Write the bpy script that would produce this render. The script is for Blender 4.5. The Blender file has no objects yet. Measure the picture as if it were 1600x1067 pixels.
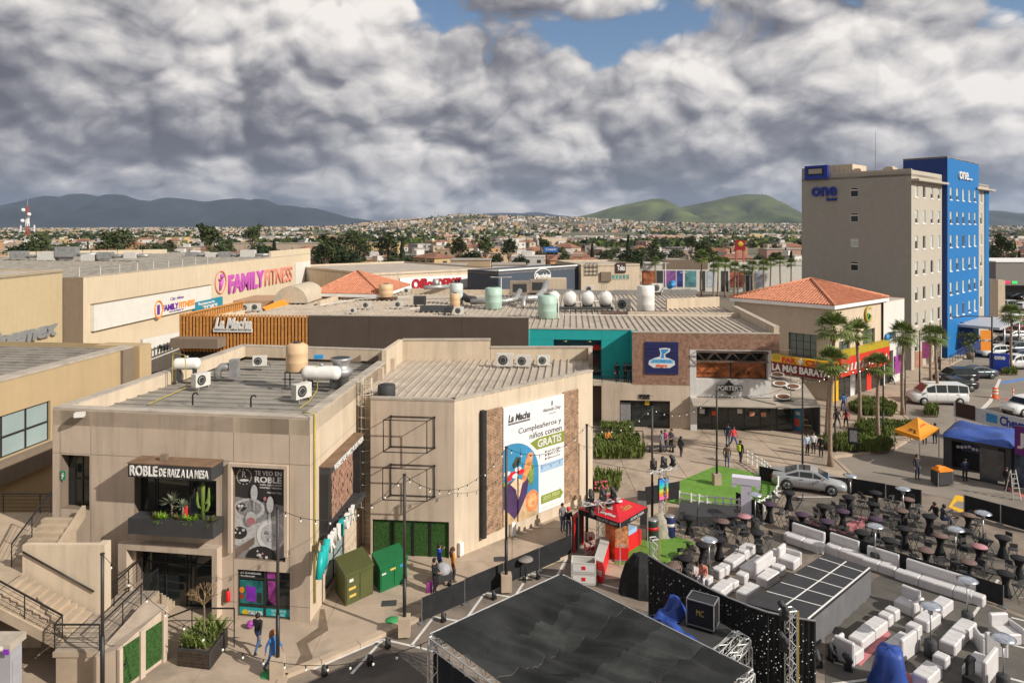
import bpy,bmesh,math,random
from math import sin,cos
RU,RC,RN=random.uniform,random.choice,random.random
from mathutils import Vector,Matrix,noise as mnoise
R=math.radians
random.seed(11)
C=bpy.context.scene.collection
scene=bpy.context.scene
FPX,HZ,CH=1100.,357.,18.
cam=bpy.data.cameras.new('camera')
cam.sensor_width=36.
cam.lens=36.*FPX/1600.
cam.shift_y=(HZ-533.5)/1600.
cam.clip_start=.5
cam.clip_end=60000
cam_ob=bpy.data.objects.new('camera',cam)
cam_ob.location=(0,0,CH)
cam_ob.rotation_euler=(R(90),0,0)
C.objects.link(cam_ob)
scene.camera=cam_ob
SUN_EL=R(32)
SUN_DIR=Vector((.86*cos(SUN_EL),-.51*cos(SUN_EL),sin(SUN_EL))).normalized()
world=bpy.data.worlds.new('World')
scene.world=world
world.use_nodes=True
WT=world.node_tree
WT.nodes.clear()
def N(t,typ,**kw):
 n=t.nodes.new(typ)
 for k,v in kw.items():
  if k=='ins':
   for kk,vv in v.items():
    n.inputs[kk].default_value=vv
  else:
   setattr(n,k,v)
 return n
def M(t,op,a,b=None,c=None,clamp=False):
 n=t.nodes.new('ShaderNodeMath')
 n.operation=op
 n.use_clamp=clamp
 for i,v in enumerate((a,b,c)):
  if v is None:continue
  if isinstance(v,(int,float)):n.inputs[i].default_value=v
  else:t.links.new(v,n.inputs[i])
 return n.outputs[0]
def VM(t,op,a,b=None,s=None):
 n=t.nodes.new('ShaderNodeVectorMath')
 n.operation=op
 for i,v in enumerate((a,b)):
  if v is None:continue
  if isinstance(v,(tuple,list,Vector)):n.inputs[i].default_value=v
  else:t.links.new(v,n.inputs[i])
 if s is not None:
  if isinstance(s,(int,float)):n.inputs['Scale'].default_value=s
  else:t.links.new(s,n.inputs['Scale'])
 return n.outputs[0]
def ramp(t,fac,stops,interp='LINEAR'):
 n=t.nodes.new('ShaderNodeValToRGB')
 n.color_ramp.interpolation=interp
 el=n.color_ramp.elements
 while len(el)<len(stops):el.new(.5)
 for e,(p,c)in zip(el,stops):
  e.position=p
  e.color=(*c,1)if len(c)==3 else c
 t.links.new(fac,n.inputs[0])
 return n.outputs[0]
def mixc(t,fac,a,b,mode='MIX'):
 n=t.nodes.new('ShaderNodeMix')
 n.data_type='RGBA'
 n.blend_type=mode
 for i,v in((0,fac),(6,a),(7,b)):
  if isinstance(v,(int,float)):n.inputs[i].default_value=v
  elif isinstance(v,(tuple,list)):n.inputs[i].default_value=(*v,1)if len(v)==3 else v
  else:t.links.new(v,n.inputs[i])
 return n.outputs[2]
def noise_tex(t,vec,scale,detail=5,rough=.55,dist=.0):
 n=N(t,'ShaderNodeTexNoise',ins={'Scale':scale,'Detail':detail,'Roughness':rough,'Distortion':dist})
 t.links.new(vec,n.inputs['Vector'])
 return n.outputs[0]
def cloud_group():
 g=bpy.data.node_groups.new('cloud_height','ShaderNodeTree')
 g.interface.new_socket('Vector',in_out='INPUT',socket_type='NodeSocketVector')
 g.interface.new_socket('Height',in_out='OUTPUT',socket_type='NodeSocketFloat')
 i=g.nodes.new('NodeGroupInput');o=g.nodes.new('NodeGroupOutput')
 v=i.outputs[0]
 w=N(g,'ShaderNodeTexNoise',ins={'Scale':3.,'Detail':2.,'Roughness':.6})
 g.links.new(v,w.inputs['Vector'])
 v2=VM(g,'ADD',v,VM(g,'SCALE',VM(g,'SUBTRACT',w.outputs['Color'],(.5,.5,.5)),None,.22))
 big=noise_tex(g,v,.95,2,.55)
 def puff(scale,off):
  n=N(g,'ShaderNodeTexVoronoi',feature='F1',ins={'Scale':scale})
  g.links.new(VM(g,'ADD',v2,(off,off*1.7,-off)),n.inputs['Vector'])
  d=n.outputs['Distance']
  return M(g,'SUBTRACT',1.,M(g,'MULTIPLY',d,d))
 heap=M(g,'ADD',M(g,'MULTIPLY',puff(1.9,3.1),.8),M(g,'MULTIPLY',puff(4.3,7.7),.34))
 heap=M(g,'ADD',heap,M(g,'MULTIPLY',puff(10.,1.3),.15))
 heap=M(g,'ADD',heap,M(g,'MULTIPLY',puff(21.,4.9),.05))
 fine=noise_tex(g,v2,15.,4,.62)
 h=M(g,'ADD',M(g,'MULTIPLY',big,1.45),M(g,'ADD',heap,M(g,'MULTIPLY',fine,.14)))
 g.links.new(h,o.inputs[0])
 return g
SKY_OFF=(7.7,4.4,2.6)
COV0=1.44
def build_world():
 t=WT
 tc=N(t,'ShaderNodeTexCoord')
 sep=N(t,'ShaderNodeSeparateXYZ')
 t.links.new(tc.outputs['Generated'],sep.inputs[0])
 X,Y,Z=sep.outputs
 zc=M(t,'MAXIMUM',Z,.0)
 e=M(t,'POWER',zc,.85)
 base=N(t,'ShaderNodeCombineXYZ')
 t.links.new(X,base.inputs[0]);t.links.new(Y,base.inputs[1])
 t.links.new(M(t,'MULTIPLY',e,1.35),base.inputs[2])
 vec=VM(t,'ADD',VM(t,'SCALE',base.outputs[0],None,2.5),SKY_OFF)
 grp=cloud_group()
 def H(v):
  n=t.nodes.new('ShaderNodeGroup');n.node_tree=grp
  t.links.new(v,n.inputs[0]);return n.outputs[0]
 h0=H(vec)
 h1=H(VM(t,'ADD',vec,(.022,.0,.055)))
 h2=H(VM(t,'ADD',vec,(.1,-.05,.34)))
 d1=M(t,'SUBTRACT',h0,h1)
 d2=M(t,'SUBTRACT',h0,h2)
 lit=M(t,'ADD',M(t,'MULTIPLY',d1,2.3),M(t,'MULTIPLY',d2,.85))
 low=M(t,'SUBTRACT',1.,M(t,'MULTIPLY',zc,3.6,clamp=True))
 lit=M(t,'ADD',lit,M(t,'MULTIPLY',low,-.34))
 west=M(t,'MULTIPLY',X,-1.,clamp=True)
 lit=M(t,'ADD',lit,M(t,'MULTIPLY',west,-.34))
 litf=M(t,'ADD',M(t,'MULTIPLY',lit,.74),.64,clamp=True)
 ccol=ramp(t,litf,[(.0,(.105,.102,.118)),(.25,(.175,.17,.188)),(.5,(.34,.327,.333)),(.75,(.555,.525,.505)),(1.,(.76,.715,.67))])
 cov=M(t,'ADD',h0,M(t,'MULTIPLY',low,.9))
 n=N(t,'ShaderNodeMapRange',interpolation_type='SMOOTHSTEP')
 t.links.new(cov,n.inputs[0])
 n.inputs[1].default_value=COV0;n.inputs[2].default_value=COV0+.16
 sky=N(t,'ShaderNodeTexSky',sky_type='NISHITA',sun_disc=False,sun_elevation=SUN_EL,sun_rotation=math.atan2(SUN_DIR.x,SUN_DIR.y),air_density=1.,dust_density=.3,ozone_density=3.)
 STR=.08
 cs=VM(t,'SCALE',ccol,None,1./STR)
 out=mixc(t,n.outputs[0],sky.outputs[0],cs)
 bg=N(t,'ShaderNodeBackground',ins={'Strength':STR})
 t.links.new(out,bg.inputs[0])
 wo=N(t,'ShaderNodeOutputWorld')
 t.links.new(bg.outputs[0],wo.inputs[0])
build_world()
world.cycles.sampling_method='MANUAL'
world.cycles.sample_map_resolution=512
sun=bpy.data.lights.new('sun','SUN')
sun.energy=3.9
sun.angle=R(.53)
sun.color=(1.,.94,.855)
sun_ob=bpy.data.objects.new('sun',sun)
sun_ob.rotation_euler=SUN_DIR.to_track_quat('Z','Y').to_euler()
sun_ob.location=(60,-40,90)
C.objects.link(sun_ob)
scene.view_settings.view_transform='Standard'
scene.view_settings.look='None'
scene.view_settings.exposure=.36
scene.view_settings.gamma=1.
scene.view_settings.use_curve_mapping=False
scene.cycles.use_denoising=True
scene.cycles.max_bounces=5
scene.cycles.diffuse_bounces=2
scene.cycles.glossy_bounces=2
scene.cycles.transmission_bounces=2
scene.cycles.volume_bounces=0
scene.cycles.caustics_reflective=False
scene.cycles.caustics_refractive=False
# helpers
def P(px,py,z=.0):
 d=(CH-z)*FPX/(py-HZ)
 return Vector(((px-800.)*d/FPX,d,z))
def PD(px,py,d):
 return Vector(((px-800.)*d/FPX,d,CH-(py-HZ)*d/FPX))
def tag(o,label=None,cat=None,group=None,kind=None):
 if label:o['label']=label
 if cat:o['category']=cat
 if group:o['group']=group
 if kind:o['kind']=kind
 return o
BASE={}
def thing(name,label,cat,loc=(0,0,0),group=None,rotz=.0):
 o=bpy.data.objects.new(name,None)
 o.empty_display_size=.2
 C.objects.link(o)
 o.location=loc
 o.rotation_euler=(0,0,rotz)
 BASE[o]=Vector(loc)
 return tag(o,label,cat,group)
class MB:
 def __init__(s):
  s.v=[];s.f=[];s.m=[];s.sm=[];s.mi=0;s.smooth=False
 def face(s,pts):
  n=len(s.v)
  s.v.extend(tuple(p)for p in pts)
  s.f.append(tuple(range(n,n+len(pts))));s.m.append(s.mi);s.sm.append(s.smooth)
  return s
 def faces(s,verts,faces):
  n=len(s.v)
  s.v.extend(tuple(p)for p in verts)
  for f in faces:
   s.f.append(tuple(i+n for i in f));s.m.append(s.mi);s.sm.append(s.smooth)
  return s
 def hexa(s,q):
  return s.faces(q,[(3,2,1,0),(4,5,6,7),(0,1,5,4),(1,2,6,5),(2,3,7,6),(3,0,4,7)])
 def box(s,lo,hi):
  x0,y0,z0=lo;x1,y1,z1=hi
  return s.hexa([(x0,y0,z0),(x1,y0,z0),(x1,y1,z0),(x0,y1,z0),(x0,y0,z1),(x1,y0,z1),(x1,y1,z1),(x0,y1,z1)])
 def rbox(s,c,size,rz=.0,taper=1.):
  cs,sn=cos(rz),sin(rz)
  q=[]
  for k,zz in((1.,-.5),(taper,.5)):
   for a,b in((-.5,-.5),(.5,-.5),(.5,.5),(-.5,.5)):
    x,y=a*size[0]*k,b*size[1]*k
    q.append((c[0]+x*cs-y*sn,c[1]+x*sn+y*cs,c[2]+zz*size[2]))
  return s.hexa(q)
 def beam(s,a,b,w,h,up=(0,0,1)):
  a=Vector(a);b=Vector(b);d=(b-a)
  if d.length<1e-6:return s
  d.normalize();u=Vector(up)
  if abs(d.dot(u))>.98:u=Vector((1,0,0))
  sx=d.cross(u).normalized();uz=sx.cross(d).normalized()
  q=[]
  for p in(a,b):
   q+=[p-sx*w/2-uz*h/2,p+sx*w/2-uz*h/2,p+sx*w/2+uz*h/2,p-sx*w/2+uz*h/2]
  return s.faces(q,[(0,1,2,3),(7,6,5,4),(0,4,5,1),(1,5,6,2),(2,6,7,3),(3,7,4,0)])
 def tube(s,pts,r,n=8,caps=True):
  pts=[Vector(p)for p in pts]
  k=len(pts)
  rs=r if isinstance(r,(list,tuple))else[r]*k
  verts=[];faces=[]
  ref=None
  for i,p in enumerate(pts):
   d=(pts[min(i+1,k-1)]-pts[max(i-1,0)])
   d.normalize()
   if ref is None:
    ref=Vector((0,0,1))if abs(d.z)<.9 else Vector((1,0,0))
   x=(ref-d*ref.dot(d))
   if x.length<1e-4:x=d.orthogonal()
   x.normalize();ref=x
   y=d.cross(x)
   for j in range(n):
    a=2*math.pi*j/n
    verts.append(p+(x*cos(a)+y*sin(a))*rs[i])
  for i in range(k-1):
   for j in range(n):
    faces.append((i*n+j,i*n+(j+1)%n,(i+1)*n+(j+1)%n,(i+1)*n+j))
  if caps:
   faces.append(tuple(range(n-1,-1,-1)));faces.append(tuple((k-1)*n+j for j in range(n)))
  sv=s.smooth;s.smooth=n>5
  s.faces(verts,faces);s.smooth=sv
  return s
 def lathe(s,prof,c=(0,0,0),n=16,sx=1.,sy=1.):
  verts=[];faces=[]
  for r,z in prof:
   for j in range(n):
    a=2*math.pi*j/n
    verts.append((c[0]+r*cos(a)*sx,c[1]+r*sin(a)*sy,c[2]+z))
  for i in range(len(prof)-1):
   for j in range(n):
    faces.append((i*n+j,i*n+(j+1)%n,(i+1)*n+(j+1)%n,(i+1)*n+j))
  faces.append(tuple(range(n-1,-1,-1)));faces.append(tuple((len(prof)-1)*n+j for j in range(n)))
  sv=s.smooth;s.smooth=n>8
  s.faces(verts,faces);s.smooth=sv
  return s
 def prism(s,poly,z0,z1):
  n=len(poly)
  area=sum(poly[i][0]*poly[(i+1)%n][1]-poly[(i+1)%n][0]*poly[i][1]for i in range(n))
  if area<0:poly=poly[::-1]
  za=z0 if isinstance(z0,(list,tuple))else[z0]*n
  zb=z1 if isinstance(z1,(list,tuple))else[z1]*n
  v=[(p[0],p[1],za[i])for i,p in enumerate(poly)]+[(p[0],p[1],zb[i])for i,p in enumerate(poly)]
  f=[tuple(range(n-1,-1,-1)),tuple(range(n,2*n))]
  f+=[(i,(i+1)%n,n+(i+1)%n,n+i)for i in range(n)]
  return s.faces(v,f)
 def ball(s,c,r,n=8,m=6,sz=1.):
  prof=[(max(1e-4,r*sin(math.pi*i/m)),-r*sz*cos(math.pi*i/m))for i in range(m+1)]
  return s.lathe(prof,c,n)
 def mesh(s,name,base=Vector((0,0,0)),mats=()):
  me=bpy.data.meshes.new(name)
  b=Vector(base)
  me.from_pydata([(x-b.x,y-b.y,z-b.z)for x,y,z in s.v],[],s.f)
  for m in mats:me.materials.append(m)
  if len(mats)>1:me.polygons.foreach_set('material_index',s.m)
  if any(s.sm):me.polygons.foreach_set('use_smooth',s.sm)
  me.update()
  return me
 def build(s,name,mat,parent=None,label=None,kind=None,local=False):
  b=BASE.get(parent,Vector((0,0,0)))if parent is not None and not local else Vector((0,0,0))
  mats=mat if isinstance(mat,(list,tuple))else(mat,)
  o=bpy.data.objects.new(name,s.mesh(name,b,mats))
  C.objects.link(o)
  if parent is not None:
   o.parent=parent
   BASE[o]=b
  else:
   BASE[o]=Vector((0,0,0))
  if label:o['label']=label
  if kind:o['kind']=kind
  return o
def solo(name,mb,mat,label,cat,base=None,group=None,kind=None):
 b=Vector(base)if base is not None else Vector((0,0,0))
 mats=mat if isinstance(mat,(list,tuple))else(mat,)
 o=bpy.data.objects.new(name,mb.mesh(name,b,mats))
 o.location=b
 C.objects.link(o)
 BASE[o]=b
 return tag(o,label,cat,group,kind)
def struct(name,mb,mat,parent=None):
 o=mb.build(name,mat,parent)
 if parent is None:o['kind']='structure'
 return o
def copy_tree(o,loc=None,rotz=None,label=None,group=None,scale=None,parent=None):
 c=o.copy()
 C.objects.link(c)
 if parent is not None:c.parent=parent
 for ch in o.children:
  copy_tree(ch,parent=c)
 if loc is not None:c.location=loc
 if rotz is not None:c.rotation_euler=(0,0,rotz)
 if scale is not None:c.scale=(scale,)*3 if isinstance(scale,(int,float))else scale
 if label:c['label']=label
 if group:c['group']=group
 return c
class Wall:
 def __init__(s,A,B,z0=.0):
  s.A=Vector((A[0],A[1],0));s.B=Vector((B[0],B[1],0))
  s.d=(s.B-s.A);s.L=s.d.length;s.d.normalize()
  s.n=Vector((s.d.y,-s.d.x,0))
 def pt(s,u,z,o=.0):
  p=s.A+s.d*u+s.n*o
  return Vector((p.x,p.y,z))
 def hit(s,px,py,o=.0):
  ray=Vector(((px-800.)/FPX,1.,-(py-HZ)/FPX))
  A=s.A+s.n*o
  t=(A.x*s.n.x+A.y*s.n.y)/(ray.x*s.n.x+ray.y*s.n.y)
  p=ray*t
  return(Vector((p.x,p.y,0))-A).dot(s.d),CH+p.z
 def u(s,px,o=.0):return s.hit(px,400,o)[0]
 def rect(s,px0,py0,px1,py1,o=.0):
  u0,z1=s.hit(px0,py0,o);u1,z0=s.hit(px1,py1,o)
  return u0,u1,z0,z1
 def box(s,mb,u0,u1,z0,z1,o0,o1):
  q=[s.pt(u0,z0,o1),s.pt(u1,z0,o1),s.pt(u1,z0,o0),s.pt(u0,z0,o0)]
  q+=[s.pt(u0,z1,o1),s.pt(u1,z1,o1),s.pt(u1,z1,o0),s.pt(u0,z1,o0)]
  mb.hexa(q);return mb
 def quad(s,mb,u0,u1,z0,z1,o):
  return mb.face([s.pt(u0,z0,o),s.pt(u1,z0,o),s.pt(u1,z1,o),s.pt(u0,z1,o)])
 def panel(s,mb,u0,u1,z0,z1,holes=(),o=.0,t=.25):
  us=sorted({u0,u1,*[min(max(h[i],u0),u1)for h in holes for i in(0,1)]})
  zs=sorted({z0,z1,*[min(max(h[i],z0),z1)for h in holes for i in(2,3)]})
  for i in range(len(us)-1):
   for j in range(len(zs)-1):
    cu,cz=(us[i]+us[i+1])/2,(zs[j]+zs[j+1])/2
    if any(h[0]<cu<h[1]and h[2]<cz<h[3]for h in holes):continue
    s.quad(mb,us[i],us[i+1],zs[j],zs[j+1],o)
  for a,b,c,d in[h[:4]for h in holes]:
   mb.face([s.pt(a,c,o),s.pt(a,c,o-t),s.pt(a,d,o-t),s.pt(a,d,o)][::-1])
   mb.face([s.pt(b,c,o),s.pt(b,c,o-t),s.pt(b,d,o-t),s.pt(b,d,o)])
   mb.face([s.pt(a,d,o),s.pt(b,d,o),s.pt(b,d,o-t),s.pt(a,d,o-t)][::-1])
   mb.face([s.pt(a,c,o),s.pt(b,c,o),s.pt(b,c,o-t),s.pt(a,c,o-t)])
  return mb
def text_mesh(txt,extrude=.0,bold=.0,shear=.0,spacing=1.):
 cu=bpy.data.curves.new('lettering','FONT')
 cu.body=txt;cu.size=1.;cu.extrude=extrude;cu.offset=bold;cu.shear=shear
 cu.space_character=spacing
 cu.resolution_u=3
 cu.align_x='CENTER'
 ob=bpy.data.objects.new('lettering',cu)
 me=bpy.data.meshes.new_from_object(ob)
 bpy.data.objects.remove(ob);bpy.data.curves.remove(cu)
 return me
def lettering(W,txt,u0,u1,z0,z1,o,mat,parent,name='lettering',depth=.03,bold=.0,shear=.0,spacing=1.,slope=.0):
 me=text_mesh(txt,.5,bold,shear,spacing)
 xs=[v.co.x for v in me.vertices];ys=[v.co.y for v in me.vertices]
 x0,x1,y0,y1=min(xs),max(xs),min(ys),max(ys)
 b=BASE.get(parent,Vector((0,0,0)))
 for v in me.vertices:
  fx=(v.co.x-x0)/(x1-x0);fy=(v.co.y-y0)/(y1-y0)
  p=W.pt(u0+fx*(u1-u0),z0+fy*(z1-z0)+slope*fx,o+(depth if v.co.z>0 else .0))-b
  v.co=p
 me.name=name
 me.materials.append(mat)
 ob=bpy.data.objects.new(name,me)
 C.objects.link(ob)
 ob.parent=parent
 BASE[ob]=b
 return ob
def wall_letters(W,txt,r,o,mat,parent,**k):
 px0,t,px1,bt=r
 u0,u1=W.u(px0,o),W.u(px1,o)
 _,z1=W.hit((px0+px1)/2,t,o);_,z0=W.hit((px0+px1)/2,bt,o)
 return lettering(W,txt,u0,u1,z0,z1,o,mat,parent,**k)
# materials
MATS={}
def mat(name,col,rough=.8,metal=.0,var=.12,scale=1.5,streak=.0,bump=.0,bscale=30.,spec=.4,emit=.0,dirt_shade=None,dirt_shade_amt=.0,dirt_shade_scale=.35):
 if name in MATS:return MATS[name]
 m=bpy.data.materials.new(name)
 m.use_nodes=True
 t=m.node_tree
 b=t.nodes['Principled BSDF']
 b.inputs['Roughness'].default_value=rough
 b.inputs['Metallic'].default_value=metal
 b.inputs['Specular IOR Level'].default_value=spec
 c=tuple(col)
 g=N(t,'ShaderNodeNewGeometry')
 if var>0:
  n=noise_tex(t,g.outputs['Position'],scale,4,.6)
  lo=tuple(x*(1-var)for x in c);hi=tuple(min(1,x*(1+var))for x in c)
  out=ramp(t,n,[(.3,lo),(.7,hi)])
  if streak>0:
   mp=VM(t,'MULTIPLY',g.outputs['Position'],(2.2,2.2,.18))
   sn=noise_tex(t,mp,1.,4,.6)
   k=ramp(t,sn,[(.46,(1,1,1)),(.7,(1-streak,)*3)])
   out=mixc(t,1.,out,k,'MULTIPLY')
  if dirt_shade is not None:
   dn=noise_tex(t,g.outputs['Position'],dirt_shade_scale,5,.62,.6)
   f=N(t,'ShaderNodeMapRange');t.links.new(dn,f.inputs[0])
   f.inputs[1].default_value=.48;f.inputs[2].default_value=.68;f.inputs[4].default_value=dirt_shade_amt
   out=mixc(t,f.outputs[0],out,dirt_shade)
  t.links.new(out,b.inputs['Base Color'])
 else:
  b.inputs['Base Color'].default_value=(*c,1)
 if bump>0:
  bn=N(t,'ShaderNodeBump',ins={'Strength':bump,'Distance':.02})
  t.links.new(noise_tex(t,g.outputs['Position'],bscale,3,.6),bn.inputs['Height'])
  t.links.new(bn.outputs[0],b.inputs['Normal'])
 if emit>0:
  b.inputs['Emission Color'].default_value=(*c,1)
  b.inputs['Emission Strength'].default_value=emit
 MATS[name]=m
 return m
def srgb(r,g,b):
 f=lambda x:(x/255/12.92)if x/255<=.04045 else((x/255+.055)/1.055)**2.4
 return(f(r),f(g),f(b))
stucco=mat('stucco_tan',(.54,.435,.335),.9,var=.06,scale=.7,streak=.22,bump=.15,bscale=60,dirt_shade=(.36,.28,.21),dirt_shade_amt=.25)
stucco_lt=mat('stucco_cream',(.6,.49,.36),.9,var=.06,scale=.7,streak=.18,bump=.15,bscale=60)
stucco_gold=mat('stucco_gold',(.46,.34,.19),.9,var=.05,scale=.5,streak=.06)
stucco_cream2=mat('stucco_pale',(.6,.5,.35),.9,var=.05,scale=.3,streak=.08)
brown_wall=mat('brown_panel',(.085,.062,.047),.8,var=.08,scale=.6,streak=.08)
taupe=mat('taupe_paint',(.21,.16,.115),.85,var=.06,streak=.08)
concrete_cap=mat('concrete_cap',(.44,.38,.31),.9,var=.14,scale=1.2,dirt_shade=(.24,.21,.18),dirt_shade_amt=.5,dirt_shade_scale=.9,bump=.2)
roof_metal=mat('roof_sheet',(.3,.275,.235),.6,var=.14,scale=.8,dirt_shade=(.14,.125,.11),dirt_shade_amt=.6,dirt_shade_scale=.6,spec=.3)
roof_metal2=mat('roof_sheet_pale',(.47,.4,.32),.6,var=.12,scale=.8,dirt_shade=(.25,.21,.17),dirt_shade_amt=.5,dirt_shade_scale=.5,spec=.3)
roof_rib=mat('roof_rib',(.34,.3,.25),.6,var=.1)
pave=mat('plaza_concrete',(.42,.33,.245),.9,var=.1,scale=.8,dirt_shade=(.2,.16,.125),dirt_shade_amt=.75,dirt_shade_scale=.3,bump=.25,bscale=25)
kerb_m=mat('kerb_concrete',(.46,.36,.26),.9,var=.12,scale=1.2,dirt_shade=(.26,.21,.17),dirt_shade_amt=.5,bump=.2)
asphalt=mat('asphalt',(.075,.068,.062),.92,var=.18,scale=1.2,dirt_shade=(.16,.135,.11),dirt_shade_amt=.8,dirt_shade_scale=.22,bump=.4,bscale=60)
lot=mat('worn_lot',(.245,.195,.15),.9,var=.16,scale=.9,dirt_shade=(.085,.078,.072),dirt_shade_amt=.85,dirt_shade_scale=.2,bump=.3,bscale=40)
road_m=mat('road_asphalt',(.255,.22,.18),.92,var=.1,scale=.4,dirt_shade=(.13,.115,.1),dirt_shade_amt=.5,dirt_shade_scale=.12)
white_line=mat('line_paint',(.62,.6,.55),.8,var=.15,scale=4)
yellow_line=mat('yellow_paint',(.75,.42,.02),.8,var=.12,scale=3)
blue_line=mat('blue_line_paint',(.1,.22,.5),.8,var=.15,scale=3)
red_line=mat('red_kerb_paint',(.5,.16,.12),.85,var=.2,scale=3)
dark_glass=mat('dark_glass',(.018,.024,.024),.06,var=.0,spec=.6)
blue_glass=mat('pale_glass',(.32,.4,.39),.12,var=.1,scale=.25,spec=.6)
black_metal=mat('black_metal',(.018,.018,.018),.45,var=.1,scale=4)
dark_frame=mat('dark_frame',(.028,.027,.027),.5,var=.1)
charcoal=mat('charcoal',(.045,.045,.046),.7,var=.12,scale=2)
black_fabric=mat('black_fabric',(.02,.02,.021),.85,var=.25,scale=2.5,bump=.3,bscale=14,spec=.25)
steel=mat('galvanised_steel',(.42,.43,.43),.42,.8,var=.18,scale=3)
alu=mat('aluminium_truss',(.6,.6,.58),.4,.6,var=.08)
white_paint=mat('white_paint',(.78,.77,.74),.6,var=.05)
offwhite=mat('offwhite_panel',(.66,.64,.58),.7,var=.05,streak=.06)
white_leather=mat('white_leatherette',(.6,.578,.57),.42,var=.06,scale=3,bump=.12,bscale=9)
grey_plastic=mat('grey_case',(.5,.48,.44),.6,var=.1)
rubber=mat('rubber',(.016,.016,.016),.8,var=.0)
lamp_glass=mat('bulb_glass',(.8,.78,.7),.15,var=.0)
red_m=mat('red_print',(.66,.016,.02),.55,var=.08)
orange_m=mat('orange_paint',(.8,.26,.02),.6,var=.08)
grass_art=mat('artificial_grass',(.125,.26,.035),.85,var=.18,scale=2.2,bump=.6,bscale=70)
terracotta=mat('terracotta',(.55,.23,.13),.85,var=.22,scale=2.2)
brick_m=mat('brick_red',(.33,.185,.125),.9,var=.45,scale=3.3,dirt_shade=(.36,.25,.18),dirt_shade_amt=.6,dirt_shade_scale=2.1)
mortar=mat('mortar',(.3,.24,.19),.95,var=.1)
leaf_d=mat('leaf_dark',(.034,.05,.018),.75,var=.45,scale=.9,spec=.25)
leaf_m=mat('leaf_mid',(.115,.15,.032),.75,var=.4,scale=.9,spec=.25)
leaf_t=mat('leaf_tree',(.06,.078,.026),.75,var=.45,scale=.9,spec=.25)
leaf_y=mat('leaf_yellowish',(.115,.125,.03),.75,var=.4,scale=1.4,spec=.25)
leaf_palm=mat('leaf_palm',(.135,.18,.04),.6,var=.35,scale=1.2,spec=.35)
leaf_dry=mat('leaf_dry',(.3,.2,.1),.9,var=.3)
bark=mat('bark',(.2,.145,.1),.95,var=.25,scale=5,bump=.5,bscale=16)
bark_palm=mat('bark_palm',(.3,.22,.155),.95,var=.3,scale=6,bump=.6,bscale=10)
soil=mat('soil',(.13,.09,.06),.95,var=.3,scale=5)
print('materials ready')
# building helpers
def clip_poly(poly,p,n):
 out=[]
 for i in range(len(poly)):
  a,b=poly[i],poly[(i+1)%len(poly)]
  da=(a[0]-p[0])*n[0]+(a[1]-p[1])*n[1]
  db=(b[0]-p[0])*n[0]+(b[1]-p[1])*n[1]
  if da>=0:out.append((a[0],a[1]))
  if(da>=0)!=(db>=0):
   k=da/(da-db)
   out.append((a[0]+(b[0]-a[0])*k,a[1]+(b[1]-a[1])*k))
 return out
def roof_sheets(poly,zf,direc,spacing,parent,m,rib_h=.07,rib_w=.07,name='roof_panel',jitter=.0):
 d=Vector((direc[0],direc[1],0)).normalized();s=Vector((d.y,-d.x,0))
 ks=[p[0]*s.x+p[1]*s.y for p in poly]
 k=min(ks);n=0
 while k<max(ks)-.05:
  a=clip_poly(poly,(s.x*k,s.y*k),(s.x,s.y))
  a=clip_poly(a,(s.x*(k+spacing),s.y*(k+spacing)),(-s.x,-s.y))if len(a)>2 else[]
  if len(a)>2:
   mb=MB()
   area=sum(a[i][0]*a[(i+1)%len(a)][1]-a[(i+1)%len(a)][0]*a[i][1]for i in range(len(a)))
   if area<0:a=a[::-1]
   mb.face([(x,y,zf(x,y))for x,y in a])
   edge=[q for q in a if abs(q[0]*s.x+q[1]*s.y-k)<1e-3]
   if len(edge)>=2:
    edge.sort(key=lambda q:q[0]*d.x+q[1]*d.y)
    e0,e1=edge[0],edge[-1]
    mb.beam((e0[0]+s.x*rib_w/2,e0[1]+s.y*rib_w/2,zf(*e0)+rib_h/2),(e1[0]+s.x*rib_w/2,e1[1]+s.y*rib_w/2,zf(*e1)+rib_h/2),rib_w,rib_h)
   mb.build(name,m,parent)
   n+=1
  k+=spacing
 return n
def window(W,r,parent,nu=1,nv=1,o=-.15,fw=.05,glass=None,frame=None,name='window',us=None,zs=None):
 u0,u1,z0,z1=r
 us=us or[u0+(u1-u0)*i/nu for i in range(nu+1)]
 zs=zs or[z0+(z1-z0)*i/nv for i in range(nv+1)]
 f=MB()
 for u in us:
  W.box(f,max(u0,u-fw/2),min(u1,u+fw/2),z0,z1,o-.04,o+.04)
 for z in zs:
  for i in range(len(us)-1):
   W.box(f,us[i]+fw/2,us[i+1]-fw/2,max(z0,z-fw/2),min(z1,z+fw/2),o-.04,o+.035)
 fo=f.build(name,frame or dark_frame,parent)
 for i in range(len(us)-1):
  for j in range(len(zs)-1):
   g=MB()
   W.quad(g,us[i],us[i+1],zs[j],zs[j+1],o+RU(-.003,.003))
   g.build('pane',glass or dark_glass,fo)
 return fo
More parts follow.
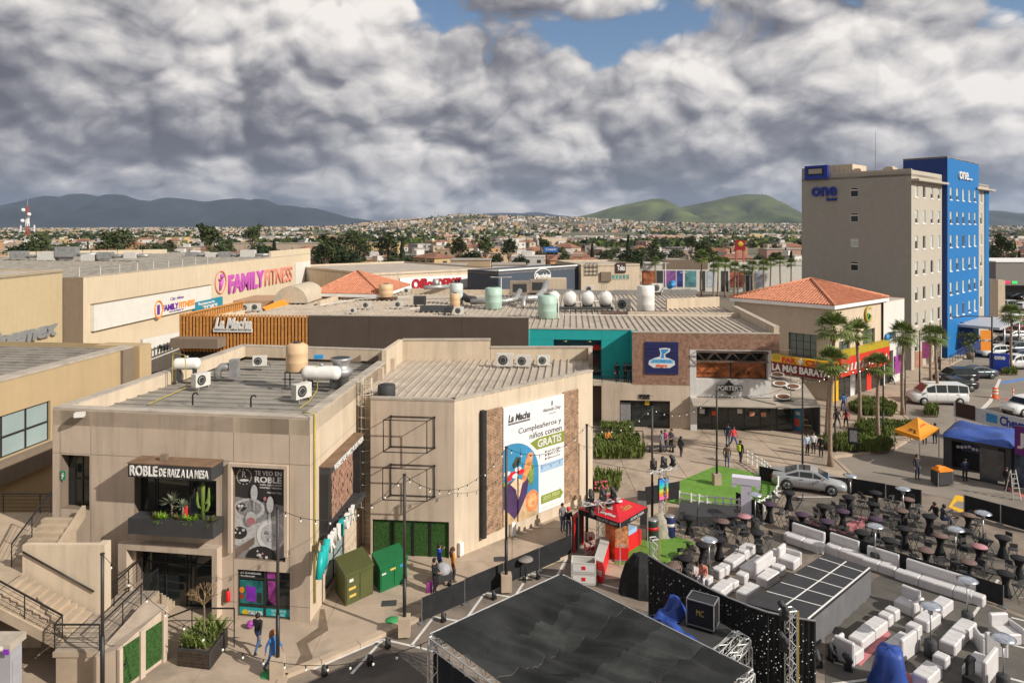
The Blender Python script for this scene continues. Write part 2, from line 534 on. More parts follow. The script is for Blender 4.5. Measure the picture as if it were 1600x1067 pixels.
def wall_panels(W,us,zs,holes,parent,m,gap=.018,back=None,t=.25,name='wall_panel',wall_name='wall'):
 b=MB()
 grow=[(h[0],h[1],h[2],h[3])for h in holes]
 W.panel(b,us[0],us[-1],zs[0],zs[-1],grow,-.02,t-.02)
 wo=b.build(wall_name,back or m,parent)
 for i in range(len(us)-1):
  for j in range(len(zs)-1):
   a0,a1,c0,c1=us[i]+gap/2,us[i+1]-gap/2,zs[j]+gap/2,zs[j+1]-gap/2
   hs=[h for h in grow if h[0]<a1 and h[1]>a0 and h[2]<c1 and h[3]>c0]
   g=MB()
   cut=[(max(h[0],a0),min(h[1],a1),max(h[2],c0),min(h[3],c1))for h in hs]
   us2=sorted({a0,a1,*[h[k]for h in cut for k in(0,1)]});zs2=sorted({c0,c1,*[h[k]for h in cut for k in(2,3)]})
   for p in range(len(us2)-1):
    for q in range(len(zs2)-1):
     cu,cz=(us2[p]+us2[p+1])/2,(zs2[q]+zs2[q+1])/2
     if any(h[0]<cu<h[1]and h[2]<cz<h[3]for h in cut):continue
     W.quad(g,us2[p],us2[p+1],zs2[q],zs2[q+1],.0)
   if g.f:g.build(name,m,parent)
 return wo
def brick_face(W,u0,u1,z0,z1,o,parent,bw=.3,bh=.1,gap=.02,proud=.025,name='brick_cladding',m=None,holes=()):
 mb=MB()
 W.panel(mb,u0,u1,z0,z1,holes,o,.2)
 bo=mb.build(name,mortar,parent)
 g=MB();z=z0;k=0
 while z<z1-bh*.5:
  zt=min(z+bh-gap,z1)
  u=u0-(bw/2 if k%2 else 0)
  while u<u1:
   a,b=max(u,u0),min(u+bw-gap,u1)
   if b-a>.04 and not any(h[0]<(a+b)/2<h[1]and h[2]<(z+zt)/2<h[3]for h in holes):
    p=o+proud*RU(.4,1.3)
    W.quad(g,a,b,z,zt,p)
    g.face([W.pt(a,zt,p),W.pt(b,zt,p),W.pt(b,zt,o),W.pt(a,zt,o)])
    g.face([W.pt(a,z,o),W.pt(b,z,o),W.pt(b,z,p),W.pt(a,z,p)])
    g.face([W.pt(b,z,p),W.pt(b,z,o),W.pt(b,zt,o),W.pt(b,zt,p)])
   u+=bw
  z+=bh;k+=1
 g.build('brick_course',m or brick_m,bo,kind='stuff')
 return bo
def parapet(poly,z0,z1,w,parent,m,capm,name='parapet',closed=True,cap_h=.08):
 n=len(poly)
 cx=sum(p[0]for p in poly)/n;cy=sum(p[1]for p in poly)/n
 inner=[]
 ar=sum(poly[i][0]*poly[(i+1)%n][1]-poly[(i+1)%n][0]*poly[i][1]for i in range(n))
 sg=1 if ar>0 else-1
 for i in range(n):
  a,b,c=Vector(poly[i-1][:2]),Vector(poly[i][:2]),Vector(poly[(i+1)%n][:2])
  d1=(b-a).normalized();d2=(c-b).normalized()
  n1=Vector((-d1.y,d1.x))*sg;n2=Vector((-d2.y,d2.x))*sg
  bis=(n1+n2);bis=bis/max(.3,bis.length_squared/2)
  inner.append(b+bis*w)
 for i in range(n if closed else n-1):
  j=(i+1)%n
  q=[poly[i],poly[j],inner[j],inner[i]]
  zz=z1[i]if isinstance(z1,(list,tuple))else z1
  zj=z1[j]if isinstance(z1,(list,tuple))else z1
  mb=MB()
  mb.prism([(p[0],p[1])for p in q],z0,[zz-cap_h,zj-cap_h,zj-cap_h,zz-cap_h]if sg>0 else[zz-cap_h,zj-cap_h,zj-cap_h,zz-cap_h][::-1])
  po=mb.build(name,m,parent)
  o1=[Vector(p[:2])for p in q]
  cmid=sum(o1,Vector((0,0)))/4
  cp=MB()
  q2=[p+(p-cmid).normalized()*.03 for p in o1]
  zz4=[zz,zj,zj,zz]if sg>0 else[zz,zj,zj,zz][::-1]
  cp.prism([(p.x,p.y)for p in q2],[z-cap_h for z in zz4],zz4)
  cp.build('coping',capm,po)
 return inner
# ROBLE building (front left)
A1=P(82,637,9.4);C1=P(484,653,9.4);BR1=P(628,546,9.4);BL1=P(378,538,9.4)
W1f=Wall(A1,C1);W1s=Wall(C1,BR1);W1l=Wall(BL1,A1);W1b=Wall(BR1,BL1)
ROOF1=8.75
roble=thing('restaurant_building','tan two storey restaurant building with ROBLE letters and planter balcony, at the front left','building',(A1.x,A1.y,0))
def r1(a,b,c,d,o=.0):return W1f.rect(a,b,c,d,o)
h_corr=(W1f.u(95.5),W1f.u(140),4.6,W1f.hit(118,711)[1])
h_win=r1(210,744,338,812)
h_door=r1(213,858,338,975);h_door=(h_door[0],h_door[1],.0,h_door[3])
h_shop=r1(371,889,453,968)
h_post=r1(364,727,446,878)
zg=W1f.hit(225,714)[1]
zg2=W1f.hit(470,948)[1]
wall_panels(W1f,[0,W1f.u(94),W1f.u(142),W1f.u(365),W1f.u(452),W1f.L],[0,zg2,zg,9.32],[h_corr,h_win,h_door,h_shop,h_post],roble,stucco,back=taupe,t=.55)
h_side=W1s.rect(500,727,553,775);zt_s=W1s.hit(525,715)[1];zb_s=W1s.hit(525,800)[1]
h_side=(W1s.u(499),W1s.u(552),zb_s,zt_s)
h_store=(W1s.u(508),W1s.u(538),.45,W1s.hit(520,845)[1])
W1s_lim=W1s.u(557)
wall_panels(W1s,[0,W1s_lim,W1s.L],[0,W1s.hit(500,905)[1],zg-.05,9.32],[h_side,h_store],roble,stucco_lt,back=taupe,t=.4)
mb=MB();W1l.panel(mb,0,W1l.L,0,9.32,(),0,.2);W1b.panel(mb,0,W1b.L,0,9.32,(),0,.2)
mb.build('rear_wall',stucco,roble)
poly1=[(A1.x,A1.y),(C1.x,C1.y),(BR1.x,BR1.y),(BL1.x,BL1.y)]
inn1=parapet(poly1,ROOF1-.15,9.42,.55,roble,stucco_lt,concrete_cap)
roof_sheets([(p.x,p.y)for p in inn1],lambda x,y:ROOF1-.02*(y-34),W1f.d,.95,roble,roof_metal)
MB().prism([(p.x,p.y)for p in inn1],ROOF1-.8,ROOF1-.62).build('roof_slab',taupe,roble)
window(W1f,h_win,roble,o=-.5,us=[h_win[0],W1f.u(232),W1f.u(236),W1f.u(287),h_win[1]],zs=[h_win[2],h_win[3]])
window(W1f,h_corr,roble,o=-.5,nu=2,nv=2)
window(W1f,h_door,roble,o=-.5,us=[h_door[0],W1f.u(250),W1f.u(282),W1f.u(288),h_door[1]],zs=[.02,W1f.hit(280,888)[1],h_door[3]],name='glass_door_front')
mb=MB()
ru=W1f.rect(194,841,347,900)
for a,b,c,d in((ru[0],W1f.u(207),0,ru[3]-.32),(W1f.u(339),ru[1],0,ru[3]-.32),(ru[0],ru[1],ru[3]-.32,ru[3])):
 W1f.box(mb,a,b,c,d,-.15,.42)
mb.build('door_portal',stucco,roble)
su0,su1=W1f.u(200,1.),W1f.u(330,1.)
zs1=W1f.hit(265,727,1.)[1];zs0=W1f.hit(265,748,1.)[1]
mb=MB();W1f.box(mb,su0,su1,zs0,zs1,.003,1.)
cano=mb.build('sign_canopy',charcoal,roble)
W1f.box(MB(),su0-.03,su1+.03,zs1,zs1+.05,.003,1.03).build('canopy_top',mat('rusty_sheet',(.2,.125,.075),.8,var=.25),cano)
sign_white=mat('sign_letter_white',(.74,.72,.68),.5,var=.03)
sm=su0+(su1-su0)*.36
lettering(W1f,'ROBLE',su0+.12,sm,zs0+.08,zs1-.06,1.004,sign_white,cano,name='sign_lettering',bold=.02,depth=.05)
lettering(W1f,'DE RAIZ A LA MESA',sm+.1,su1-.12,zs0+.1,zs1-.14,1.004,sign_white,cano,name='sign_lettering',bold=.015,depth=.05)
pu0,pu1=W1f.u(200,.85),W1f.u(333,.85)
pz1=W1f.hit(270,814,.85)[1];pz0=W1f.hit(270,838,.85)[1]
W1f.box(MB(),pu0,pu1,pz0,pz1,.003,.85).build('window_planter',charcoal,roble)
poster_bk=mat('poster_black',(.03,.028,.028),.5,var=.0)
mb=MB();W1f.box(mb,h_post[0],h_post[1],h_post[2],h_post[3],-.3,-.18)
post=mb.build('food_poster',poster_bk,roble)
mb=MB()
for a,b,c,d in((h_post[0]-.16,h_post[0],h_post[2]+.3,h_post[3]),(h_post[1],h_post[1]+.16,h_post[2]+.3,h_post[3]),(h_post[0]-.16,h_post[1]+.16,h_post[3],h_post[3]+.14)):
 W1f.box(mb,a,b,c,d,-.1,.16)
mb.build('poster_frame',stucco,roble)
pw=mat('poster_white',(.66,.64,.62),.5,var=.03)
pg=mat('poster_grey',(.24,.235,.235),.5,var=.25,scale=6)
pl=mat('poster_light',(.46,.455,.45),.5,var=.25,scale=6)
pr=mat('poster_rose',(.42,.16,.17),.5,var=.2,scale=6)
def print_shape(W,pts_px,o,m,parent,name='poster_print'):
 b=MB()
 b.face([W.pt(*W.hit(x,y,o),o)for x,y in pts_px][::-1])
 return b.build(name,m,parent)
def px_oval(cx,cy,rx,ry,n=20,a0=0,a1=2*math.pi):return[(cx+rx*cos(a0+(a1-a0)*i/n),cy+ry*sin(a0+(a1-a0)*i/n))for i in range(n)]
L=lambda k:-.178+.004*k
print_shape(W1f,[(366,775),(443,790),(443,872),(366,872)],L(0),pg,post)
print_shape(W1f,[(367,803),(400,818),(444,800),(444,840),(405,862),(367,850)],L(1),pl,post)
print_shape(W1f,[(366,858),(398,838),(397,850),(367,872)],L(2),mat('poster_board',(.2,.15,.12),.5,var=.2),post)
print_shape(W1f,px_oval(389,795,25,17),L(3),pl,post);print_shape(W1f,px_oval(389,794,20,12),L(4),pg,post)
print_shape(W1f,px_oval(424,836,23,24),L(5),pw,post);print_shape(W1f,px_oval(425,836,18,18),L(6),pl,post)
for x,y,r_ in((374,832,12),(377,792,8),(408,872,24)):
 print_shape(W1f,[(a,min(b,874))for a,b in px_oval(x,y,r_,r_*.8)],L(7),poster_bk,post)
random.seed(4)
for i in range(34):
 cx,cy=RC(((374,831),(378,792),(424,836),(408,868)))
 x=max(368,min(441,cx+RU(-9,9)));y=max(790,min(872,cy+RU(-8,8)))
 s_=RU(1.2,2.6)
 print_shape(W1f,px_oval(x,y,s_,s_,7),L(8)+.0007*i,RC((pw,pl,pg,pr,pw)),post)
for gx,gy in((397,762),(422,780)):
 print_shape(W1f,px_oval(gx,gy+8,5.5,13,16),L(18),pl,post)
 print_shape(W1f,[(gx-.7,gy+20),(gx+.7,gy+20),(gx+.7,gy+36),(gx-.7,gy+36)],L(18),pl,post)
print_shape(W1f,px_oval(392,810,8.5,11),L(19),pl,post);print_shape(W1f,px_oval(392,814,7,6),L(20),pr,post)
print_shape(W1f,px_oval(414,779,2.5,3.5,10),L(20),pr,post)
wall_letters(W1f,'TE VEO EN',(398,736,440,743),L(1),pw,post,bold=.02,depth=.004)
wall_letters(W1f,'ROBLE',(398,744.5,440,754.5),L(1),pw,post,bold=.03,depth=.004)
wall_letters(W1f,'CAFE, DESAYUNOS',(406,756.5,440,759.5),L(1),pw,post,bold=.02,depth=.004)
wall_letters(W1f,'PANADERIA Y MEDIODIA',(406,761,440,763.5),L(1),pw,post,bold=.02,depth=.004)
wall_letters(W1f,'Alameda Otay',(417,768,440,772),L(1),pw,post,depth=.004)
for i in range(26):
 a=2*math.pi*i/26
 if-.9<sin(a)<.75 or i%2:
  x,y=381.5+11.3*cos(a),744.5+12*sin(a)
  print_shape(W1f,px_oval(x,y,.9,.9,6),L(2),pw,post,name='poster_emblem')
wall_letters(W1f,'R',(378.5,736,384.5,745),L(2),pw,post,depth=.004)
print_shape(W1f,px_oval(381.5,750,7.5,2,12),L(2),pw,post,name='poster_emblem')
turq=mat('turquoise_print',(.015,.36,.36),.4,var=.1)
purple=mat('purple_print',(.22,.03,.42),.4,var=.25,scale=3)
zb=[h_shop[2],W1f.hit(412,949)[1],W1f.hit(412,906)[1],h_shop[3]]
sw=window(W1f,h_shop,roble,o=-.12,us=[h_shop[0],W1f.u(412.5),h_shop[1]],zs=zb,fw=.09,name='shop_window')
for a,b,y0,y1,mm in((372,411,950,968,turq),(414,452,950,968,turq),(373,411,908,946,mat('teal_dark_print',(.02,.16,.15),.4,var=.6,scale=2))):
 q=MB();W1f.quad(q,W1f.u(a),W1f.u(b),W1f.hit((a+b)/2,y1)[1]+.03,W1f.hit((a+b)/2,y0)[1],-.108);q.build('window_print',mm,sw)
print_shape(W1f,[(385,914),(400,917),(400,940),(385,938)],-.104,purple,sw,'phone_print')
print_shape(W1f,[(402,926),(409,926),(409,942),(402,942)],-.104,poster_bk,sw,'phone_print')
print_shape(W1f,px_oval(378,921,4,5,10),-.104,orange_m,sw,'fruit_print');print_shape(W1f,px_oval(378,931,4,4.5,10),-.103,mat('deep_red_print',(.35,.05,.03),.5,var=.2),sw,'fruit_print')
print_shape(W1f,[(417,890),(430,888),(431,945),(420,938)],-.104,mat('magenta_print',(.3,.05,.25),.4,var=.7,scale=2.5),sw,'window_print')
wall_letters(W1f,'\u00bfYA TE HA BUSCADO',(376,893,408,897),-.116,pw,sw,bold=.02,depth=.01)
wall_letters(W1f,'TU CELULAR?',(376,898.5,398,902.5),-.116,pw,sw,bold=.02,depth=.01)
wall_letters(W1f,'TALLER',(387,954,411,961),-.104,pw,sw,bold=.04,depth=.01)
print_shape(W1f,px_oval(383,956,5,5,9),-.102,mat('yellow_print',(.7,.5,.02),.5,var=.2),sw,'splash_print')
wall_letters(W1f,'REPARACION DE',(424,953,447,956.5),-.104,mat('pale_print',(.35,.62,.6),.5,var=.0),sw,bold=.01,depth=.008)
wall_letters(W1f,'CELULARES',(424,958.5,444,962),-.104,mat('pale_print',(.35,.62,.6),.5),sw,bold=.01,depth=.008)
mb=MB();ob=.55
W1s.box(mb,h_side[0]-.05,h_side[1]+.1,zt_s,zt_s+.34,.003,ob)
sbx=mb.build('side_canopy',charcoal,roble)
W1s.box(MB(),h_side[0]-.08,h_side[1]+.13,zt_s+.34,zt_s+.4,.003,ob+.05).build('canopy_top',MATS['rusty_sheet'],sbx)
lettering(W1s,'ROBLE DE RAIZ A LA MESA',h_side[0]+.5,h_side[1]-.1,zt_s+.03,zt_s+.31,ob+.003,sign_white,sbx,name='sign_lettering',bold=.02,depth=.05)
W1s.box(MB(),h_side[0]-.05,h_side[1]+.1,zb_s-.3,zb_s,.003,ob+.12).build('window_ledge',charcoal,roble)
mb=MB();W1s.box(mb,h_side[0]-.05,h_side[0]+.3,zb_s,zt_s,.003,ob-.1);W1s.box(mb,h_side[1]-.3,h_side[1]+.1,zb_s,zt_s,.003,ob-.1)
mb.build('window_cheek',dark_frame,roble)
um=h_side[0]+(h_side[1]-h_side[0])*.3
window(W1s,(h_side[0]+.3,um,zb_s,zt_s),roble,o=-.1,nu=1,nv=2,glass=dark_glass)
brick_face(W1s,um,h_side[1]-.3,zb_s,zt_s,.02,roble,.5,.2,.03,.05)
window(W1s,h_store,roble,o=-.1,nu=2,nv=2,glass=blue_glass)
nu0,nu1=W1s.u(494,.7),W1s.u(551,.7)
nz=W1s.hit(523,850,.7)[1];nz1=W1s.hit(523,822,.7)[1]
teal_sign=mat('teal_letter',(.01,.38,.36),.4,var=.03)
lw=nu1-nu0
for k in range(3):
 MB().tube([W1s.pt(nu0+.05+.36*k,nz-.25-.1*(2-k),.78),W1s.pt(nu0+.45+.36*k,nz1-.25+.12*k,.78)],.15,6).build('shop_emblem',teal_sign,roble)
for k,(ch,mm)in enumerate((('K',sign_white),('N',sign_white),('T',teal_sign),('O',sign_white),('X',sign_white))):
 u=nu0+1.5+(lw-1.5)*k/5
 lettering(W1s,ch,u,u+(lw-1.5)/5*.85,nz+.05,nz1,.7,mm,roble,name='shop_letter',bold=.03,depth=.16)
mb=MB();u=.42
mb.tube([W1s.pt(u,.8,.09),W1s.pt(u,9.5,.09),W1s.pt(u,9.55,-.5)],.045,6)
solo('gas_pipe',mb,mat('yellow_pipe',(.42,.33,.06),.6,var=.2),'yellow painted gas pipe running down the corner of the Roble side wall','pipe',W1s.pt(u,.8,.09))
# billboard building (centre)
F1a=P(579,621,8.74);F1b=P(710,624,8.74);F2b=P(926,578,8.74)
BK2r=Vector((5.75,50.4,0));BK2l=W1s.pt(W1s.u(636.5)-1.6,0,.0)
WF1=Wall(F1a,F1b);WF2=Wall(F1b,F2b)
bb=thing('billboard_building','cream two storey building with large food billboard, wire cubes and ribbed metal roof','building',(F1b.x,F1b.y,0))
h_g=(WF1.u(581.5),WF1.u(701.5),.0,WF1.hit(640,813)[1])
WF1.panel(MB(),0,WF1.L,0,8.66,[h_g],0,.25).build('front_wall',stucco,bb)
WF2.panel(MB(),0,WF2.L,0,8.66,(),0,.25).build('billboard_wall',stucco_lt,bb)
WR2=Wall(F2b,BK2r);uL=W1s.u(553.5);WLr=Wall(W1s.pt(uL+1.25,0),F1a+Vector((.05,1.1,0)))
WR2.panel(MB(),0,WR2.L,0,9.5,(),0,.2).build('side_wall',stucco,bb);WLr.panel(MB(),0,WLr.L,0,8.66,(),0,.2).build('side_wall',stucco_lt,bb);w_=Wall(F1a+Vector((.05,1.1,0)),F1a);w_.panel(MB(),0,w_.L,0,8.66,(),0,.2).build('side_wall',stucco,bb)
Lf=W1s.pt(uL+1.2,0,.01)
roof2=[(Lf.x,Lf.y),(F1a.x,F1a.y+1.1),(F1a.x,F1a.y),(F1b.x,F1b.y),(F2b.x,F2b.y),(BK2r.x,BK2r.y),(BK2l.x,BK2l.y)]
zr2=lambda x,y:8.62-.004*(y-38)
roof_sheets(clip_poly(roof2,(0,0),(0,1)),zr2,(.085,1),.47,bb,roof_metal2,rib_h=.09,rib_w=.06)
for a,b in((F1a,F1b),(F1b,F2b)):
 w_=Wall(a,b);w_.box(MB(),-.02,w_.L+.02,8.64,8.76,-.32,.03).build('coping',concrete_cap,bb)
WB2=Wall(BK2l,BK2r)
um=WB2.u(766);
for a,b,zt in((.0,um,10.12),(um+.02,WB2.L,9.55)):
 mb=MB();WB2.box(mb,a,b,8.,zt-.1,-.3,.0);po=mb.build('rear_parapet',stucco_lt,bb)
 WB2.box(MB(),a,b+.03,zt-.1,zt,-.36,.05).build('coping',concrete_cap,po)
w_=Wall(BK2r,F2b);w_.box(MB(),.1,1.9,8.4,9.5,.0,.28).build('side_parapet',stucco,bb)
uu=[W1s.u(585),W1s.u(612),W1s.u(634)]
mb=MB()
q0,q1=uu[1]-1.5,W1s.u(636.5)-1.6
W1s.box(mb,q0,q1,8.3,10.1,-.28,.02)
mb.build('stepped_parapet',stucco_lt,bb)
mb=MB()
for u in(W1s.u(590),W1s.u(609.5)):
 W1s.box(mb,u,u+.45,8.3,9.35,.003,.3)
 mb.build('pilaster',stucco,bb);mb=MB()
hedge_m=mat('hedge_panel',(.03,.085,.016),.95,var=.55,scale=9,bump=1.,bscale=40)
edges=[h_g[0],WF1.u(612),WF1.u(645),WF1.u(672),h_g[1]]
for i in range(4):
 mb=MB();WF1.box(mb,edges[i]+.05,edges[i+1]-.06,.05,h_g[3]-.08,-.24,-.12);do=mb.build('hedge_door',hedge_m,bb)
 mb=MB()
 WF1.box(mb,edges[i],edges[i]+.05,0,h_g[3],-.25,-.08);WF1.box(mb,edges[i+1]-.06,edges[i+1],0,h_g[3],-.25,-.08);WF1.box(mb,edges[i]+.05,edges[i+1]-.06,h_g[3]-.08,h_g[3],-.25,-.08)
 mb.build('door_frame',black_metal,do)
for(bk,fr,lab)in(((611,650,679,699),(599,656,667,708),'black wire cube ornament fixed high on the tan wall'),((611,725,679,775),(598,731,667,783),'black wire cube ornament lower on the tan wall above the hedge doors')):
 a0,a1,c0,c1=WF1.rect(*bk);b0,b1,d0,d1=WF1.rect(*fr,.75)
 B=[WF1.pt(a0,c0,.03),WF1.pt(a1,c0,.03),WF1.pt(a1,c1,.03),WF1.pt(a0,c1,.03)]
 F=[WF1.pt(b0,d0,.75),WF1.pt(b1,d0,.75),WF1.pt(b1,d1,.75),WF1.pt(b0,d1,.75)]
 mb=MB()
 for i in range(4):
  mb.tube([B[i],B[(i+1)%4]],.028,6);mb.tube([F[i],F[(i+1)%4]],.028,6);mb.tube([B[i],F[i]],.028,6)
  mb.ball(B[i],.07,6,4)
 solo('wire_cube',mb,black_metal,lab,'wall ornament',B[0])
def r2(tlx,tly,blx,bly,rx):
 u0,z1=WF2.hit(tlx,tly);_,z0=WF2.hit(blx,bly)
 return u0,WF2.u(rx),z0,z1
bz=r2(784,637,784,822,878.5)
ub0,ub1=WF2.u(755),WF2.u(902)
brick_face(WF2,ub0,bz[0]-.02,bz[2]-.1,bz[3]+.1,.06,bb,.34,.09,.016,.05,m=mat('brick_brown',(.36,.23,.145),.9,var=.4,scale=3.))
brick_face(WF2,bz[1]+.02,ub1,bz[2]-.1,bz[3]+.1,.06,bb,.34,.09,.016,.05,m=MATS['brick_brown'])
WF2.box(MB(),ub0-.25,ub0-.005,bz[2]-.15,bz[3]+.15,.003,.3).build('brick_border',dark_frame,bb)
bill=thing('food_billboard','large white billboard reading Cumpleaneros y ninos comen GRATIS beside brick flanks','billboard',WF2.pt(bz[0],bz[2],.1))
WF2.box(MB(),bz[0],bz[1],bz[2],bz[3],.02,.15).build('board',mat('billboard_white',(.74,.73,.72),.5,var=.02),bill)
UB=lambda fx:bz[0]+(bz[1]-bz[0])*fx
ZB=lambda fy:bz[3]+(bz[2]-bz[3])*fy
def bshape(pts,k,m,name='print'):
 b=MB();b.face([WF2.pt(UB(x),ZB(y),.152+.003*k)for x,y in pts][::-1]);return b.build(name,m,bill)
def oval(cx,cy,rx,ry,n=24,a0=0,a1=2*math.pi):return[(cx+rx*cos(a0+(a1-a0)*i/(n-1)),cy+ry*sin(a0+(a1-a0)*i/(n-1)))for i in range(n)]
olive=mat('olive_print',(.22,.27,.035),.5,var=.03)
dkt=mat('ink_print',(.05,.05,.055),.5,var=.0)
sky_print=mat('blue_print',(.045,.24,.42),.5,var=.15,scale=.7)
lb=mat('light_blue_print',(.3,.48,.66),.5,var=.06)
def btext(txt,x0,y0,x1,y1,m,k=2,**kw):
 lettering(WF2,txt,UB(x0),UB(x1),ZB(y1),ZB(y0),.152+.003*k,m,bill,name='print_lettering',depth=.006,**kw)
bshape([(0,1),(0,.36)]+[(.02+.0,.345)]+oval(.12,.62,.44,.3,14,-1.75,.0)+[(.56,1.)],0,sky_print)
bshape([(.0,.86),(.3,.78),(.55,.84),(.55,1.),(0,1.)],1,mat('table_print',(.52,.36,.2),.5,var=.3,scale=2))
bshape([(.0,.66),(.18,.63),(.4,.66),(.36,.8),(.24,.93),(.17,.97),(.08,.9),(.0,.85)],2,mat('plum_print',(.07,.035,.1),.5,var=.25))
bshape(oval(.45,.865,.105,.095),3,mat('fruit_print2',(.7,.22,.08),.5,var=.5,scale=2.5));bshape(oval(.45,.86,.075,.065),4,mat('fruit_print3',(.75,.35,.15),.5,var=.4,scale=4))
bshape([(.3,.6),(.37,.45),(.44,.435),(.47,.46),(.44,.55),(.36,.66),(.27,.7)],4,mat('bread_print',(.62,.27,.1),.5,var=.45,scale=4))
bshape([(.1,.66),(.2,.62),(.3,.66),(.26,.76),(.22,.82),(.19,.72)],5,mat('cream_print',(.72,.5,.33),.5,var=.3,scale=5))
for i,(x,y)in enumerate(((.03,.56),(.12,.58),(.2,.55),(.05,.61),(.16,.6),(.25,.58))):
 bshape(oval(x+.02,y,.055,.022,10),6+i,MATS['red_print']if i%2 else pw)
bshape([(.13,.5),(.2,.44),(.27,.46),(.24,.52),(.16,.53)],6,mat('pepper_print',(.05,.07,.05),.5,var=.5,scale=5))
bshape(oval(.43,.62,.05,.11,14),3,mat('leafy_print',(.2,.28,.06),.5,var=.5,scale=4));bshape(oval(.03,.645,.04,.02,10),8,MATS['leafy_print'])
bshape([(.26,.38),(.265,.38),(.265,.52),(.26,.52)],2,dkt)
bshape([(.55,.335),(1,.335),(1,.435),(.53,.435),(.42,.36),(.55,.335)],2,olive)
btext('GRATIS',.54,.35,.95,.42,pw,3,bold=.03)
btext('La Macha',.07,.07,.42,.135,dkt,shear=.25,bold=.035)
bshape([(.07,.142),(.42,.142),(.42,.158),(.07,.158)],1,dkt)
btext('DESAYUNO COMIDA ANTOJITOS',.08,.145,.41,.155,pw,2)
btext('Alameda Otay',.63,.09,.94,.13,dkt,shear=.1)
btext('8',.775,.035,.8,.078,dkt,bold=.02)
btext('CENTRO COMERCIAL',.73,.142,.86,.149,dkt)
btext('Cumplea\u00f1eros y',.23,.205,.95,.265,dkt,bold=.005)
btext('ni\u00f1os comen',.41,.275,.955,.325,dkt,bold=.005)
for i,s_ in enumerate(('664 232 2982','8 AM A 5 PM','@lamacha')):
 btext(s_,.71,.468+.032*i,.93,.484+.032*i,dkt)
 bshape(oval(.68,.476+.032*i,.016,.009,10),2,dkt)
bshape([(.59,.58),(.985,.58),(.985,.65),(.59,.65)],1,lb)
btext('CUARTA NOCHE',.64,.59,.95,.613,mat('white_blue_print',(.62,.7,.78),.5,var=0),2);btext('ABIERTO HASTA 10PM',.62,.62,.97,.64,MATS['white_blue_print'],2)
bshape([(.6,.855),(.92,.855),(.92,.84),(.985,.895),(.92,.945),(.92,.93),(.6,.93)],1,olive)
btext('2DO PISO',.63,.868,.92,.9,mat('pale_olive_print',(.55,.6,.3),.5,var=0),2,bold=.02);btext('JUNTO A OFFICE',.63,.908,.9,.92,MATS['pale_olive_print'],2)
btext('Aplican restricciones',.6,.965,.96,.972,mat('grey_print',(.35,.35,.36),.5,var=0),2)
for px,y0,y1,lab in((721.5,849,866,'white meter box at the left foot of the billboard wall'),(802.5,817,836,'white meter box under the billboard left corner')):
 a,b,c,d=WF2.rect(px-3,y0,px+3,y1,.2)
 mb=MB();WF2.box(mb,a,b,c,d,.005,.22)
 mb.tube([WF2.pt((a+b)/2,.02,.11),WF2.pt((a+b)/2,c,.11)],.03,6);WF2.box(mb,a+.03,b-.03,c+.05,d-.1,.22,.235)
 solo('meter_box',mb,white_paint,lab,'meter box',WF2.pt(a,0,0))
# caged roof ladder between the two
lad=thing('roof_ladder','cream caged roof ladder in the gap beside the Roble building','ladder',W1s.pt(uL+.9,0,.5))
lp=W1s.pt(uL+.95,0,.2);lq=lp+Vector((.5,-.06,0))
cream=mat('cream_metal',(.6,.52,.4),.6,var=.1)
mb=MB()
for p in(lp,lq):mb.tube([(p.x,p.y,.1),(p.x,p.y,9.6)],.035,6)
mb.build('rail',cream,lad)
z=.4
while z<9.5:
 MB().tube([(lp.x,lp.y,z),(lq.x,lq.y,z)],.02,5).build('rung',cream,lad);z+=.3
cc=(lp+lq)/2+Vector((-.03,-.36,0))
z=2.6
while z<9.8:
 MB().tube([(cc.x+.42*cos(a),cc.y+.4*sin(a),z)for a in[R(150+i*24)for i in range(11)]],.022,4).build('cage_hoop',cream,lad);z+=.62
mb=MB()
for a in(180,215,250,285,320,355):
 mb.beam((cc.x+.42*cos(R(a)),cc.y+.4*sin(R(a)),2.6),(cc.x+.42*cos(R(a)),cc.y+.4*sin(R(a)),9.7),.05,.012)
mb.build('cage_strap',cream,lad,kind='stuff')
# long mall building in the middle
def walls_of(poly,z0,z1,parent,mats,skip=(),name='wall'):
 n=len(poly);out=[]
 for i in range(n):
  if i in skip:continue
  a,b=poly[i],poly[(i+1)%n]
  w=Wall(a,b);mb=MB();w.panel(mb,0,w.L,z0,z1,(),0,.2)
  out.append(mb.build(name,mats[i]if isinstance(mats,(list,tuple))else mats,parent))
 return out
FL3=P(279.5,491,9.9);WM=Wall(FL3,P(1218,521,8.74))
DJ=.0
mall=thing('mall_building','long low mall building with brown wall, turquoise recess and brick front under a ribbed roof','building',(0,64,0))
uS,uT,uB,uP,uE=WM.u(482),WM.u(826),WM.u(988),WM.u(1078),WM.L
uF=WM.u(1205)
WM.box(MB(),uS,uT,.0,9.9,-.3,.0).build('brown_wall',taupe,mall)
us_=[WM.u(x)for x in(482,577,722,826)]
for i in range(3):
 WM.box(MB(),us_[i]+.01,us_[i+1]-.01,3.,9.9,.003,.06).build('wall_panel',brown_wall,mall)
WM.box(MB(),uS,uT,9.9,9.98,-.4,.08).build('coping',concrete_cap,mall)
WM.box(MB(),0,uS-.003,7.2,9.7,-.3,-.12).build('slat_backing',mat('backing_brown',(.1,.045,.015),.9,var=.1),mall)
wood=mat('orange_timber',(.56,.25,.065),.65,var=.22,scale=4,streak=.2)
nsl=38
for i in range(nsl):
 mb=MB();a=uS*i/nsl;WM.box(mb,a+.06,a+.24,6.4,9.9,-.12,.02);mb.build('slat',wood,mall)
mb=MB();
for z in(6.5,7.75,9.):WM.box(mb,0,uS-.01,z,z+.07,-.118,-.07)
mb.build('slat_rail',wood,mall,kind='stuff')
wl=Wall((FL3.x+1.2,79.),FL3)
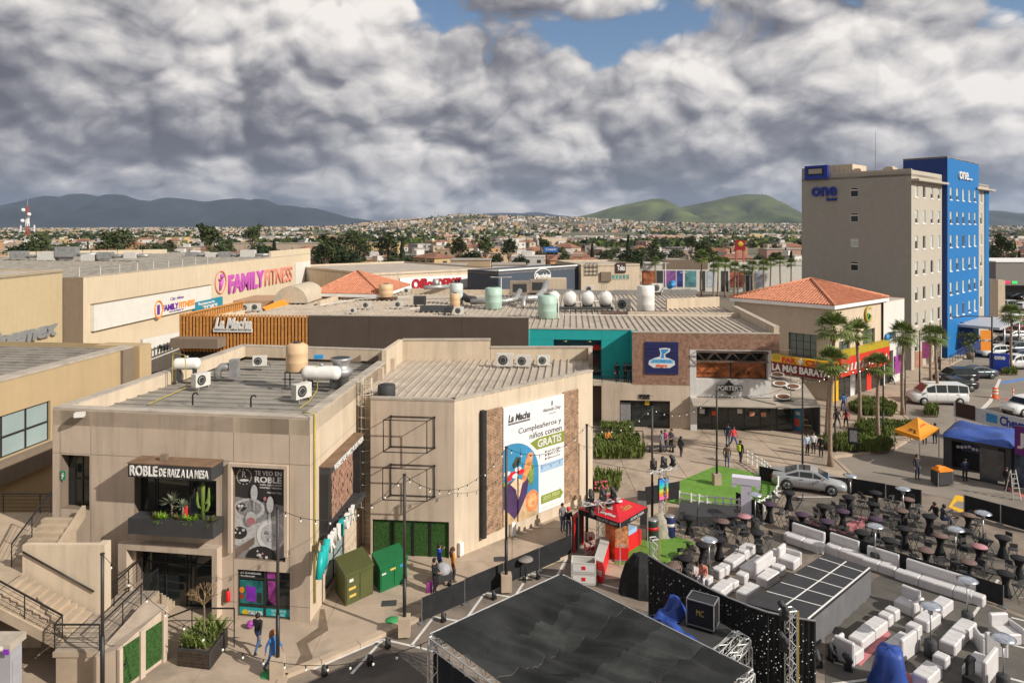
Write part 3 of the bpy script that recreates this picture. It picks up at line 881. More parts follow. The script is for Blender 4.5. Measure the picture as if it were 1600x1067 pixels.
for i in range(0,26):
 mb=MB();a=wl.L*i/26;wl.box(mb,a+.1,a+.28,9.,9.9,-.15,.0);mb.build('slat',wood,mall)
mb=MB();wl.box(mb,0,wl.L,9.,9.12,-.3,-.16);wl.box(mb,0,wl.L-.4,9.78,9.9,-.3,-.16);mb.build('slat_rail',wood,mall,kind='stuff')
wl.panel(MB(),0,wl.L-.3,0,8.9,(),-.3,.2).build('side_wall',stucco_lt,mall)
lu0,lu1=WM.u(334,.1),WM.u(395,.1)
lettering(WM,'La Macha',lu0+.1,lu1-.1,WM.hit(365,514)[1],WM.hit(365,496)[1],.06,sign_white,mall,name='script_sign',shear=.3,bold=.045,depth=.12)
mb=MB();a,b,c,d=WM.rect(334,512.5,395,519);WM.box(mb,a,b,c,d,.05,.14);sp=mb.build('sign_plate',sign_white,mall)
lettering(WM,'DESAYUNO COMIDA ANTOJITOS',a+.1,b-.1,c+.08,d-.06,.143,dkt,sp,depth=.01,bold=.01)
a,b,c,d=WM.rect(266,529,340,545,1.6)
WM.box(MB(),a,b,c,d,-1.,1.6).build('entrance_canopy',taupe,mall)
WM.box(MB(),.05,8,0,6.4,-.6,-.5).build('shop_glass',dark_glass,mall)
for i in range(9):
 WM.box(MB(),i*1.,i*1.+.08,0,6.4,-.5,-.42).build('mullion',dark_frame,mall)
teal=mat('turquoise_paint',(.012,.335,.33),.75,var=.04,streak=.06)
REC=2.
h_t=(WM.u(865,-REC),WM.u(939.5,-REC),4.15,WM.hit(900,531,-REC)[1])
tu=[uT,WM.u(868,-REC),WM.u(940,-REC),uB+.6]
tz=[4.15,h_t[3],8.6]
wall_panels(Wall(WM.pt(0,0,-REC),WM.pt(WM.L,0,-REC)),tu,tz,[h_t],mall,teal,back=mat('teal_joint',(.01,.22,.22),.8),t=1.2,name='turquoise_panel',wall_name='turquoise_wall')
WT3=Wall(WM.pt(0,0,-REC),WM.pt(WM.L,0,-REC))
blue_back=mat('slate_blue',(.035,.115,.165),.7,var=.1)
WT3.box(MB(),h_t[0],h_t[1],4.15,h_t[3],-1.35,-1.2).build('recess_back',blue_back,mall)
a=WM.u(925,-REC-1.2)
window(WT3,(a,h_t[1],4.2,7.),mall,o=-1.12,nu=1,nv=2)
WT3.box(MB(),a,h_t[1],6.55,7.,-1.06,-1.).build('red_header',red_m,mall)
for px in(883,921):
 u=WM.u(px,-REC);MB().lathe([(.26,0),(.22,.08),(.05,.14)],WT3.pt(u,h_t[3]-.2,-.3),12).build('recess_lamp',mat('brass_lamp',(.45,.38,.2),.4,.5),mall)
WM.box(MB(),uT,uB,3.85,4.1,-REC-1.4,-.02).build('balcony_floor',stucco,mall)
WM.box(MB(),uT+.01,uB,.0,3.85,-REC-.2,-REC).build('lower_wall',taupe,mall)
wsd=Wall(WM.pt(uB,0,0),WM.pt(uB,0,-REC));
WM.box(MB(),uB,uB+.3,4.1,8.62,-REC+.005,-.03).build('recess_cheek',teal,mall)
WM.box(MB(),uT-.3,uT-.005,4.1,8.62,-REC,-.31).build('recess_cheek',teal,mall)
rl=thing('balcony_railing','dark railing along the turquoise balcony','railing',WM.pt(uB-2.6,4.1,-.1))
mb=MB()
for z in(4.45,4.75,5.15):mb.tube([WM.pt(uB-5.4,z,-.1),WM.pt(uB-.05,z,-.1)],.025,5)
mb.build('rail',black_metal,rl,kind='stuff')
for i in range(5):
 mb=MB();p=WM.pt(uB-5.3+i*1.3,4.1,-.1);mb.tube([p,p+Vector((0,0,1.05))],.025,5);mb.build('post',black_metal,rl)
h_bay=WM.rect(1088,547.5,1210,594);h_bay=(h_bay[0],uF-.3,h_bay[2],h_bay[3])
zbk=WM.hit(1030,601)[1]
zwh=WM.hit(1140,546)[1]
brick_face(WM,uB,uE,zbk,8.66,.0,mall,.3,.11,.022,.035,holes=[(uP,uE+1,0,zwh)])
WM.box(MB(),uB,uE+.05,8.66,8.76,-.4,.06).build('coping',concrete_cap,mall);WM.box(MB(),uT,uB,8.605,8.7,-REC-.35,-REC+.05).build('coping',concrete_cap,mall)
h_tsr=WM.rect(968.5,625,1047,671);h_tsr=(h_tsr[0],h_tsr[1],.05,h_tsr[3])
uq=WM.u(940)
WM.panel(MB(),uq,uP,0,zbk,[h_tsr],.0,.5).build('shop_front_wall',stucco,mall)
window(WM,h_tsr,mall,o=-.4,us=[h_tsr[0],WM.u(989),WM.u(1004),WM.u(1023),h_tsr[1]],zs=[.06,1.2,h_tsr[3]-.3,h_tsr[3]],fw=.09)
lettering(WM,'TSR',WM.u(998),WM.u(1016),WM.hit(1006,623)[1],WM.hit(1006,616)[1],.01,black_metal,mall,name='shop_letter',shear=.2,bold=.03,depth=.08)
mb=MB();zz=WM.hit(1006,620)[1]
mb.face([WM.pt(WM.u(993),zz-.1,.05),WM.pt(WM.u(1006),zz+.2,.05),WM.pt(WM.u(1021),zz+.12,.05),WM.pt(WM.u(1006),zz+.08,.05)]);mb.build('shop_emblem',black_metal,mall)
WM.box(MB(),WM.u(1008),WM.u(1015),h_tsr[3]-.45,h_tsr[3]-.1,-.3,-.28).build('door_sticker',MATS['yellow_print'],mall)
WM.box(MB(),WM.u(970),WM.u(986),.5,2.3,-.36,-.34).build('window_poster',pg,mall)
whitew=mat('white_render',(.6,.58,.55),.8,var=.05,streak=.12)
zaw=WM.hit(1140,620)[1]
WM.panel(MB(),uP,uF,zaw,zwh,[h_bay],.012,.9).build('bar_front',whitew,mall)
fire=mat('painted_reflection_glass',(.26,.085,.03),.08,var=.95,scale=1.1,spec=.7)  # orange and black reflections mottled into the pane colour
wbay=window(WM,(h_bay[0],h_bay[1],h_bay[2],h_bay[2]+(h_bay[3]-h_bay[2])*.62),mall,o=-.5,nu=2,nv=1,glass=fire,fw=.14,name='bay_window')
WM.box(MB(),h_bay[0],h_bay[1],h_bay[2],h_bay[3],-1.6,-1.5).build('bay_back',charcoal,mall)
bzb=h_bay[2]+(h_bay[3]-h_bay[2])*.64
tr=MB();nn=8
rust=mat('rust_steel',(.13,.085,.06),.7,var=.3)
for o in(-.1,.35):
 tr.beam(WM.pt(h_bay[0],bzb,o),WM.pt(h_bay[1],bzb,o),.08,.08);tr.beam(WM.pt(h_bay[0],h_bay[3]-.08,o),WM.pt(h_bay[1],h_bay[3]-.08,o),.08,.08)
 for i in range(nn):
  a=h_bay[0]+(h_bay[1]-h_bay[0])*i/nn;b=h_bay[0]+(h_bay[1]-h_bay[0])*(i+1)/nn
  tr.beam(WM.pt(a,bzb if i%2 else h_bay[3]-.1,o),WM.pt(b,h_bay[3]-.1 if i%2 else bzb,o),.05,.05)
for i in range(nn+1):
 a=h_bay[0]+(h_bay[1]-h_bay[0])*i/nn
 tr.beam(WM.pt(a,bzb,-.1),WM.pt(a,bzb,.35),.05,.05);tr.beam(WM.pt(a,h_bay[3]-.08,-.1),WM.pt(a,h_bay[3]-.08,.35),.05,.05)
tr.build('bay_truss',rust,mall,kind='stuff')
ps=thing('bar_sign','black and white diamond shaped PORTERS sign on the white bar front','sign',WM.pt(WM.u(1140),zaw+.3,.2))
o=.25;uc=WM.u(1140,o);z0,z1=WM.hit(1140,617.5,o)[1],WM.hit(1140,595,o)[1];zm=(z0+z1)/2;hw=(WM.u(1160,o)-WM.u(1120,o))/2
mb=MB();mb.face([WM.pt(uc,z0,o),WM.pt(uc+hw*.62,zm,o),WM.pt(uc,z1,o),WM.pt(uc-hw*.62,zm,o)])
mb.face([WM.pt(uc,z0,.02),WM.pt(uc-hw*.62,zm,.02),WM.pt(uc,z1,.02),WM.pt(uc+hw*.62,zm,.02)])
for s_ in((z0,hw*.62),(z1,hw*.62)):
 for q in(-1,1):mb.face([WM.pt(uc,s_[0],o),WM.pt(uc,s_[0],.02),WM.pt(uc+q*s_[1],zm,.02),WM.pt(uc+q*s_[1],zm,o)])
mb.build('diamond_plate',dark_frame,ps)
WM.box(MB(),uc-hw,uc+hw,zm-.24,zm+.26,.2,o+.03).build('name_plate',charcoal,ps)
lettering(WM,"PORTER'S",uc-hw*.96,uc+hw*.96,zm-.2,zm+.22,o+.035,sign_white,ps,bold=.02,depth=.05)
ws=thing('fish_restaurant_sign','square navy sign with pale blue tail emblem on the brick wall','sign',WM.pt(WM.u(1032),WM.hit(1032,585)[1],.1))
a,b,c,d=WM.rect(1008,534,1060,585,.12)
navy=mat('navy_board',(.016,.02,.095),.5,var=.1)
mb=MB();nb=9
for i in range(nb):
 WM.box(MB(),a,b,c+(d-c)*i/nb+.012,c+(d-c)*(i+1)/nb-.012,.04,.13).build('board',navy,ws)
def wshape(W,pts,o,m,parent,name):
 q=MB();q.face([W.pt(u,z,o)for u,z in pts]);return q.build(name,m,parent)
def SS(x,y):return(a+(b-a)*x,c+(d-c)*y)
paleb=mat('pale_blue_print',(.22,.5,.74),.5,var=.1);midb=mat('mid_blue_print',(.03,.26,.56),.5,var=.15)
wshape(WM,[SS(.1,.3),SS(.25,.2),SS(.75,.2),SS(.9,.3),SS(.88,.42),SS(.72,.5),SS(.62,.52),SS(.6,.62),SS(.74,.7),SS(.76,.8),SS(.6,.82),SS(.42,.8),SS(.46,.66),SS(.44,.55),SS(.28,.5),SS(.12,.42)],.134,pw,ws,'emblem')
wshape(WM,[SS(.47,.5),SS(.58,.5),SS(.56,.62),SS(.7,.73),SS(.7,.78),SS(.46,.77),SS(.5,.65)],.138,midb,ws,'emblem')
wshape(WM,[SS(.14,.34),SS(.86,.34),SS(.84,.42),SS(.7,.47),SS(.3,.47),SS(.16,.42)],.138,paleb,ws,'emblem')
lettering(WM,'CONTENEDOR',*[SS(.2,0)[0],SS(.8,0)[0]],SS(0,.36)[1],SS(0,.45)[1],.14,midb,ws,bold=.03,depth=.01)
lettering(WM,'alegre',*[SS(.32,0)[0],SS(.66,0)[0]],SS(0,.2)[1],SS(0,.32)[1],.142,mat('orange_red_print',(.75,.09,.02),.5,var=0),ws,bold=.03,depth=.015)
WM.box(MB(),uP,WM.u(1088),0,zaw,.0,.35).build('bar_pillar',whitew,mall)
gu1=uE+1.2
window(WM,(WM.u(1088),gu1,.05,zaw-.25),mall,o=-.1,nu=6,nv=1,fw=.08,name='bar_window')
for px,y,mm in((1097,642,pw),(1116,645,MATS['orange_red_print']),(1156,642,pw),(1175,646,mat('peach_print',(.6,.3,.2),.5,var=.2)),(1193,647,MATS['peach_print'])):
 q=WM.rect(px-4,y-3,px+4,y+4,-.05);WM.box(MB(),*q,-.055,-.04).build('window_poster',mm,mall)
aw=thing('bar_awning','pale tensile fabric awning with oval openings beside the bar','awning',WM.pt(uE,3.,2))
awm=mat('awning_fabric',(.36,.31,.25),.85,var=.12,scale=.7)
mb=MB();w2=WM.pt(uP,zaw-.05,.36);
za0=zaw-.05
mb.face([WM.pt(uP,za0-.35,1.7),WM.pt(uF+.05,za0-.35,1.7),WM.pt(uF+.05,za0,.03),WM.pt(uP,za0,.03)])
mb.face([WM.pt(uP,za0-.45,1.7),WM.pt(uF+.05,za0-.45,1.7),WM.pt(uF+.05,za0-.1,.03),WM.pt(uP,za0-.1,.03)])
mb.face([WM.pt(uP,za0-.45,1.7),WM.pt(uF+.05,za0-.45,1.7),WM.pt(uF+.05,za0-.35,1.7),WM.pt(uP,za0-.35,1.7)])
mb.build('front_canopy',awm,aw)
mb=MB();q=[WM.pt(uF+.1,za0-.45,1.7),WM.pt(uE+2.9,za0-.2,1.7),WM.pt(uE+4.3,za0+.2,-8),WM.pt(uF+.9,za0+.5,-9)]
mb.face(q);mb.face([p-Vector((0,0,.08))for p in q][::-1])
for i in range(4):mb.face([q[i],q[(i+1)%4],q[(i+1)%4]-Vector((0,0,.08)),q[i]-Vector((0,0,.08))])
mb.build('side_canopy',awm,aw)
rng=mat('awning_hole',(.16,.07,.03),.9,var=.3)
nrm=(q[1]-q[0]).cross(q[3]-q[0]).normalized()
for k,(fx,fy)in enumerate(((.3,.25),(.45,.6),(.72,.5),(.55,.86))):
 ctr=q[0]+(q[1]-q[0])*fx+(q[3]-q[0])*fy+nrm*.03
 for r_,mm,dz,nm in((.85,white_paint,.06,'ring'),(.66,rng,.075,'oval_opening')):
  MB().face([ctr+(q[1]-q[0]).normalized()*r_*.8*cos(t_)+(q[3]-q[0]).normalized()*r_*sin(t_)+nrm*dz for t_ in[2*math.pi*i/18 for i in range(18)]]).build(nm,mm,aw)
bs=thing('terrace_screen','tall dark grey panelled screen beside the bar terrace','screen',WM.pt(uE+2.9,0,1.7))
wsc=Wall(WM.pt(uE+2.9,0,1.6),WM.pt(uE+4.3,0,-7.5))
for i in range(5):
 wsc.box(MB(),wsc.L*i/5+.05,wsc.L*(i+1)/5-.05,.05,2.75,-.05,.05).build('panel',charcoal,bs)
FR3=WM.B;R3=[(FR3.x,FR3.y),(25.2,79.),(27.,104.),(-27.,107.),(FL3.x+1.2,79.),(FL3.x,FL3.y)]
w_=Wall(FR3,(25.2,79));w_.panel(MB(),0,w_.L,zwh-.3,8.5,(),0,.2).build('side_wall',brick_m,mall)
w_=Wall(WM.pt(uF,0,0),WM.pt(uF+.8,0,-17));w_.panel(MB(),0,w_.L,0,zwh,(),0,.2).build('side_wall',whitew,mall)
MB().prism([tuple(p[:2])for p in(WM.pt(uF,0,-.02),WM.pt(uE,0,-.02),Vector((25.2,79,0)),WM.pt(uF+.8,0,-17))],zwh-.3,zwh-.02).build('overhang_soffit',taupe,mall)
w_=Wall((25.2,79),(27,104));w_.panel(MB(),0,w_.L,0,8.4,(),0,.2).build('side_wall',stucco,mall)
zr3=lambda x,y:8.5-.006*(y-62)
vdir=(.085,1.)
T3=[WM.pt(.3,0,-.32),WM.pt(uT-.02,0,-.32),WM.pt(uT,0,-.4),WM.pt(uE-.3,0,-.4)]
roof_sheets([(T3[0].x,T3[0].y),tuple(WM.pt(uT,0,-.32)[:2]),tuple(WM.pt(uT,0,-REC-.1)[:2]),tuple(WM.pt(uB,0,-REC-.1)[:2]),tuple(WM.pt(uB,0,-.4)[:2]),(T3[3].x,T3[3].y),(24.9,79),(26.7,104),(-27.,106.5),(FL3.x+1.4,79.)],zr3,vdir,.62,mall,roof_metal2,rib_h=.1,rib_w=.08)
w_=Wall(FR3,(25.2,79));w_.box(MB(),.1,w_.L,8.4,9.25,-.45,.0).build('side_parapet',stucco_lt,mall)
w_.box(MB(),.1,w_.L,9.25,9.33,-.5,.05).build('coping',concrete_cap,mall)
grey_m=mat('grey_sheet',(.27,.26,.245),.7,var=.1,streak=.1)
wb_=Wall((-27.,105.5),(27.,102.5))
for i in range(9):
 wb_.box(MB(),wb_.L*i/9,wb_.L*(i+1)/9-.05,7.9,8.9+.08*(i%3),-.3,0).build('rear_parapet',grey_m if i>4 else stucco_lt,mall)
for a,b,z1 in(((12.6,76.4),(24.6,75.4),8.95),((18.5,84.),(25.5,86.5),9.6),((-24,88),(-23,104),8.9)):
 w_=Wall(a,b);w_.box(MB(),0,w_.L,8.2,z1,-.3,0).build('roof_upstand',stucco_lt,mall)
# tiled roofs
def tile_roof(parent,corners,apex,rise=.09,pitch=.34):
 n=len(corners);A=Vector(apex)
 for i in range(n):
  a=Vector(corners[i]);b=Vector(corners[(i+1)%n])
  e=(b-a);Ln=e.length;e.normalize()
  nrm=(b-a).cross(A-a).normalized()
  if nrm.z<0:nrm=-nrm
  up=nrm.cross(e)if nrm.cross(e).z>0 else-nrm.cross(e)
  la=(A-a).dot(e);ht=(A-a).dot(up)
  mb=MB();mb.face([a,b,A]);so=mb.build('roof_slope',terracotta,parent)
  g=MB();k=pitch/2
  while k<Ln:
   top=ht*(k/la if k<la else(Ln-k)/(Ln-la))
   s_=.0
   while s_<top-.05:
    s2=min(s_+.62,top);h=rise*RU(.85,1.15)
    pts=[]
    for ss,hh in((s_,h+.03),(s2,h)):
     c0=a+e*k+up*ss
     pts.append([c0-e*pitch*.33,c0-e*pitch*.18+nrm*hh,c0+e*pitch*.18+nrm*hh,c0+e*pitch*.33])
    for j in range(3):g.face([pts[0][j],pts[0][j+1],pts[1][j+1],pts[1][j]])
    g.face([pts[0][0],pts[0][1],pts[0][2],pts[0][3]])
    s_+=.58
   k+=pitch
  g.build('roof_tile_course',terracotta,so,kind='stuff')
  MB().tube([a+Vector((0,0,.08)),A+Vector((0,0,.08))],.16,6).build('hip_tile',terracotta,parent)
tp=thing('tiled_pavilion','small pavilion with terracotta tiled hip roof behind the ribbed mall roof','building',(-22,102,0))
c4=[(-27.3,96,9.2),(-17.3,94,9.2),(-15.8,109,9.2),(-26.,110.5,9.2)]
tile_roof(tp,c4,(-22.4,102,11.75))
walls_of([(x*1.+(.5 if x<-20 else-.5),y+(.5 if y<100 else-.5))for x,y,z in c4],0,8.75,tp,stucco_lt)
mb=MB()
for i in range(4):
 w_=Wall(c4[i],c4[(i+1)%4]);w_.box(mb,.0,w_.L,8.75,9.17,-.5,.02)
mb.build('fascia',white_paint,tp)
K4=Vector((33.,72.,0));L4=Vector((24.9,80.5,0));R4=Vector((43.1,80.5,0));N4=Vector((35.,89.,0))
ph=thing('pharmacy_building','beige two storey pharmacy building with terracotta tiled hip roof','building',K4)
ev=[(p.x,p.y,10.1)for p in(L4,K4,R4,N4)]
tile_roof(ph,ev,(34.2,80.5,12.2))
mb=MB()
for i in range(4):
 w_=Wall(ev[i],ev[(i+1)%4]);w_.box(mb,.0,w_.L,9.7,10.07,-.45,.02)
mb.build('fascia',white_paint,ph)
beige=mat('beige_render',(.46,.385,.3),.9,var=.05,streak=.08)
Kw=K4+Vector((0,.55,0));Lw=L4+Vector((.55,0,0));Rw=Vector((46.6,84.1,0))
WP1=Wall(Lw,Kw);WP2=Wall(Kw,Rw)
def rr(W,a,b,c,d):q=W.rect(a,b,c,d);return(q[0],q[1],min(q[2],q[3]),max(q[2],q[3]))
hw1=(WP1.u(1232),WP1.u(1276),4.3,WP1.hit(1252,521)[1])
WP1.panel(MB(),0,WP1.L,0,9.7,[hw1],0,.35).build('left_wall',beige,ph)
window(WP1,hw1,ph,o=-.25,nu=4,nv=3,glass=mat('green_glass',(.1,.13,.12),.1,var=.3,scale=.5))
hw2=[(WP2.u(1311),WP2.u(1328),5.2,WP2.hit(1320,532)[1]),(WP2.u(1348),WP2.u(1367),5.2,WP2.hit(1358,514)[1])]
uR=WP2.u(1377)
WP2.panel(MB(),0,uR,0,9.7,hw2,0,.35).build('right_wall',stucco_lt,ph)
for h in hw2:window(WP2,h,ph,o=-.25,nu=2,nv=2,glass=MATS['green_glass'])
h5=(WP2.u(1379),WP2.u(1392),.1,WP2.hit(1385,548)[1])
WP2.panel(MB(),uR,WP2.L,0,9.6,[h5],.25,.4).build('white_tower',mat('white_render2',(.66,.63,.58),.85,var=.04,streak=.06),ph)
window(WP2,h5,ph,o=-.1,nu=1,nv=2)
mb=MB();w_=Wall(WP2.pt(WP2.L,0,.25),WP2.pt(WP2.L,0,-6));w_.panel(mb,0,w_.L,0,9.6,(),0,.2);WP2.box(mb,uR,WP2.L,9.6,9.7,-6,.27);mb.build('tower_side',beige,ph)
w_=Wall(N4,Lw);w_.panel(MB(),0,w_.L,0,9.7,(),0,.2).build('rear_wall',beige,ph)
fy=mat('sign_yellow',(.72,.4,.012),.5,var=.06);fr=mat('sign_dark_red',(.16,.012,.014),.5,var=.2);frd=mat('sign_red',(.62,.03,.015),.5,var=.06);fol=mat('sign_olive',(.4,.3,.012),.5,var=.1)
fs=thing('pharmacy_sign','yellow and dark red FARMACIA sign reading LA MAS BARATA','sign',WP1.pt(WP1.L,3.5,1.))
O=1.1
zt_,zm_,zb_=WP1.hit(1252,560.5,O)[1],WP1.hit(1252,571,O)[1],WP1.hit(1252,588,O)[1]
uu0,uu1=WP1.u(1204,O),WP1.u(1300,O)
WP1.box(MB(),uu0,uu1+.4,zm_,zt_,.3,O).build('upper_band',fy,fs)
mb=MB();WP1.box(mb,uu0,uu1,zb_,zm_-.003,.3,O+.12);lo_=mb.build('lower_band',fr,fs)
lettering(WP1,'LA MAS BARATA',uu0+.25,uu1-.15,zb_+.25,zm_-.15,O+.125,sign_white,lo_,bold=.04,depth=.08)
f0,f1=WP1.u(1222,O),WP1.u(1284,O)
lettering(WP1,'FAR',f0,f0+(f1-f0)*.36,zm_+.08,zt_-.06,O+.005,frd,fs,bold=.04,depth=.05)
lettering(WP1,'+',f0+(f1-f0)*.42,f0+(f1-f0)*.54,zm_+.02,zt_+.05,O+.005,sign_white,fs,bold=.08,depth=.08)
lettering(WP1,'CIA',f0+(f1-f0)*.6,f1,zm_+.08,zt_-.06,O+.005,frd,fs,bold=.04,depth=.05)
mb=MB();q=[WP1.pt(uu0+.2,zt_-.45,O+.01),WP1.pt(uu0+1.,zt_-.45,O+.01),WP1.pt(uu0+1.1,zt_+.25,O+.01),WP1.pt(uu0+.15,zt_+.25,O+.01)];mb.face(q);mb.build('sign_emblem',fol,fs)
fs2=thing('pharmacy_sign','red and yellow striped pharmacy fascia sloping up the right shop front','sign',WP2.pt(0,3.5,.8))
z5=WP2.hit(1342,553,.9)[1]
for dz0,dz1,mm,nm in((.0,.62,fol,'top_band'),(-.75,-.02,frd,'red_band'),(-1.5,-.77,sign_white,'white_band'),(-1.95,-1.52,frd,'lower_band')):
 WP2.box(MB(),.0,uR,z5+dz0,z5+dz1,.2,.9 if mm is not sign_white else .85).build(nm,mm,fs2)
for i in range(14):
 mb=MB();a=uR*(i+.2)/14;q=[WP2.pt(a,z5-1.45,.91),WP2.pt(a+.35,z5-1.45,.91),WP2.pt(a+.62,z5-.7,.91),WP2.pt(a+.2,z5-.7,.91)]
 mb.face(q);mb.build('zigzag',frd,fs2)
random.seed(8)
sh=[fy,MATS['magenta_print'],pw,turq,frd,dark_glass,dark_glass]
for i in range(9):
 a=uR*i/9;z1=z5-2.
 WP2.box(MB(),a+.06,a+uR/9-.06,.1,z1,.02,.06).build('shop_window',sh[(i*3)%7]if i%3==0 else dark_glass,ph)
em=thing('round_emblem_sign','round green and gold emblem sign high on the beige pharmacy wall','sign',WP2.pt(WP2.u(1355),6.6,.1))
zc=WP2.hit(1355,491)[1];uc=WP2.u(1355)
MB().tube([WP2.pt(uc+.75*cos(t_),zc+.75*sin(t_),.15)for t_ in[R(60+24*i)for i in range(13)]],.14,6).build('gold_ring',mat('gold_paint',(.5,.36,.03),.5,var=.1),em)
MB().tube([WP2.pt(uc+.35*cos(t_),zc-.3+.35*sin(t_),.15)for t_ in[R(30*i)for i in range(13)]],.11,6).build('green_ring',mat('green_paint',(.03,.22,.08),.5,var=.1),em)
bs2=thing('projecting_sign','blue and white projecting sign on the white pharmacy tower','sign',WP2.pt(WP2.u(1382),6,.3))
zc=WP2.hit(1382,527)[1];uc=WP2.u(1381)
mb=MB();mb.lathe([(.55,-.06),(.55,.06)],(0,0,0),16)
M_=Matrix.Translation(WP2.pt(uc,zc,.45))@Matrix.Rotation(math.atan2(WP2.n.y,WP2.n.x),4,'Z')@Matrix.Rotation(R(90),4,'Y')
mb.v=[tuple(M_@Vector(v))for v in mb.v];mb.build('disc',midb,bs2)
WP2.box(MB(),uc+.4,uc+1.9,zc-.1,zc+.55,.3,.55).build('arm_box',mat('dark_blue_box',(.06,.1,.16),.5),bs2)
for px,y0,y1,mm,lab in((1398,556,581,MATS['magenta_print'],'magenta banner hanging at the corner of the white tower'),):
 W_=WP2;a,b,c,d=rr(W_,px-5,y0,px+5,y1)
 mb=MB();W_.box(mb,a,b,c,d,.3,.36);solo('banner',mb,mm,lab,'banner',W_.pt(a,c,.3))
# hotel
hot_g=mat('hotel_grey',(.335,.325,.285),.85,var=.04,streak=.04)
hot_gl=mat('hotel_stone',(.44,.395,.325),.85,var=.04,streak=.05)
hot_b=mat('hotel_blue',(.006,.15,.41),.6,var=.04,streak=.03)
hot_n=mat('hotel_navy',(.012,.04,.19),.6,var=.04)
KH=P(1424,264,25.5);hd=Vector((.726,.688,0));hn=Vector((.688,-.726,0))
KH=Vector((KH.x,KH.y,0))
LBk=KH-hn*14.
WH1=Wall(LBk,KH);WH2=Wall(KH,KH+hd*37.5)
hotel=thing('hotel_building','tall grey hotel with a bright blue window tower','building',KH)
cur=mat('curtain_glass',(.5,.56,.52),.25,var=.25,scale=.8)
FLZ=[22.85,19.5,16.2,12.9,9.6,6.4]
hl=[]
for i,y in enumerate((300.5,340,379,416,455)):
 c=WH1.hit(1334.5,y)[1];hl.append((WH1.u(1328.5),WH1.u(1341),c-.62,c+.62))
WH1.panel(MB(),0,WH1.L,0,25.3,hl,0,.25).build('grey_end_wall',hot_g,hotel)
for i,h in enumerate(hl):
 window(WH1,h,hotel,o=-.12,nu=1,nv=2,fw=.12,frame=white_paint,glass=cur if i==2 else dark_glass,zs=[h[2],h[2]+.9,h[3]])
def hotel_windows(W,pxs,o,floors,umax=None):
 hs=[]
 for px in pxs:
  u=W.u(px,o)
  for z in floors:hs.append((u-.55,u+.55,z-.85,z+.85))
 return hs
g1=hotel_windows(WH2,(1432,1444,1456,1467),0,FLZ+[3.1])
WH2b_u=WH2.u(1529.5);
g2=hotel_windows(WH2,(1533,),0,FLZ)
WH2.panel(MB(),0,12.6,0,24.,g1,0,.2).build('stone_facade',hot_gl,hotel)
WH2.panel(MB(),27,37.5,0,24.,g2,0,.2).build('stone_facade',hot_gl,hotel)
WH2.box(MB(),WH2.u(1538),WH2.u(1544),3.5,24.,.003,.12).build('blue_strip',hot_b,hotel)
random.seed(21)
def small_window(W,h,o):
 f=MB();a,b,c,d=h
 for q in((a,a+.06,c,d),(b-.06,b,c,d),(a+.06,b-.06,c,c+.06),(a+.06,b-.06,d-.06,d)):W.box(f,*q,o-.14,o-.06)
 fo=f.build('window',white_paint,hotel)
 k=RC((.0,.0,.25,.35,.35,.6,1.))
 if k<1:g=MB();W.quad(g,a,b,c+(d-c)*k,d,o-.12);g.build('pane',cur,fo)
 if k>0:g=MB();W.quad(g,a,b,c,c+(d-c)*k,o-.121);g.build('pane',dark_glass,fo)
 s_=MB();W.box(s_,a-.05,b+.05,c-.12,c-.003,o,o+.06);s_.build('sill',white_paint,fo)
for h in g1+g2:small_window(WH2,h,0)
mb=MB();WH2.box(mb,-.02,12.6,24.,24.25,-.5,.9);WH2.box(mb,27,38,24.,24.25,-.5,.9);mb.build('cornice',hot_gl,hotel,kind='stuff')
WH2.box(MB(),.002,12.6,24.25,25.4,-.3,.0).build('roof_parapet',hot_gl,hotel)
WH2.box(MB(),27,37.5,24.25,25.,-.3,.0).build('roof_parapet',hot_gl,hotel)
WH1.box(MB(),.0,2.6,25.3,26.4,-.3,.0).build('raised_parapet',hot_g,hotel)
WH1.box(MB(),2.6,WH1.L,25.3,25.55,-.3,.003).build('roof_parapet',hot_gl,hotel)
back=[LBk,KH,KH+hd*37.5,LBk+hd*37.5]
MB().prism([(p.x,p.y)for p in back],24.6,24.9).build('roof_slab',concrete_cap,hotel)
w_=Wall(LBk+hd*37.5,LBk);w_.panel(MB(),0,w_.L,0,25.4,(),0,.2).build('rear_wall',hot_g,hotel)
w_=Wall(KH+hd*37.5,LBk+hd*37.5);w_.panel(MB(),0,w_.L,0,24.6,(),0,.2).build('far_end_wall',hot_gl,hotel)
TB=Vector((60.,97.,0));WT1=Wall(TB-hn*5.6,TB);WT2=Wall(TB,TB+hd*16.)
bl=hotel_windows(WT2,(1486,1496,1505.5,1515,1523.5),0,FLZ)
WT2.panel(MB(),0,16,3.6,27.9,bl,0,.2).build('blue_facade',hot_b,hotel)
for h in bl:small_window(WT2,h,0)
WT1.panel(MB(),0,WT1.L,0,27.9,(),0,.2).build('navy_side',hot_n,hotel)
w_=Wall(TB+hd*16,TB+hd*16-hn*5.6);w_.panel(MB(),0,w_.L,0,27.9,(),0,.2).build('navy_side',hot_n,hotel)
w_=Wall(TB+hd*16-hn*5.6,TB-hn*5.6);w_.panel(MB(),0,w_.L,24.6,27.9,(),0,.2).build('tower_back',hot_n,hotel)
tq=[TB-hn*5.6,TB,TB+hd*16,TB+hd*16-hn*5.6]
MB().prism([(p.x,p.y)for p in tq],27.7,27.95).build('tower_roof',concrete_cap,hotel)
WT2.box(MB(),0,5.6,0,3.6,-.3,.0).build('blue_plinth',hot_b,hotel)
WT2.box(MB(),12.5,16,0,3.6,-.3,.0).build('blue_plinth',hot_b,hotel)
WT2.box(MB(),5.6,12.5,0,3.6,-3.,-2.8).build('entrance_glass',dark_glass,hotel)
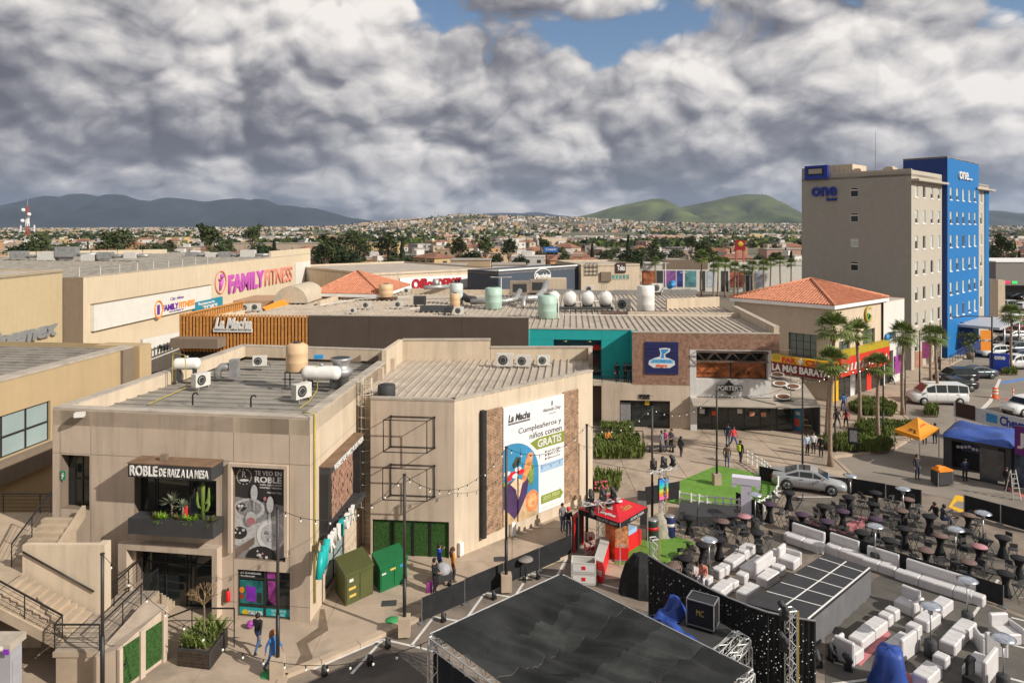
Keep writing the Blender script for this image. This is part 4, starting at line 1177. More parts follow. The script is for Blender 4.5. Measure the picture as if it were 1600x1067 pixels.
mb=MB();q=[WT2.pt(4.2,.0,.02),WT2.pt(6.8,0,3.2),WT2.pt(6.8,3.9,1.2),WT2.pt(6.2,4.6,.02)]
mb.face(q);mb.face([p+hd*.3 for p in q][::-1])
for i in range(4):mb.face([q[i],q[(i+1)%4],q[(i+1)%4]+hd*.3,q[i]+hd*.3])
mb.build('slanted_cheek',hot_n,hotel)
WT2.box(MB(),5.,18.5,4.,4.35,.02,5.).build('entrance_canopy',mat('canopy_grey',(.45,.45,.47),.5,var=.05),hotel)
for u in(9,18):mb=MB();p=WT2.pt(u,0,4.7);mb.tube([p,p+Vector((0,0,4))],.12,8);mb.build('canopy_post',steel,hotel)
hs_=thing('hotel_wall_sign','blue letters reading one hotel on the grey end wall','sign',WH1.pt(WH1.u(1288),20,.1))
blue_let=mat('blue_letter',(.01,.035,.3),.45,var=.03)
lettering(WH1,'one',WH1.u(1269),WH1.u(1308),WH1.hit(1288,307)[1],WH1.hit(1288,292.5)[1],.02,blue_let,hs_,bold=.02,depth=.25)
lettering(WH1,'hotel',WH1.u(1292),WH1.u(1308),WH1.hit(1300,314)[1],WH1.hit(1300,308.5)[1],.02,blue_let,hs_,bold=.03,depth=.15)
hs2=thing('hotel_tower_sign','white letters reading one on the blue tower','sign',WT2.pt(8,24,.1))
lettering(WT2,'one',WT2.u(1497),WT2.u(1511),WT2.hit(1504,281)[1],WT2.hit(1504,269)[1],.02,sign_white,hs2,bold=.01,depth=.2)
lettering(WT2,'hotel',WT2.u(1511),WT2.u(1517),WT2.hit(1514,282)[1],WT2.hit(1514,279)[1],.02,sign_white,hs2,bold=.03,depth=.2)
fb=thing('blue_roof_box','blue framed box sign at the top left of the hotel end wall','sign',WH1.pt(WH1.u(1262),24,.3))
a,b,c,d=WH1.rect(1257.5,258.5,1293,280,.4);c,d=WH1.hit(1275,280,.4)[1],WH1.hit(1275,259,.4)[1]
WH1.box(MB(),a,b,c,d,.01,.5).build('blue_frame',blue_let,fb)
WH1.box(MB(),a+.4,b-.5,c+.55,d-.3,.5,.56).build('black_inner_frame',black_metal,fb)
WH1.box(MB(),a+.6,b-.7,c+.72,d-.48,.56,.58).build('grey_panel',hot_g,fb)
pent=thing('roof_penthouse','cream penthouse box on the hotel roof','roof structure',LBk+Vector((2,1,24.9)))
w_=Wall(LBk+hd*1.2-hn*-1.6,LBk+hd*1.2+hn*6.);w_.box(MB(),0,4.8,24.9,26.7,-5,0).build('wall',stucco_lt,pent)
for u,h_,lab in((4.6,6.,'tall thin antenna mast on the hotel roof'),(3.4,2.4,'short antenna mast left on the hotel roof')):
 p=WH1.pt(WH1.L*.5+(u-4)*4,24.9,-1.);mb=MB();mb.tube([p,p+Vector((0,0,h_))],[.06,.02],5);solo('antenna_mast',mb,steel,lab,'antenna',p)
for u,w2,lab in((7.,1.2,'small cream roof unit on the hotel roof, beside the tall antenna'),(11.,1.6,'cream roof unit on the hotel roof near the blue tower')):
 p=WH1.pt(u,24.9,-1.6);mb=MB();mb.rbox((p.x,p.y,25.4),(w2,1.2,1.),.75);mb.rbox((p.x,p.y,25.98),(w2*.7,.8,.14),.75);solo('roof_unit',mb,stucco_lt,lab,'roof unit',p)
# cinema and gym on the left
gymb=thing('gym_building','long pale beige gym building with FAMILY FITNESS signs and railings on its roof','building',(-52.9,86.8,0))
G0=P(130,433,12);G1=P(485,396,12);WG=Wall(G0,G1)
h_gl=(WG.u(207),WG.u(282),5.,WG.hit(207,499)[1])
WG.panel(MB(),0,WG.L,0,11.95,[h_gl],0,.5).build('long_wall',stucco_cream2,gymb)
window(WG,h_gl,gymb,o=-.4,nu=6,nv=1,fw=.16,name='gym_window')
WG2=Wall((G0.x-3.,G0.y-.2),G0);WG2.panel(MB(),0,WG2.L,0,11.95,(),0,.2).build('return_wall',taupe,gymb)
gp=[(G0.x-45,G0.y+3),(G0.x-3,G0.y-.2),(G0.x,G0.y),(G1.x,G1.y),(G1.x-50,G1.y+6)]
roof_sheets(gp,lambda x,y:11.75+.01*max(0,-50-x),(.055,1),1.4,gymb,roof_metal,rib_h=.12,rib_w=.12)
WG.box(MB(),0,WG.L,11.95,12.05,-.5,.05).build('coping',concrete_cap,gymb)
w_=Wall(G1,(G1.x-20,G1.y+3));WG.box(MB(),WG.L-24,WG.L,12.05,13.3,-.4,.0).build('raised_parapet',stucco_cream2,gymb)
a,b=WG.u(461),WG.u(484)
WG.box(MB(),a,b,4.5,10.2,.003,.15).build('white_panel',offwhite,gymb)
gr=thing('roof_railing','grey roof railing along the edge of the gym roof','railing',WG.pt(2,12,-1.))
mb=MB()
for z in(12.5,12.95):mb.tube([WG.pt(.5,z,-.9),WG.pt(34,z,-.9)],.035,5)
mb.build('rail',steel,gr,kind='stuff')
for i in range(9):mb=MB();p=WG.pt(.6+i*4.1,11.9,-.9);mb.tube([p,p+Vector((0,0,1.2))],.05,5);mb.build('post',offwhite,gr)
gs=thing('gym_box_sign','long white box sign with small FAMILY FITNESS logo','sign',WG.pt(WG.u(147),7,.4))
o=.45;a,b=WG.u(147,o),WG.u(330,o);c,d=WG.hit(238,497,o)[1],WG.hit(238,461,o)[1]
WG.box(MB(),a,b,c,d,.02,o).build('box',offwhite,gs)
WG.box(MB(),a-.05,b+.05,d,d+.1,.0,o+.05).build('top_edge',taupe,gs)
gy0,gy1,gy2=WG.u(253,o),WG.u(279,o),WG.u(304,o)
vio=mat('violet_letter',(.12,.02,.26),.5,var=.0)
zz=c+(d-c)*.18;hh=(d-c)*.28
lettering(WG,'FAMILY',gy0,gy1,zz,zz+hh,o+.005,vio,gs,bold=.04,depth=.05)
lettering(WG,'FITNESS',gy1+.1,gy2,zz,zz+hh,o+.005,orange_m,gs,bold=.04,depth=.05)
lettering(WG,'City Altius',gy0+2.3,gy1+1.5,zz+hh+.4,zz+hh*2.,o+.005,vio,gs,shear=.3,depth=.05)
lettering(WG,'POR UN MEJOR TU',gy0+2.,gy2-3.5,zz-.42,zz-.15,o+.005,vio,gs,depth=.05)
def ring(W,uc,zc,ru,rz,o,r_,m,parent,name,a0=0,a1=360,n=20):
 mb=MB();mb.tube([W.pt(uc+ru*cos(R(a0+(a1-a0)*i/n)),zc+rz*sin(R(a0+(a1-a0)*i/n)),o)for i in range(n+1)],r_,5);return mb.build(name,m,parent)
uc=WG.u(247.5,o);ring(WG,uc,zz+hh*.5,1.,1.25,o+.05,.13,orange_m,gs,'emblem_ring')
WG.box(MB(),uc-.35,uc+.3,zz-.3,zz+hh+.2,o+.005,o+.06).build('emblem_figure',vio,gs)
gb=thing('gym_wall_letters','big purple and pink FAMILY FITNESS letters on the gym wall','sign',WG.pt(WG.u(340),7,.1))
pinkish=mat('pink_letter',(.5,.1,.42),.5,var=.1);salm=mat('salmon_letter',(.7,.27,.2),.5,var=.1)
zc1,zc0=WG.hit(384,426)[1],WG.hit(384,453)[1]
lettering(WG,'FAMILY',WG.u(356),WG.u(411),zc0,zc1,.02,pinkish,gb,bold=.03,depth=.3)
lettering(WG,'FITNESS',WG.u(413),WG.u(455),zc0,zc1,.02,salm,gb,bold=.0,depth=.3)
uc=WG.u(344);zc=WG.hit(344,441)[1];ring(WG,uc,zc,2.,1.95,.15,.13,salm,gb,'emblem_ring')
mb=MB();mb.tube([WG.pt(uc-.3,zc-1.4,.2),WG.pt(uc-.1,zc-.2,.2),WG.pt(uc+.4,zc+.5,.2)],[.15,.45,.2],6);mb.ball(WG.pt(uc+.3,zc+1.,.2),.42,8,6);mb.tube([WG.pt(uc-.8,zc+.6,.2),WG.pt(uc,zc+.2,.2)],.13,5);mb.build('emblem_figure',pinkish,gb)
ts=thing('blue_shop_sign','teal blue shop sign beside the gym box sign','sign',WG.pt(WG.u(326),6,.6))
a,b=WG.u(305,.5),WG.u(348,.5);c,d=WG.hit(326,485,.5)[1],WG.hit(326,468,.5)[1]
WG.box(MB(),a,b,c,d,.1,.5).build('board',mat('teal_blue_print',(.02,.22,.3),.5,var=.1),ts)
lettering(WG,'Restaurante',a+1.,b-3,c+(d-c)*.62,d-.2,.505,pw,ts,depth=.05,bold=.02)
lettering(WG,'TOKS',a+2.5,b-2,c+.2,c+(d-c)*.52,.505,pw,ts,depth=.05,bold=.04)
cin=thing('cinema_building','sandy beige cinema building with grey cinemex letters at the far left','building',(-55.2,86.6,0))
Q1=Vector((-55.25,86.5,0));Q0=Vector((-54.,55.,0));WC=Wall(Q0,Q1)
cinm=mat('cinema_beige',(.5,.4,.24),.9,var=.04,streak=.05)
WC.panel(MB(),0,WC.L,0,12.9,(),0,.2).build('long_wall',cinm,cin)
w_=Wall(Q1,Q1+Vector((-30,2,0)));w_.panel(MB(),0,w_.L,0,12.9,(),0,.2).build('rear_wall',cinm,cin)
w_=Wall(Q0+Vector((-30,0,0)),Q0);w_.panel(MB(),0,w_.L,0,12.9,(),0,.2).build('front_wall',cinm,cin)
MB().prism([(Q0.x,Q0.y),(Q1.x,Q1.y),(Q1.x-30,Q1.y+2),(Q0.x-30,Q0.y)],12.5,12.75).build('roof_slab',concrete_cap,cin)
WC.box(MB(),0,WC.L,12.9,13.,-.5,.06).build('coping',concrete_cap,cin)
c,d=WC.hit(60,529)[1],WC.hit(60,510)[1]
uend=WC.u(86.5)
lettering(WC,'cinemex',uend-12.6,uend,c,c+1.75,.02,mat('zinc_letter',(.3,.31,.31),.5,.3,var=.1),cin,name='sign_letter',shear=.15,bold=.05,depth=.35)
gold=thing('gold_wing','golden brown two storey wing with ribbed roof and sloping glass front, far left','building',(-28.5,45,0))
g0=Vector((-31.,24.,0));g1=P(208,540.5,9.4);g0b=P(0,594,9.4)
dgold=(Vector((g1.x,g1.y,0))-Vector((g0b.x,g0b.y,0))).normalized()
g0=Vector((g0b.x,g0b.y,0))-dgold*16;WW=Wall(g0,Vector((g1.x,g1.y,0)))
hg=(.5,WW.u(79),4.9,WW.hit(30,641)[1])
hgA=(.5,WW.u(60.5),WW.hit(60,640)[1],WW.hit(60,632)[1])
WW.panel(MB(),0,WW.L,0,9.3,[hg],0,.4).build('long_wall',stucco_gold,gold)
nu_=11
window(WW,hg,gold,o=-.2,us=[hg[0]+(hg[1]-hg[0])*i/nu_ for i in range(nu_+1)],zs=[hg[2],hg[2]+1.15,hg[3]],fw=.12,glass=blue_glass,name='curtain_window')
WW.box(MB(),.4,hg[1]+.2,3.6,4.85,.003,.5).build('dark_spandrel',taupe,gold)
WW.box(MB(),WW.L-1.4,WW.L-.2,3,9.3,.003,.2).build('pilaster',taupe,gold)
WW.box(MB(),WW.L,WW.L+1.4,0,9.4,-3,.5).build('end_block',stucco_gold,gold)
WW.box(MB(),0,WW.L,9.3,9.42,-1.,.05).build('coping',concrete_cap,gold)
gq=[WW.pt(0,0,-1),WW.pt(WW.L,0,-1),WW.pt(WW.L,0,-26),WW.pt(0,0,-26)]
roof_sheets([(p.x,p.y)for p in gq],lambda x,y:9.1,WW.n,.9,gold,roof_metal,rib_h=.1,rib_w=.1)
w_=Wall(WW.pt(WW.L+1.4,0,0),WW.pt(WW.L+1.4,0,-26));w_.panel(MB(),0,w_.L,0,9.3,(),0,.2).build('end_wall',stucco_gold,gold)
prem=thing('white_shop_front','white shop front wall with black script letters, behind the golden wing','shop front',(-37,72,0))
pa,pb=Vector((-37.,72.,0)),Vector((-35.2,79,0));wpm=Wall(pa,pb)
wpm.box(MB(),-1,wpm.L,3.2,6.8,-.3,0).build('wall',offwhite,prem)
lettering(wpm,'Premium',wpm.u(247),wpm.u(266),wpm.hit(256,548)[1],wpm.hit(256,537)[1],.01,dkt,prem,shear=.3,bold=.02,depth=.04)
wpm.box(MB(),-1,wpm.L,0,3.2,-.5,-.4).build('glass',dark_glass,prem)
# far row of stores
def store(name,label,A,B,h,depth,wm,rm=None):
 t=thing(name,label,'building',(A[0],A[1],0))
 w=Wall(A,B)
 poly=[w.pt(0,0),w.pt(w.L,0),w.pt(w.L,0,-depth),w.pt(0,0,-depth)]
 walls_of([(p.x,p.y)for p in poly],0,h,t,wm)
 MB().prism([(p.x,p.y)for p in poly],h-.6,h-.4).build('roof',rm or roof_metal2,t)
 return t,w
od,wod=store('office_store','long beige store with red Office DEPOT letters on a white band',P(582,427,9),P(776,418,9),9,40,stucco_lt)
a,b=wod.u(625,.3),wod.u(732,.3);c,d=wod.hit(680,453,.3)[1],wod.hit(680,432,.3)[1]
wod.box(MB(),a,b,c,d,.02,.3).build('white_band',white_paint,od)
dr=mat('crimson_letter',(.36,.01,.02),.5,var=.0)
lettering(wod,'Office',wod.u(643,.3),wod.u(681,.3),c+.3,d-.25,.31,dr,od,bold=.05,depth=.2)
lettering(wod,'DEPOT',wod.u(684,.3),wod.u(720,.3),c+.45,d-.45,.31,dr,od,bold=.05,depth=.2)
slate=mat('slate_wall',(.06,.075,.1),.8,var=.05)
pa_,wpa=store('slate_store','dark slate grey store with a white oval script sign',P(779,425,9),P(908,416,9),9.15,9,slate)
wpa.box(MB(),0,wpa.L,9.15,9.4,-.5,.05).build('coping',white_paint,pa_)
uc=wpa.u(847);zc=wpa.hit(847,431)[1]
ring(wpa,uc,zc,2.9,1.6,.12,.12,white_paint,pa_,'oval_ring')
lettering(wpa,'Parisina',wpa.u(835),wpa.u(860),zc-.7,zc+.6,.05,white_paint,pa_,shear=.35,bold=.03,depth=.1)
tk,wtk=store('cafe_store','beige block with small black square TOKS sign and green windows',(16.2,165),(30.5,168),9.6,22,stucco_lt)
q=wtk.rect(962,411,977,426);mb=MB();wtk.box(mb,*q,.02,.3);so_=mb.build('sign_board',mat('dark_maroon',(.05,.02,.02),.5),tk)
lettering(wtk,'Toks',q[0]+.25,q[1]-.25,q[2]+.5,q[3]-.5,.31,white_paint,so_,bold=.03,depth=.05)
q=wtk.rect(955,429,983,436.5);window(wtk,q,tk,o=.05,nu=5,nv=1,fw=.25,glass=mat('sea_glass',(.12,.3,.26),.2,var=.3),frame=stucco)
q=wtk.rect(938,425,954,439);wtk.box(MB(),*q,.02,.5).build('dark_canopy',taupe,tk)
q=wtk.rect(914,412,933,430)
for i in range(4):
 mb=MB();z=q[2]+(q[3]-q[2])*i/3;wtk.box(mb,q[0],q[1],z,z+.12,.05,.2);mb.build('lattice_bar',charcoal,tk)
 mb=MB();u=q[0]+(q[1]-q[0])*i/3;wtk.box(mb,u,u+.12,q[2],q[3],.2,.3);mb.build('lattice_bar',charcoal,tk)
strip,wst=store('arcade_store','long store front with white pillars, dark bays and coloured posters',(38.5,202),(92.,198),8.,9,offwhite,roof_metal)
bays=[(1003,1024,'o'),(1026,1036,'d'),(1038,1056,'v'),(1058,1067,'b'),(1071,1088,'t'),(1094,1102,'d'),(1105,1118,'w'),(1127,1138,'d'),(1141,1161,'r'),(1165,1175,'d'),(1180,1196,'p')]
pm={'o':mat('far_poster_orange',(.35,.12,.05),.5,var=.7,scale=.6),'d':charcoal,'v':mat('far_poster_violet',(.25,.1,.3),.5,var=.7,scale=.6),'b':mat('far_poster_blue',(.04,.05,.22),.5,var=.6,scale=.6),'t':mat('far_poster_teal',(.1,.26,.28),.5,var=.5,scale=.6),'w':mat('far_poster_white',(.42,.48,.55),.5,var=.3,scale=.6),'r':mat('far_poster_red',(.42,.12,.07),.5,var=.7,scale=.6),'p':mat('far_poster_pale',(.45,.45,.52),.5,var=.3,scale=.6)}
for x0,x1,k in bays:
 q=wst.rect(x0,424,x1,449,.05);wst.box(MB(),q[0],q[1],1.3 if k!='d' else .1,5.9,.02,.08).build('poster_bay',pm[k],strip)
wst.box(MB(),wst.u(1036),wst.u(1106),6.4,9.,-1.,.1).build('brown_upper_wall',taupe,strip)
# ground, lot, plaza
mb=MB()
NX,NY=24,30
def gz(x,y):return-.03
mb.face([(-9000,-300,-.03),(9000,-300,-.03),(9000,16000,-.03),(-9000,16000,-.03)])
struct('ground',mb,mat('town_ground',(.17,.14,.105),.95,var=.3,scale=.02,dirt_shade=(.09,.1,.05),dirt_shade_amt=.8,dirt_shade_scale=.006))
mb=MB();mb.face([(-60,5,-.01),(75,5,-.01),(75,62,-.01),(20,62,-.01),(-60,60,-.01)])
struct('parking_lot',mb,lot)
mb=MB();mb.face([P(*q,.0)for q in((1301,716),(1395,704),(1440,676),(1400,640),(1432,606),(1480,574),(1560,530))]+[Vector((120,100,0)),Vector((110,30,0)),P(1600,800,0),P(1345,752,0)])
struct('road',mb,road_m)
plz=[(-60,18),(-12,18)]+[tuple(P(*q,.12)[:2])for q in((432,1085),(444,1052),(500,1030),(560,1004),(611,981),(668,957),(780,908),(893,862),(930,905),(985,903),(1010,880),(1085,846),(1060,815),(1090,800),(1185,803),(1222,768),(1212,740),(1190,726),(1290,745),(1340,750),(1301,713),(1392,702),(1440,673),(1404,641),(1432,604),(1478,573),(1560,528))]+[(95,120),(20,140),(-70,140)]
mb=MB();mb.prism(plz,-.2,.1)
plaza=struct('plaza',mb,pave)
gx=4.2;n_s=0
for i in range(-11,19):
 for j in range(4,26):
  c_=[(i*gx+.02,j*gx+.02),((i+1)*gx-.02,j*gx+.02),((i+1)*gx-.02,(j+1)*gx-.02),(i*gx+.02,(j+1)*gx-.02)]
  a=plz[:]
  for p,n in((c_[0],(1,0)),(c_[2],(-1,0)),(c_[0],(0,1)),(c_[2],(0,-1))):
   if len(a)>2:a=clip_poly(a,p,n)
  if len(a)>2:
   ar=sum(a[k][0]*a[(k+1)%len(a)][1]-a[(k+1)%len(a)][0]*a[k][1]for k in range(len(a)))/2
   if abs(ar)<.2:continue
   b=MB();b.prism(a,.09,.12+RU(-.002,.002));b.build('paving_slab',pave,plaza);n_s+=1
kb=[P(*q,.13)for q in((432,1085),(444,1052),(500,1030),(560,1004),(611,981),(668,957),(780,908),(893,862))]
for i in range(len(kb)-1):
 d=(kb[i+1]-kb[i]);k=max(1,int(d.length/1.2))
 for j in range(k):
  b=MB();b.beam(kb[i]+d*(j/k)+d.normalized()*.01-Vector((0,0,.1)),kb[i]+d*((j+1)/k)-d.normalized()*.01-Vector((0,0,.1)),.34,.26)
  o=b.build('kerb',kerb_m,plaza)
kb=[P(*q,.13)for q in((1340,750),(1301,713),(1392,702),(1440,673),(1404,641),(1432,604),(1478,573),(1560,528))]
for i in range(len(kb)-1):
 b=MB();b.beam(kb[i]-Vector((0,0,.09)),kb[i+1]-Vector((0,0,.09)),.25,.24);b.build('kerb',kerb_m,plaza)
def flat_line(px_pts,w,m,name='painted_line',z=.004):
 mb=MB()
 for a,b in zip(px_pts[:-1],px_pts[1:]):
  A,B=P(*a,z),P(*b,z);d=(B-A);s_=Vector((d.y,-d.x,0)).normalized()*w/2
  mb.face([A-s_,A+s_,B+s_,B-s_][::-1]if True else[])
 return struct(name,mb,m)
def flat_poly(px_pts,m,name,z=.004):
 mb=MB();pts=[P(*q,z)for q in px_pts]
 ar=sum(pts[i].x*pts[(i+1)%len(pts)].y-pts[(i+1)%len(pts)].x*pts[i].y for i in range(len(pts)))
 mb.face(pts if ar>0 else pts[::-1]);return struct(name,mb,m)
for ln in(((487,1046),(598,998),(680,1017)),((643,1008),(678,963)),((678,963),(730,972)),((728,967),(758,925)),((755,925),(808,934)),((804,932),(828,895)),((826,895),(885,904)),((868,904),(888,866)),((549,1052),(597,1000)),((940,912),(970,920)),((1580,964),(1625,975)),((1575,1005),(1625,1018)),((1545,1050),(1625,1072)),((1425,1052),(1300,1068)),((1420,868),(1450,876)),((1245,776),(1300,776)),((1560,905),(1500,990))):
 flat_line(ln,.13,white_line,z=.005)
flat_poly(((1493,773),(1530,780),(1506,803),(1482,792)),yellow_line,'yellow_marking',.004)
flat_poly(((1496,782),(1522,787),(1506,796),(1488,790)),road_m,'marking_gap',.008)
flat_poly(((1560,757),(1566,756),(1602,772),(1602,779)),red_line,'red_kerb_marking',.006)
flat_poly(((1520,650),(1545,625),(1560,592),(1565,592),(1550,628),(1526,652)),white_line,'painted_line',.006)
flat_poly(((1565,596),(1600,590),(1600,594),(1566,600)),blue_line,'blue_marking',.006)
flat_poly(((1570,622),(1600,618),(1600,622),(1571,627)),red_line,'red_marking',.006)
dark_st=mat('wet_asphalt',(.055,.05,.046),.8,var=.3,scale=1.5)
flat_poly(((480,1067),(540,1042),(600,1020),(672,1018),(672,1100),(480,1100)),asphalt,'asphalt_patch',.002)
flat_poly(((1230,778),(1240,812),(1600,960),(1640,900),(1500,810),(1330,770)),mat('grey_lot',(.17,.142,.115),.92,var=.2,scale=.8,dirt_shade=(.06,.055,.05),dirt_shade_amt=.6,dirt_shade_scale=.3),'asphalt_patch',.001)
flat_poly(((1290,1100),(1290,985),(1372,900),(1420,900),(1600,965),(1680,1100)),mat('dark_lot',(.115,.105,.09),.92,var=.2,scale=.8,dirt_shade=(.055,.05,.045),dirt_shade_amt=.6,dirt_shade_scale=.35),'asphalt_patch',.002)
flat_poly(((500,951),(507,951),(513,984),(480,1005),(489,1026),(472,1045),(455,1051),(470,1022),(463,1004),(497,980)),mat('water_stain',(.17,.125,.085),.55,var=.25,scale=2),'water_stain',.1235)
for px,py,m_,lab in((608,942,charcoal,'rectangular service cover in the walk beside the green cabinet'),(782,873,charcoal,'rectangular service cover in the walk under the billboard')):
 p=P(px,py,.125);mb=MB();mb.rbox((p.x,p.y,.128),(.7,.5,.02),.1);solo('service_cover',mb,m_,lab,'cover',p)
for px,py,lab in((613,968,'round green drain cover beside the lamp post in front of the cabinets'),(419,1053,'round green drain cover at the foot of the near lamp post')):
 p=P(px,py,.125);mb=MB();mb.lathe([(.32,0),(.3,.02)],p,14);solo('drain_cover',mb,mat('green_cover',(.05,.3,.1),.7,var=.1),lab,'cover',p)
# artificial lawns and picket fence
def lawn(px_pts,z,label):
 mb=MB();pts=[P(*q,z)for q in px_pts]
 mb.prism([(p.x,p.y)for p in pts],.03,z)
 xs=[p.x for p in pts];ys=[p.y for p in pts]
 t=solo('artificial_lawn',mb,grass_art,label,'lawn',(0,0,0));return t
lawn1_px=((1120,727),(1165,735),(1205,748),(1218,768),(1205,787),(1170,795),(1080,790),(1040,783),(1014,777),(1060,752))
lawn(lawn1_px,.16,'large bright green artificial lawn ringed by a white picket fence')
lawn(((975,852),(1040,832),(1085,847),(1030,885),(960,880)),.15,'small bright green artificial lawn in front of the red tent')
pf=thing('picket_fence','low white picket fence curving round the large artificial lawn','fence',P(1200,780,0))
fpts=[P(*q,.1)for q in((1168,722),(1190,735),(1208,750),(1216,764),(1216,776),(1209,788),(1195,799),(1178,806),(1155,800),(1130,797),(1105,795),(1080,792),(1062,788))]
tot=[]
for a,b in zip(fpts[:-1],fpts[1:]):
 k=max(1,round((b-a).length/.55))
 for j in range(k):tot.append(a+(b-a)*(j/k))
tot.append(fpts[-1])
for p in tot:
 mb=MB();mb.rbox((p.x,p.y,.1+.42),(.09,.09,.84));mb.rbox((p.x,p.y,.98),(.11,.11,.06),0,.2);mb.build('picket',white_paint,pf)
for z in(.45,.78):
 mb=MB()
 for a,b in zip(fpts[:-1],fpts[1:]):mb.beam(a+Vector((0,0,z)),b+Vector((0,0,z)),.04,.08)
 mb.build('rail',white_paint,pf)
# planting
def tuft_mesh(poly,h0,h1,n,w=.05,lean=.35,z=.12):
 mb=MB();xs=[p[0]for p in poly];ys=[p[1]for p in poly]
 def inside(x,y):
  c=False
  for i in range(len(poly)):
   a,b=poly[i],poly[i-1]
   if(a[1]>y)!=(b[1]>y)and x<(b[0]-a[0])*(y-a[1])/(b[1]-a[1])+a[0]:c=not c
  return c
 k=0;tries=0
 while k<n and tries<n*6:
  tries+=1
  x,y=RU(min(xs),max(xs)),RU(min(ys),max(ys))
  if not inside(x,y):continue
  k+=1
  hh=h0+(h1-h0)*(.5+.5*mnoise.noise(Vector((x*.9,y*.9,3))))*RU(.75,1.1)
  for q in range(3):
   a=RU(0,6.283);l=RU(.05,lean)*hh
   dx,dy=cos(a),sin(a);zz=z+RU(0,.45)*hh
   px_,py_=x+RU(-.08,.08),y+RU(-.08,.08)
   t=(px_+dx*l,py_+dy*l,z+hh*RU(.8,1.05))
   s_=(-dy*w,dx*w)
   mb.face([(px_-s_[0],py_-s_[1],zz),(px_+s_[0],py_+s_[1],zz),(t[0]+s_[0]*.5,t[1]+s_[1]*.5,t[2]),(t[0]-s_[0]*.5,t[1]-s_[1]*.5,t[2])])
 return mb
def hedge(px_pts,h,label,dens=42,m=None,group='low hedges round the plaza'):
 pts=[P(*q,.12)for q in px_pts];poly=[(p.x,p.y)for p in pts]
 cx=sum(p.x for p in pts)/len(pts);cy=sum(p.y for p in pts)/len(pts)
 t=thing('hedge',label,'hedge',(cx,cy,.12),group)
 ar=abs(sum(poly[i][0]*poly[(i+1)%len(poly)][1]-poly[(i+1)%len(poly)][0]*poly[i][1]for i in range(len(poly))))/2
 MB().prism(poly,.05,.17).build('soil_bed',soil,t)
 mb=MB();
 inner=[(cx+(x-cx)*.9,cy+(y-cy)*.9)for x,y in poly]
 mb.prism([(cx+(x-cx)*.86,cy+(y-cy)*.86)for x,y in poly],.17,.17+h*.5)
 core=mb.build('core',leaf_m,t)
 f=tuft_mesh(poly,h*.75,h*1.15,int(ar*dens),.055)
 f.build('foliage',m or leaf_m,t,kind='stuff')
 return t
hedge(((937,679),(988,678),(990,668),(940,668)),.75,'low hedge nearest the tan shop front')
hedge(((930,695),(1000,696),(1000,687),(930,686)),.7,'low hedge between the bench rail and the wide front hedge')
hedge(((930,718),(1004,717),(1010,703),(930,702)),.85,'wide low hedge at the front of the stepped planting')
hedge(((928,770),(966,768),(970,750),(930,748)),.95,'bushy hedge with pink flowers behind the red tent',m=leaf_m)
hedge(((1326,640),(1345,650),(1395,651),(1402,640),(1380,630),(1345,628)),.8,'green island hedge at the palm row nearest the pharmacy')
hedge(((1335,672),(1352,682),(1440,681),(1437,668),(1390,664),(1345,662)),.75,'long green island hedge behind the orange tent')
hedge(((1283,704),(1330,707),(1385,707),(1400,696),(1370,688),(1320,686),(1285,690)),.8,'green island hedge nearest the silver car')
hedge(((1444,650),(1466,650),(1464,640),(1448,640)),.8,'small round bush beside the white van')
hedge(((1565,585),(1590,585),(1588,578),(1568,578)),.6,'small bush by the blue hotel totem')
random.seed(5)
for i in range(16):
 p=P(RU(930,950),RU(750,764),1.)
 if i==0:fl=MB()
 fl.ball(p,.07,5,4)
solo('flowers',fl,mat('pink_petal',(.55,.1,.16),.7,var=.2),'pink flowers on the bushy hedge behind the red tent','flowers',kind='stuff')
bn=thing('bench','long dark bench on the plaza between hedge and shop','bench',P(1036,705,.12))
q0,q1=P(1012,706,.12),P(1055,706,.12)
MB().beam(q0+Vector((0,0,.45)),q1+Vector((0,0,.45)),.45,.08).build('seat',charcoal,bn)
for f in(.08,.5,.92):mb=MB();p=q0+(q1-q0)*f;mb.rbox((p.x,p.y,.33),(.08,.4,.42));mb.build('leg',charcoal,bn)
def railing(name,label,pts,h=1.,wires=5,post_every=1.6,r=.025,cat='railing',group=None):
 t=thing(name,label,cat,pts[0],group)
 for a,b in zip(pts[:-1],pts[1:]):
  a,b=Vector(a),Vector(b);k=max(1,round((b-a).length/post_every))
  for j in range(k+1):
   if j==k and b!=Vector(pts[-1]):continue
   p=a+(b-a)*(j/k);MB().tube([p,p+Vector((0,0,h))],r,5).build('post',black_metal,t)
  up=Vector((0,0,h));MB().beam(a+up,b+up,.06,.05).build('handrail',black_metal,t)
  for i in range(wires):
   up=Vector((0,0,h*(i+.6)/(wires+.3)));MB().tube([a+up,b+up],.012,4).build('wire',black_metal,t)
 return t
railing('low_rail','low dark rail in front of the middle hedge',[P(930,690,.12),P(1004,690,.12),P(1006,702,.12)],.9,1)
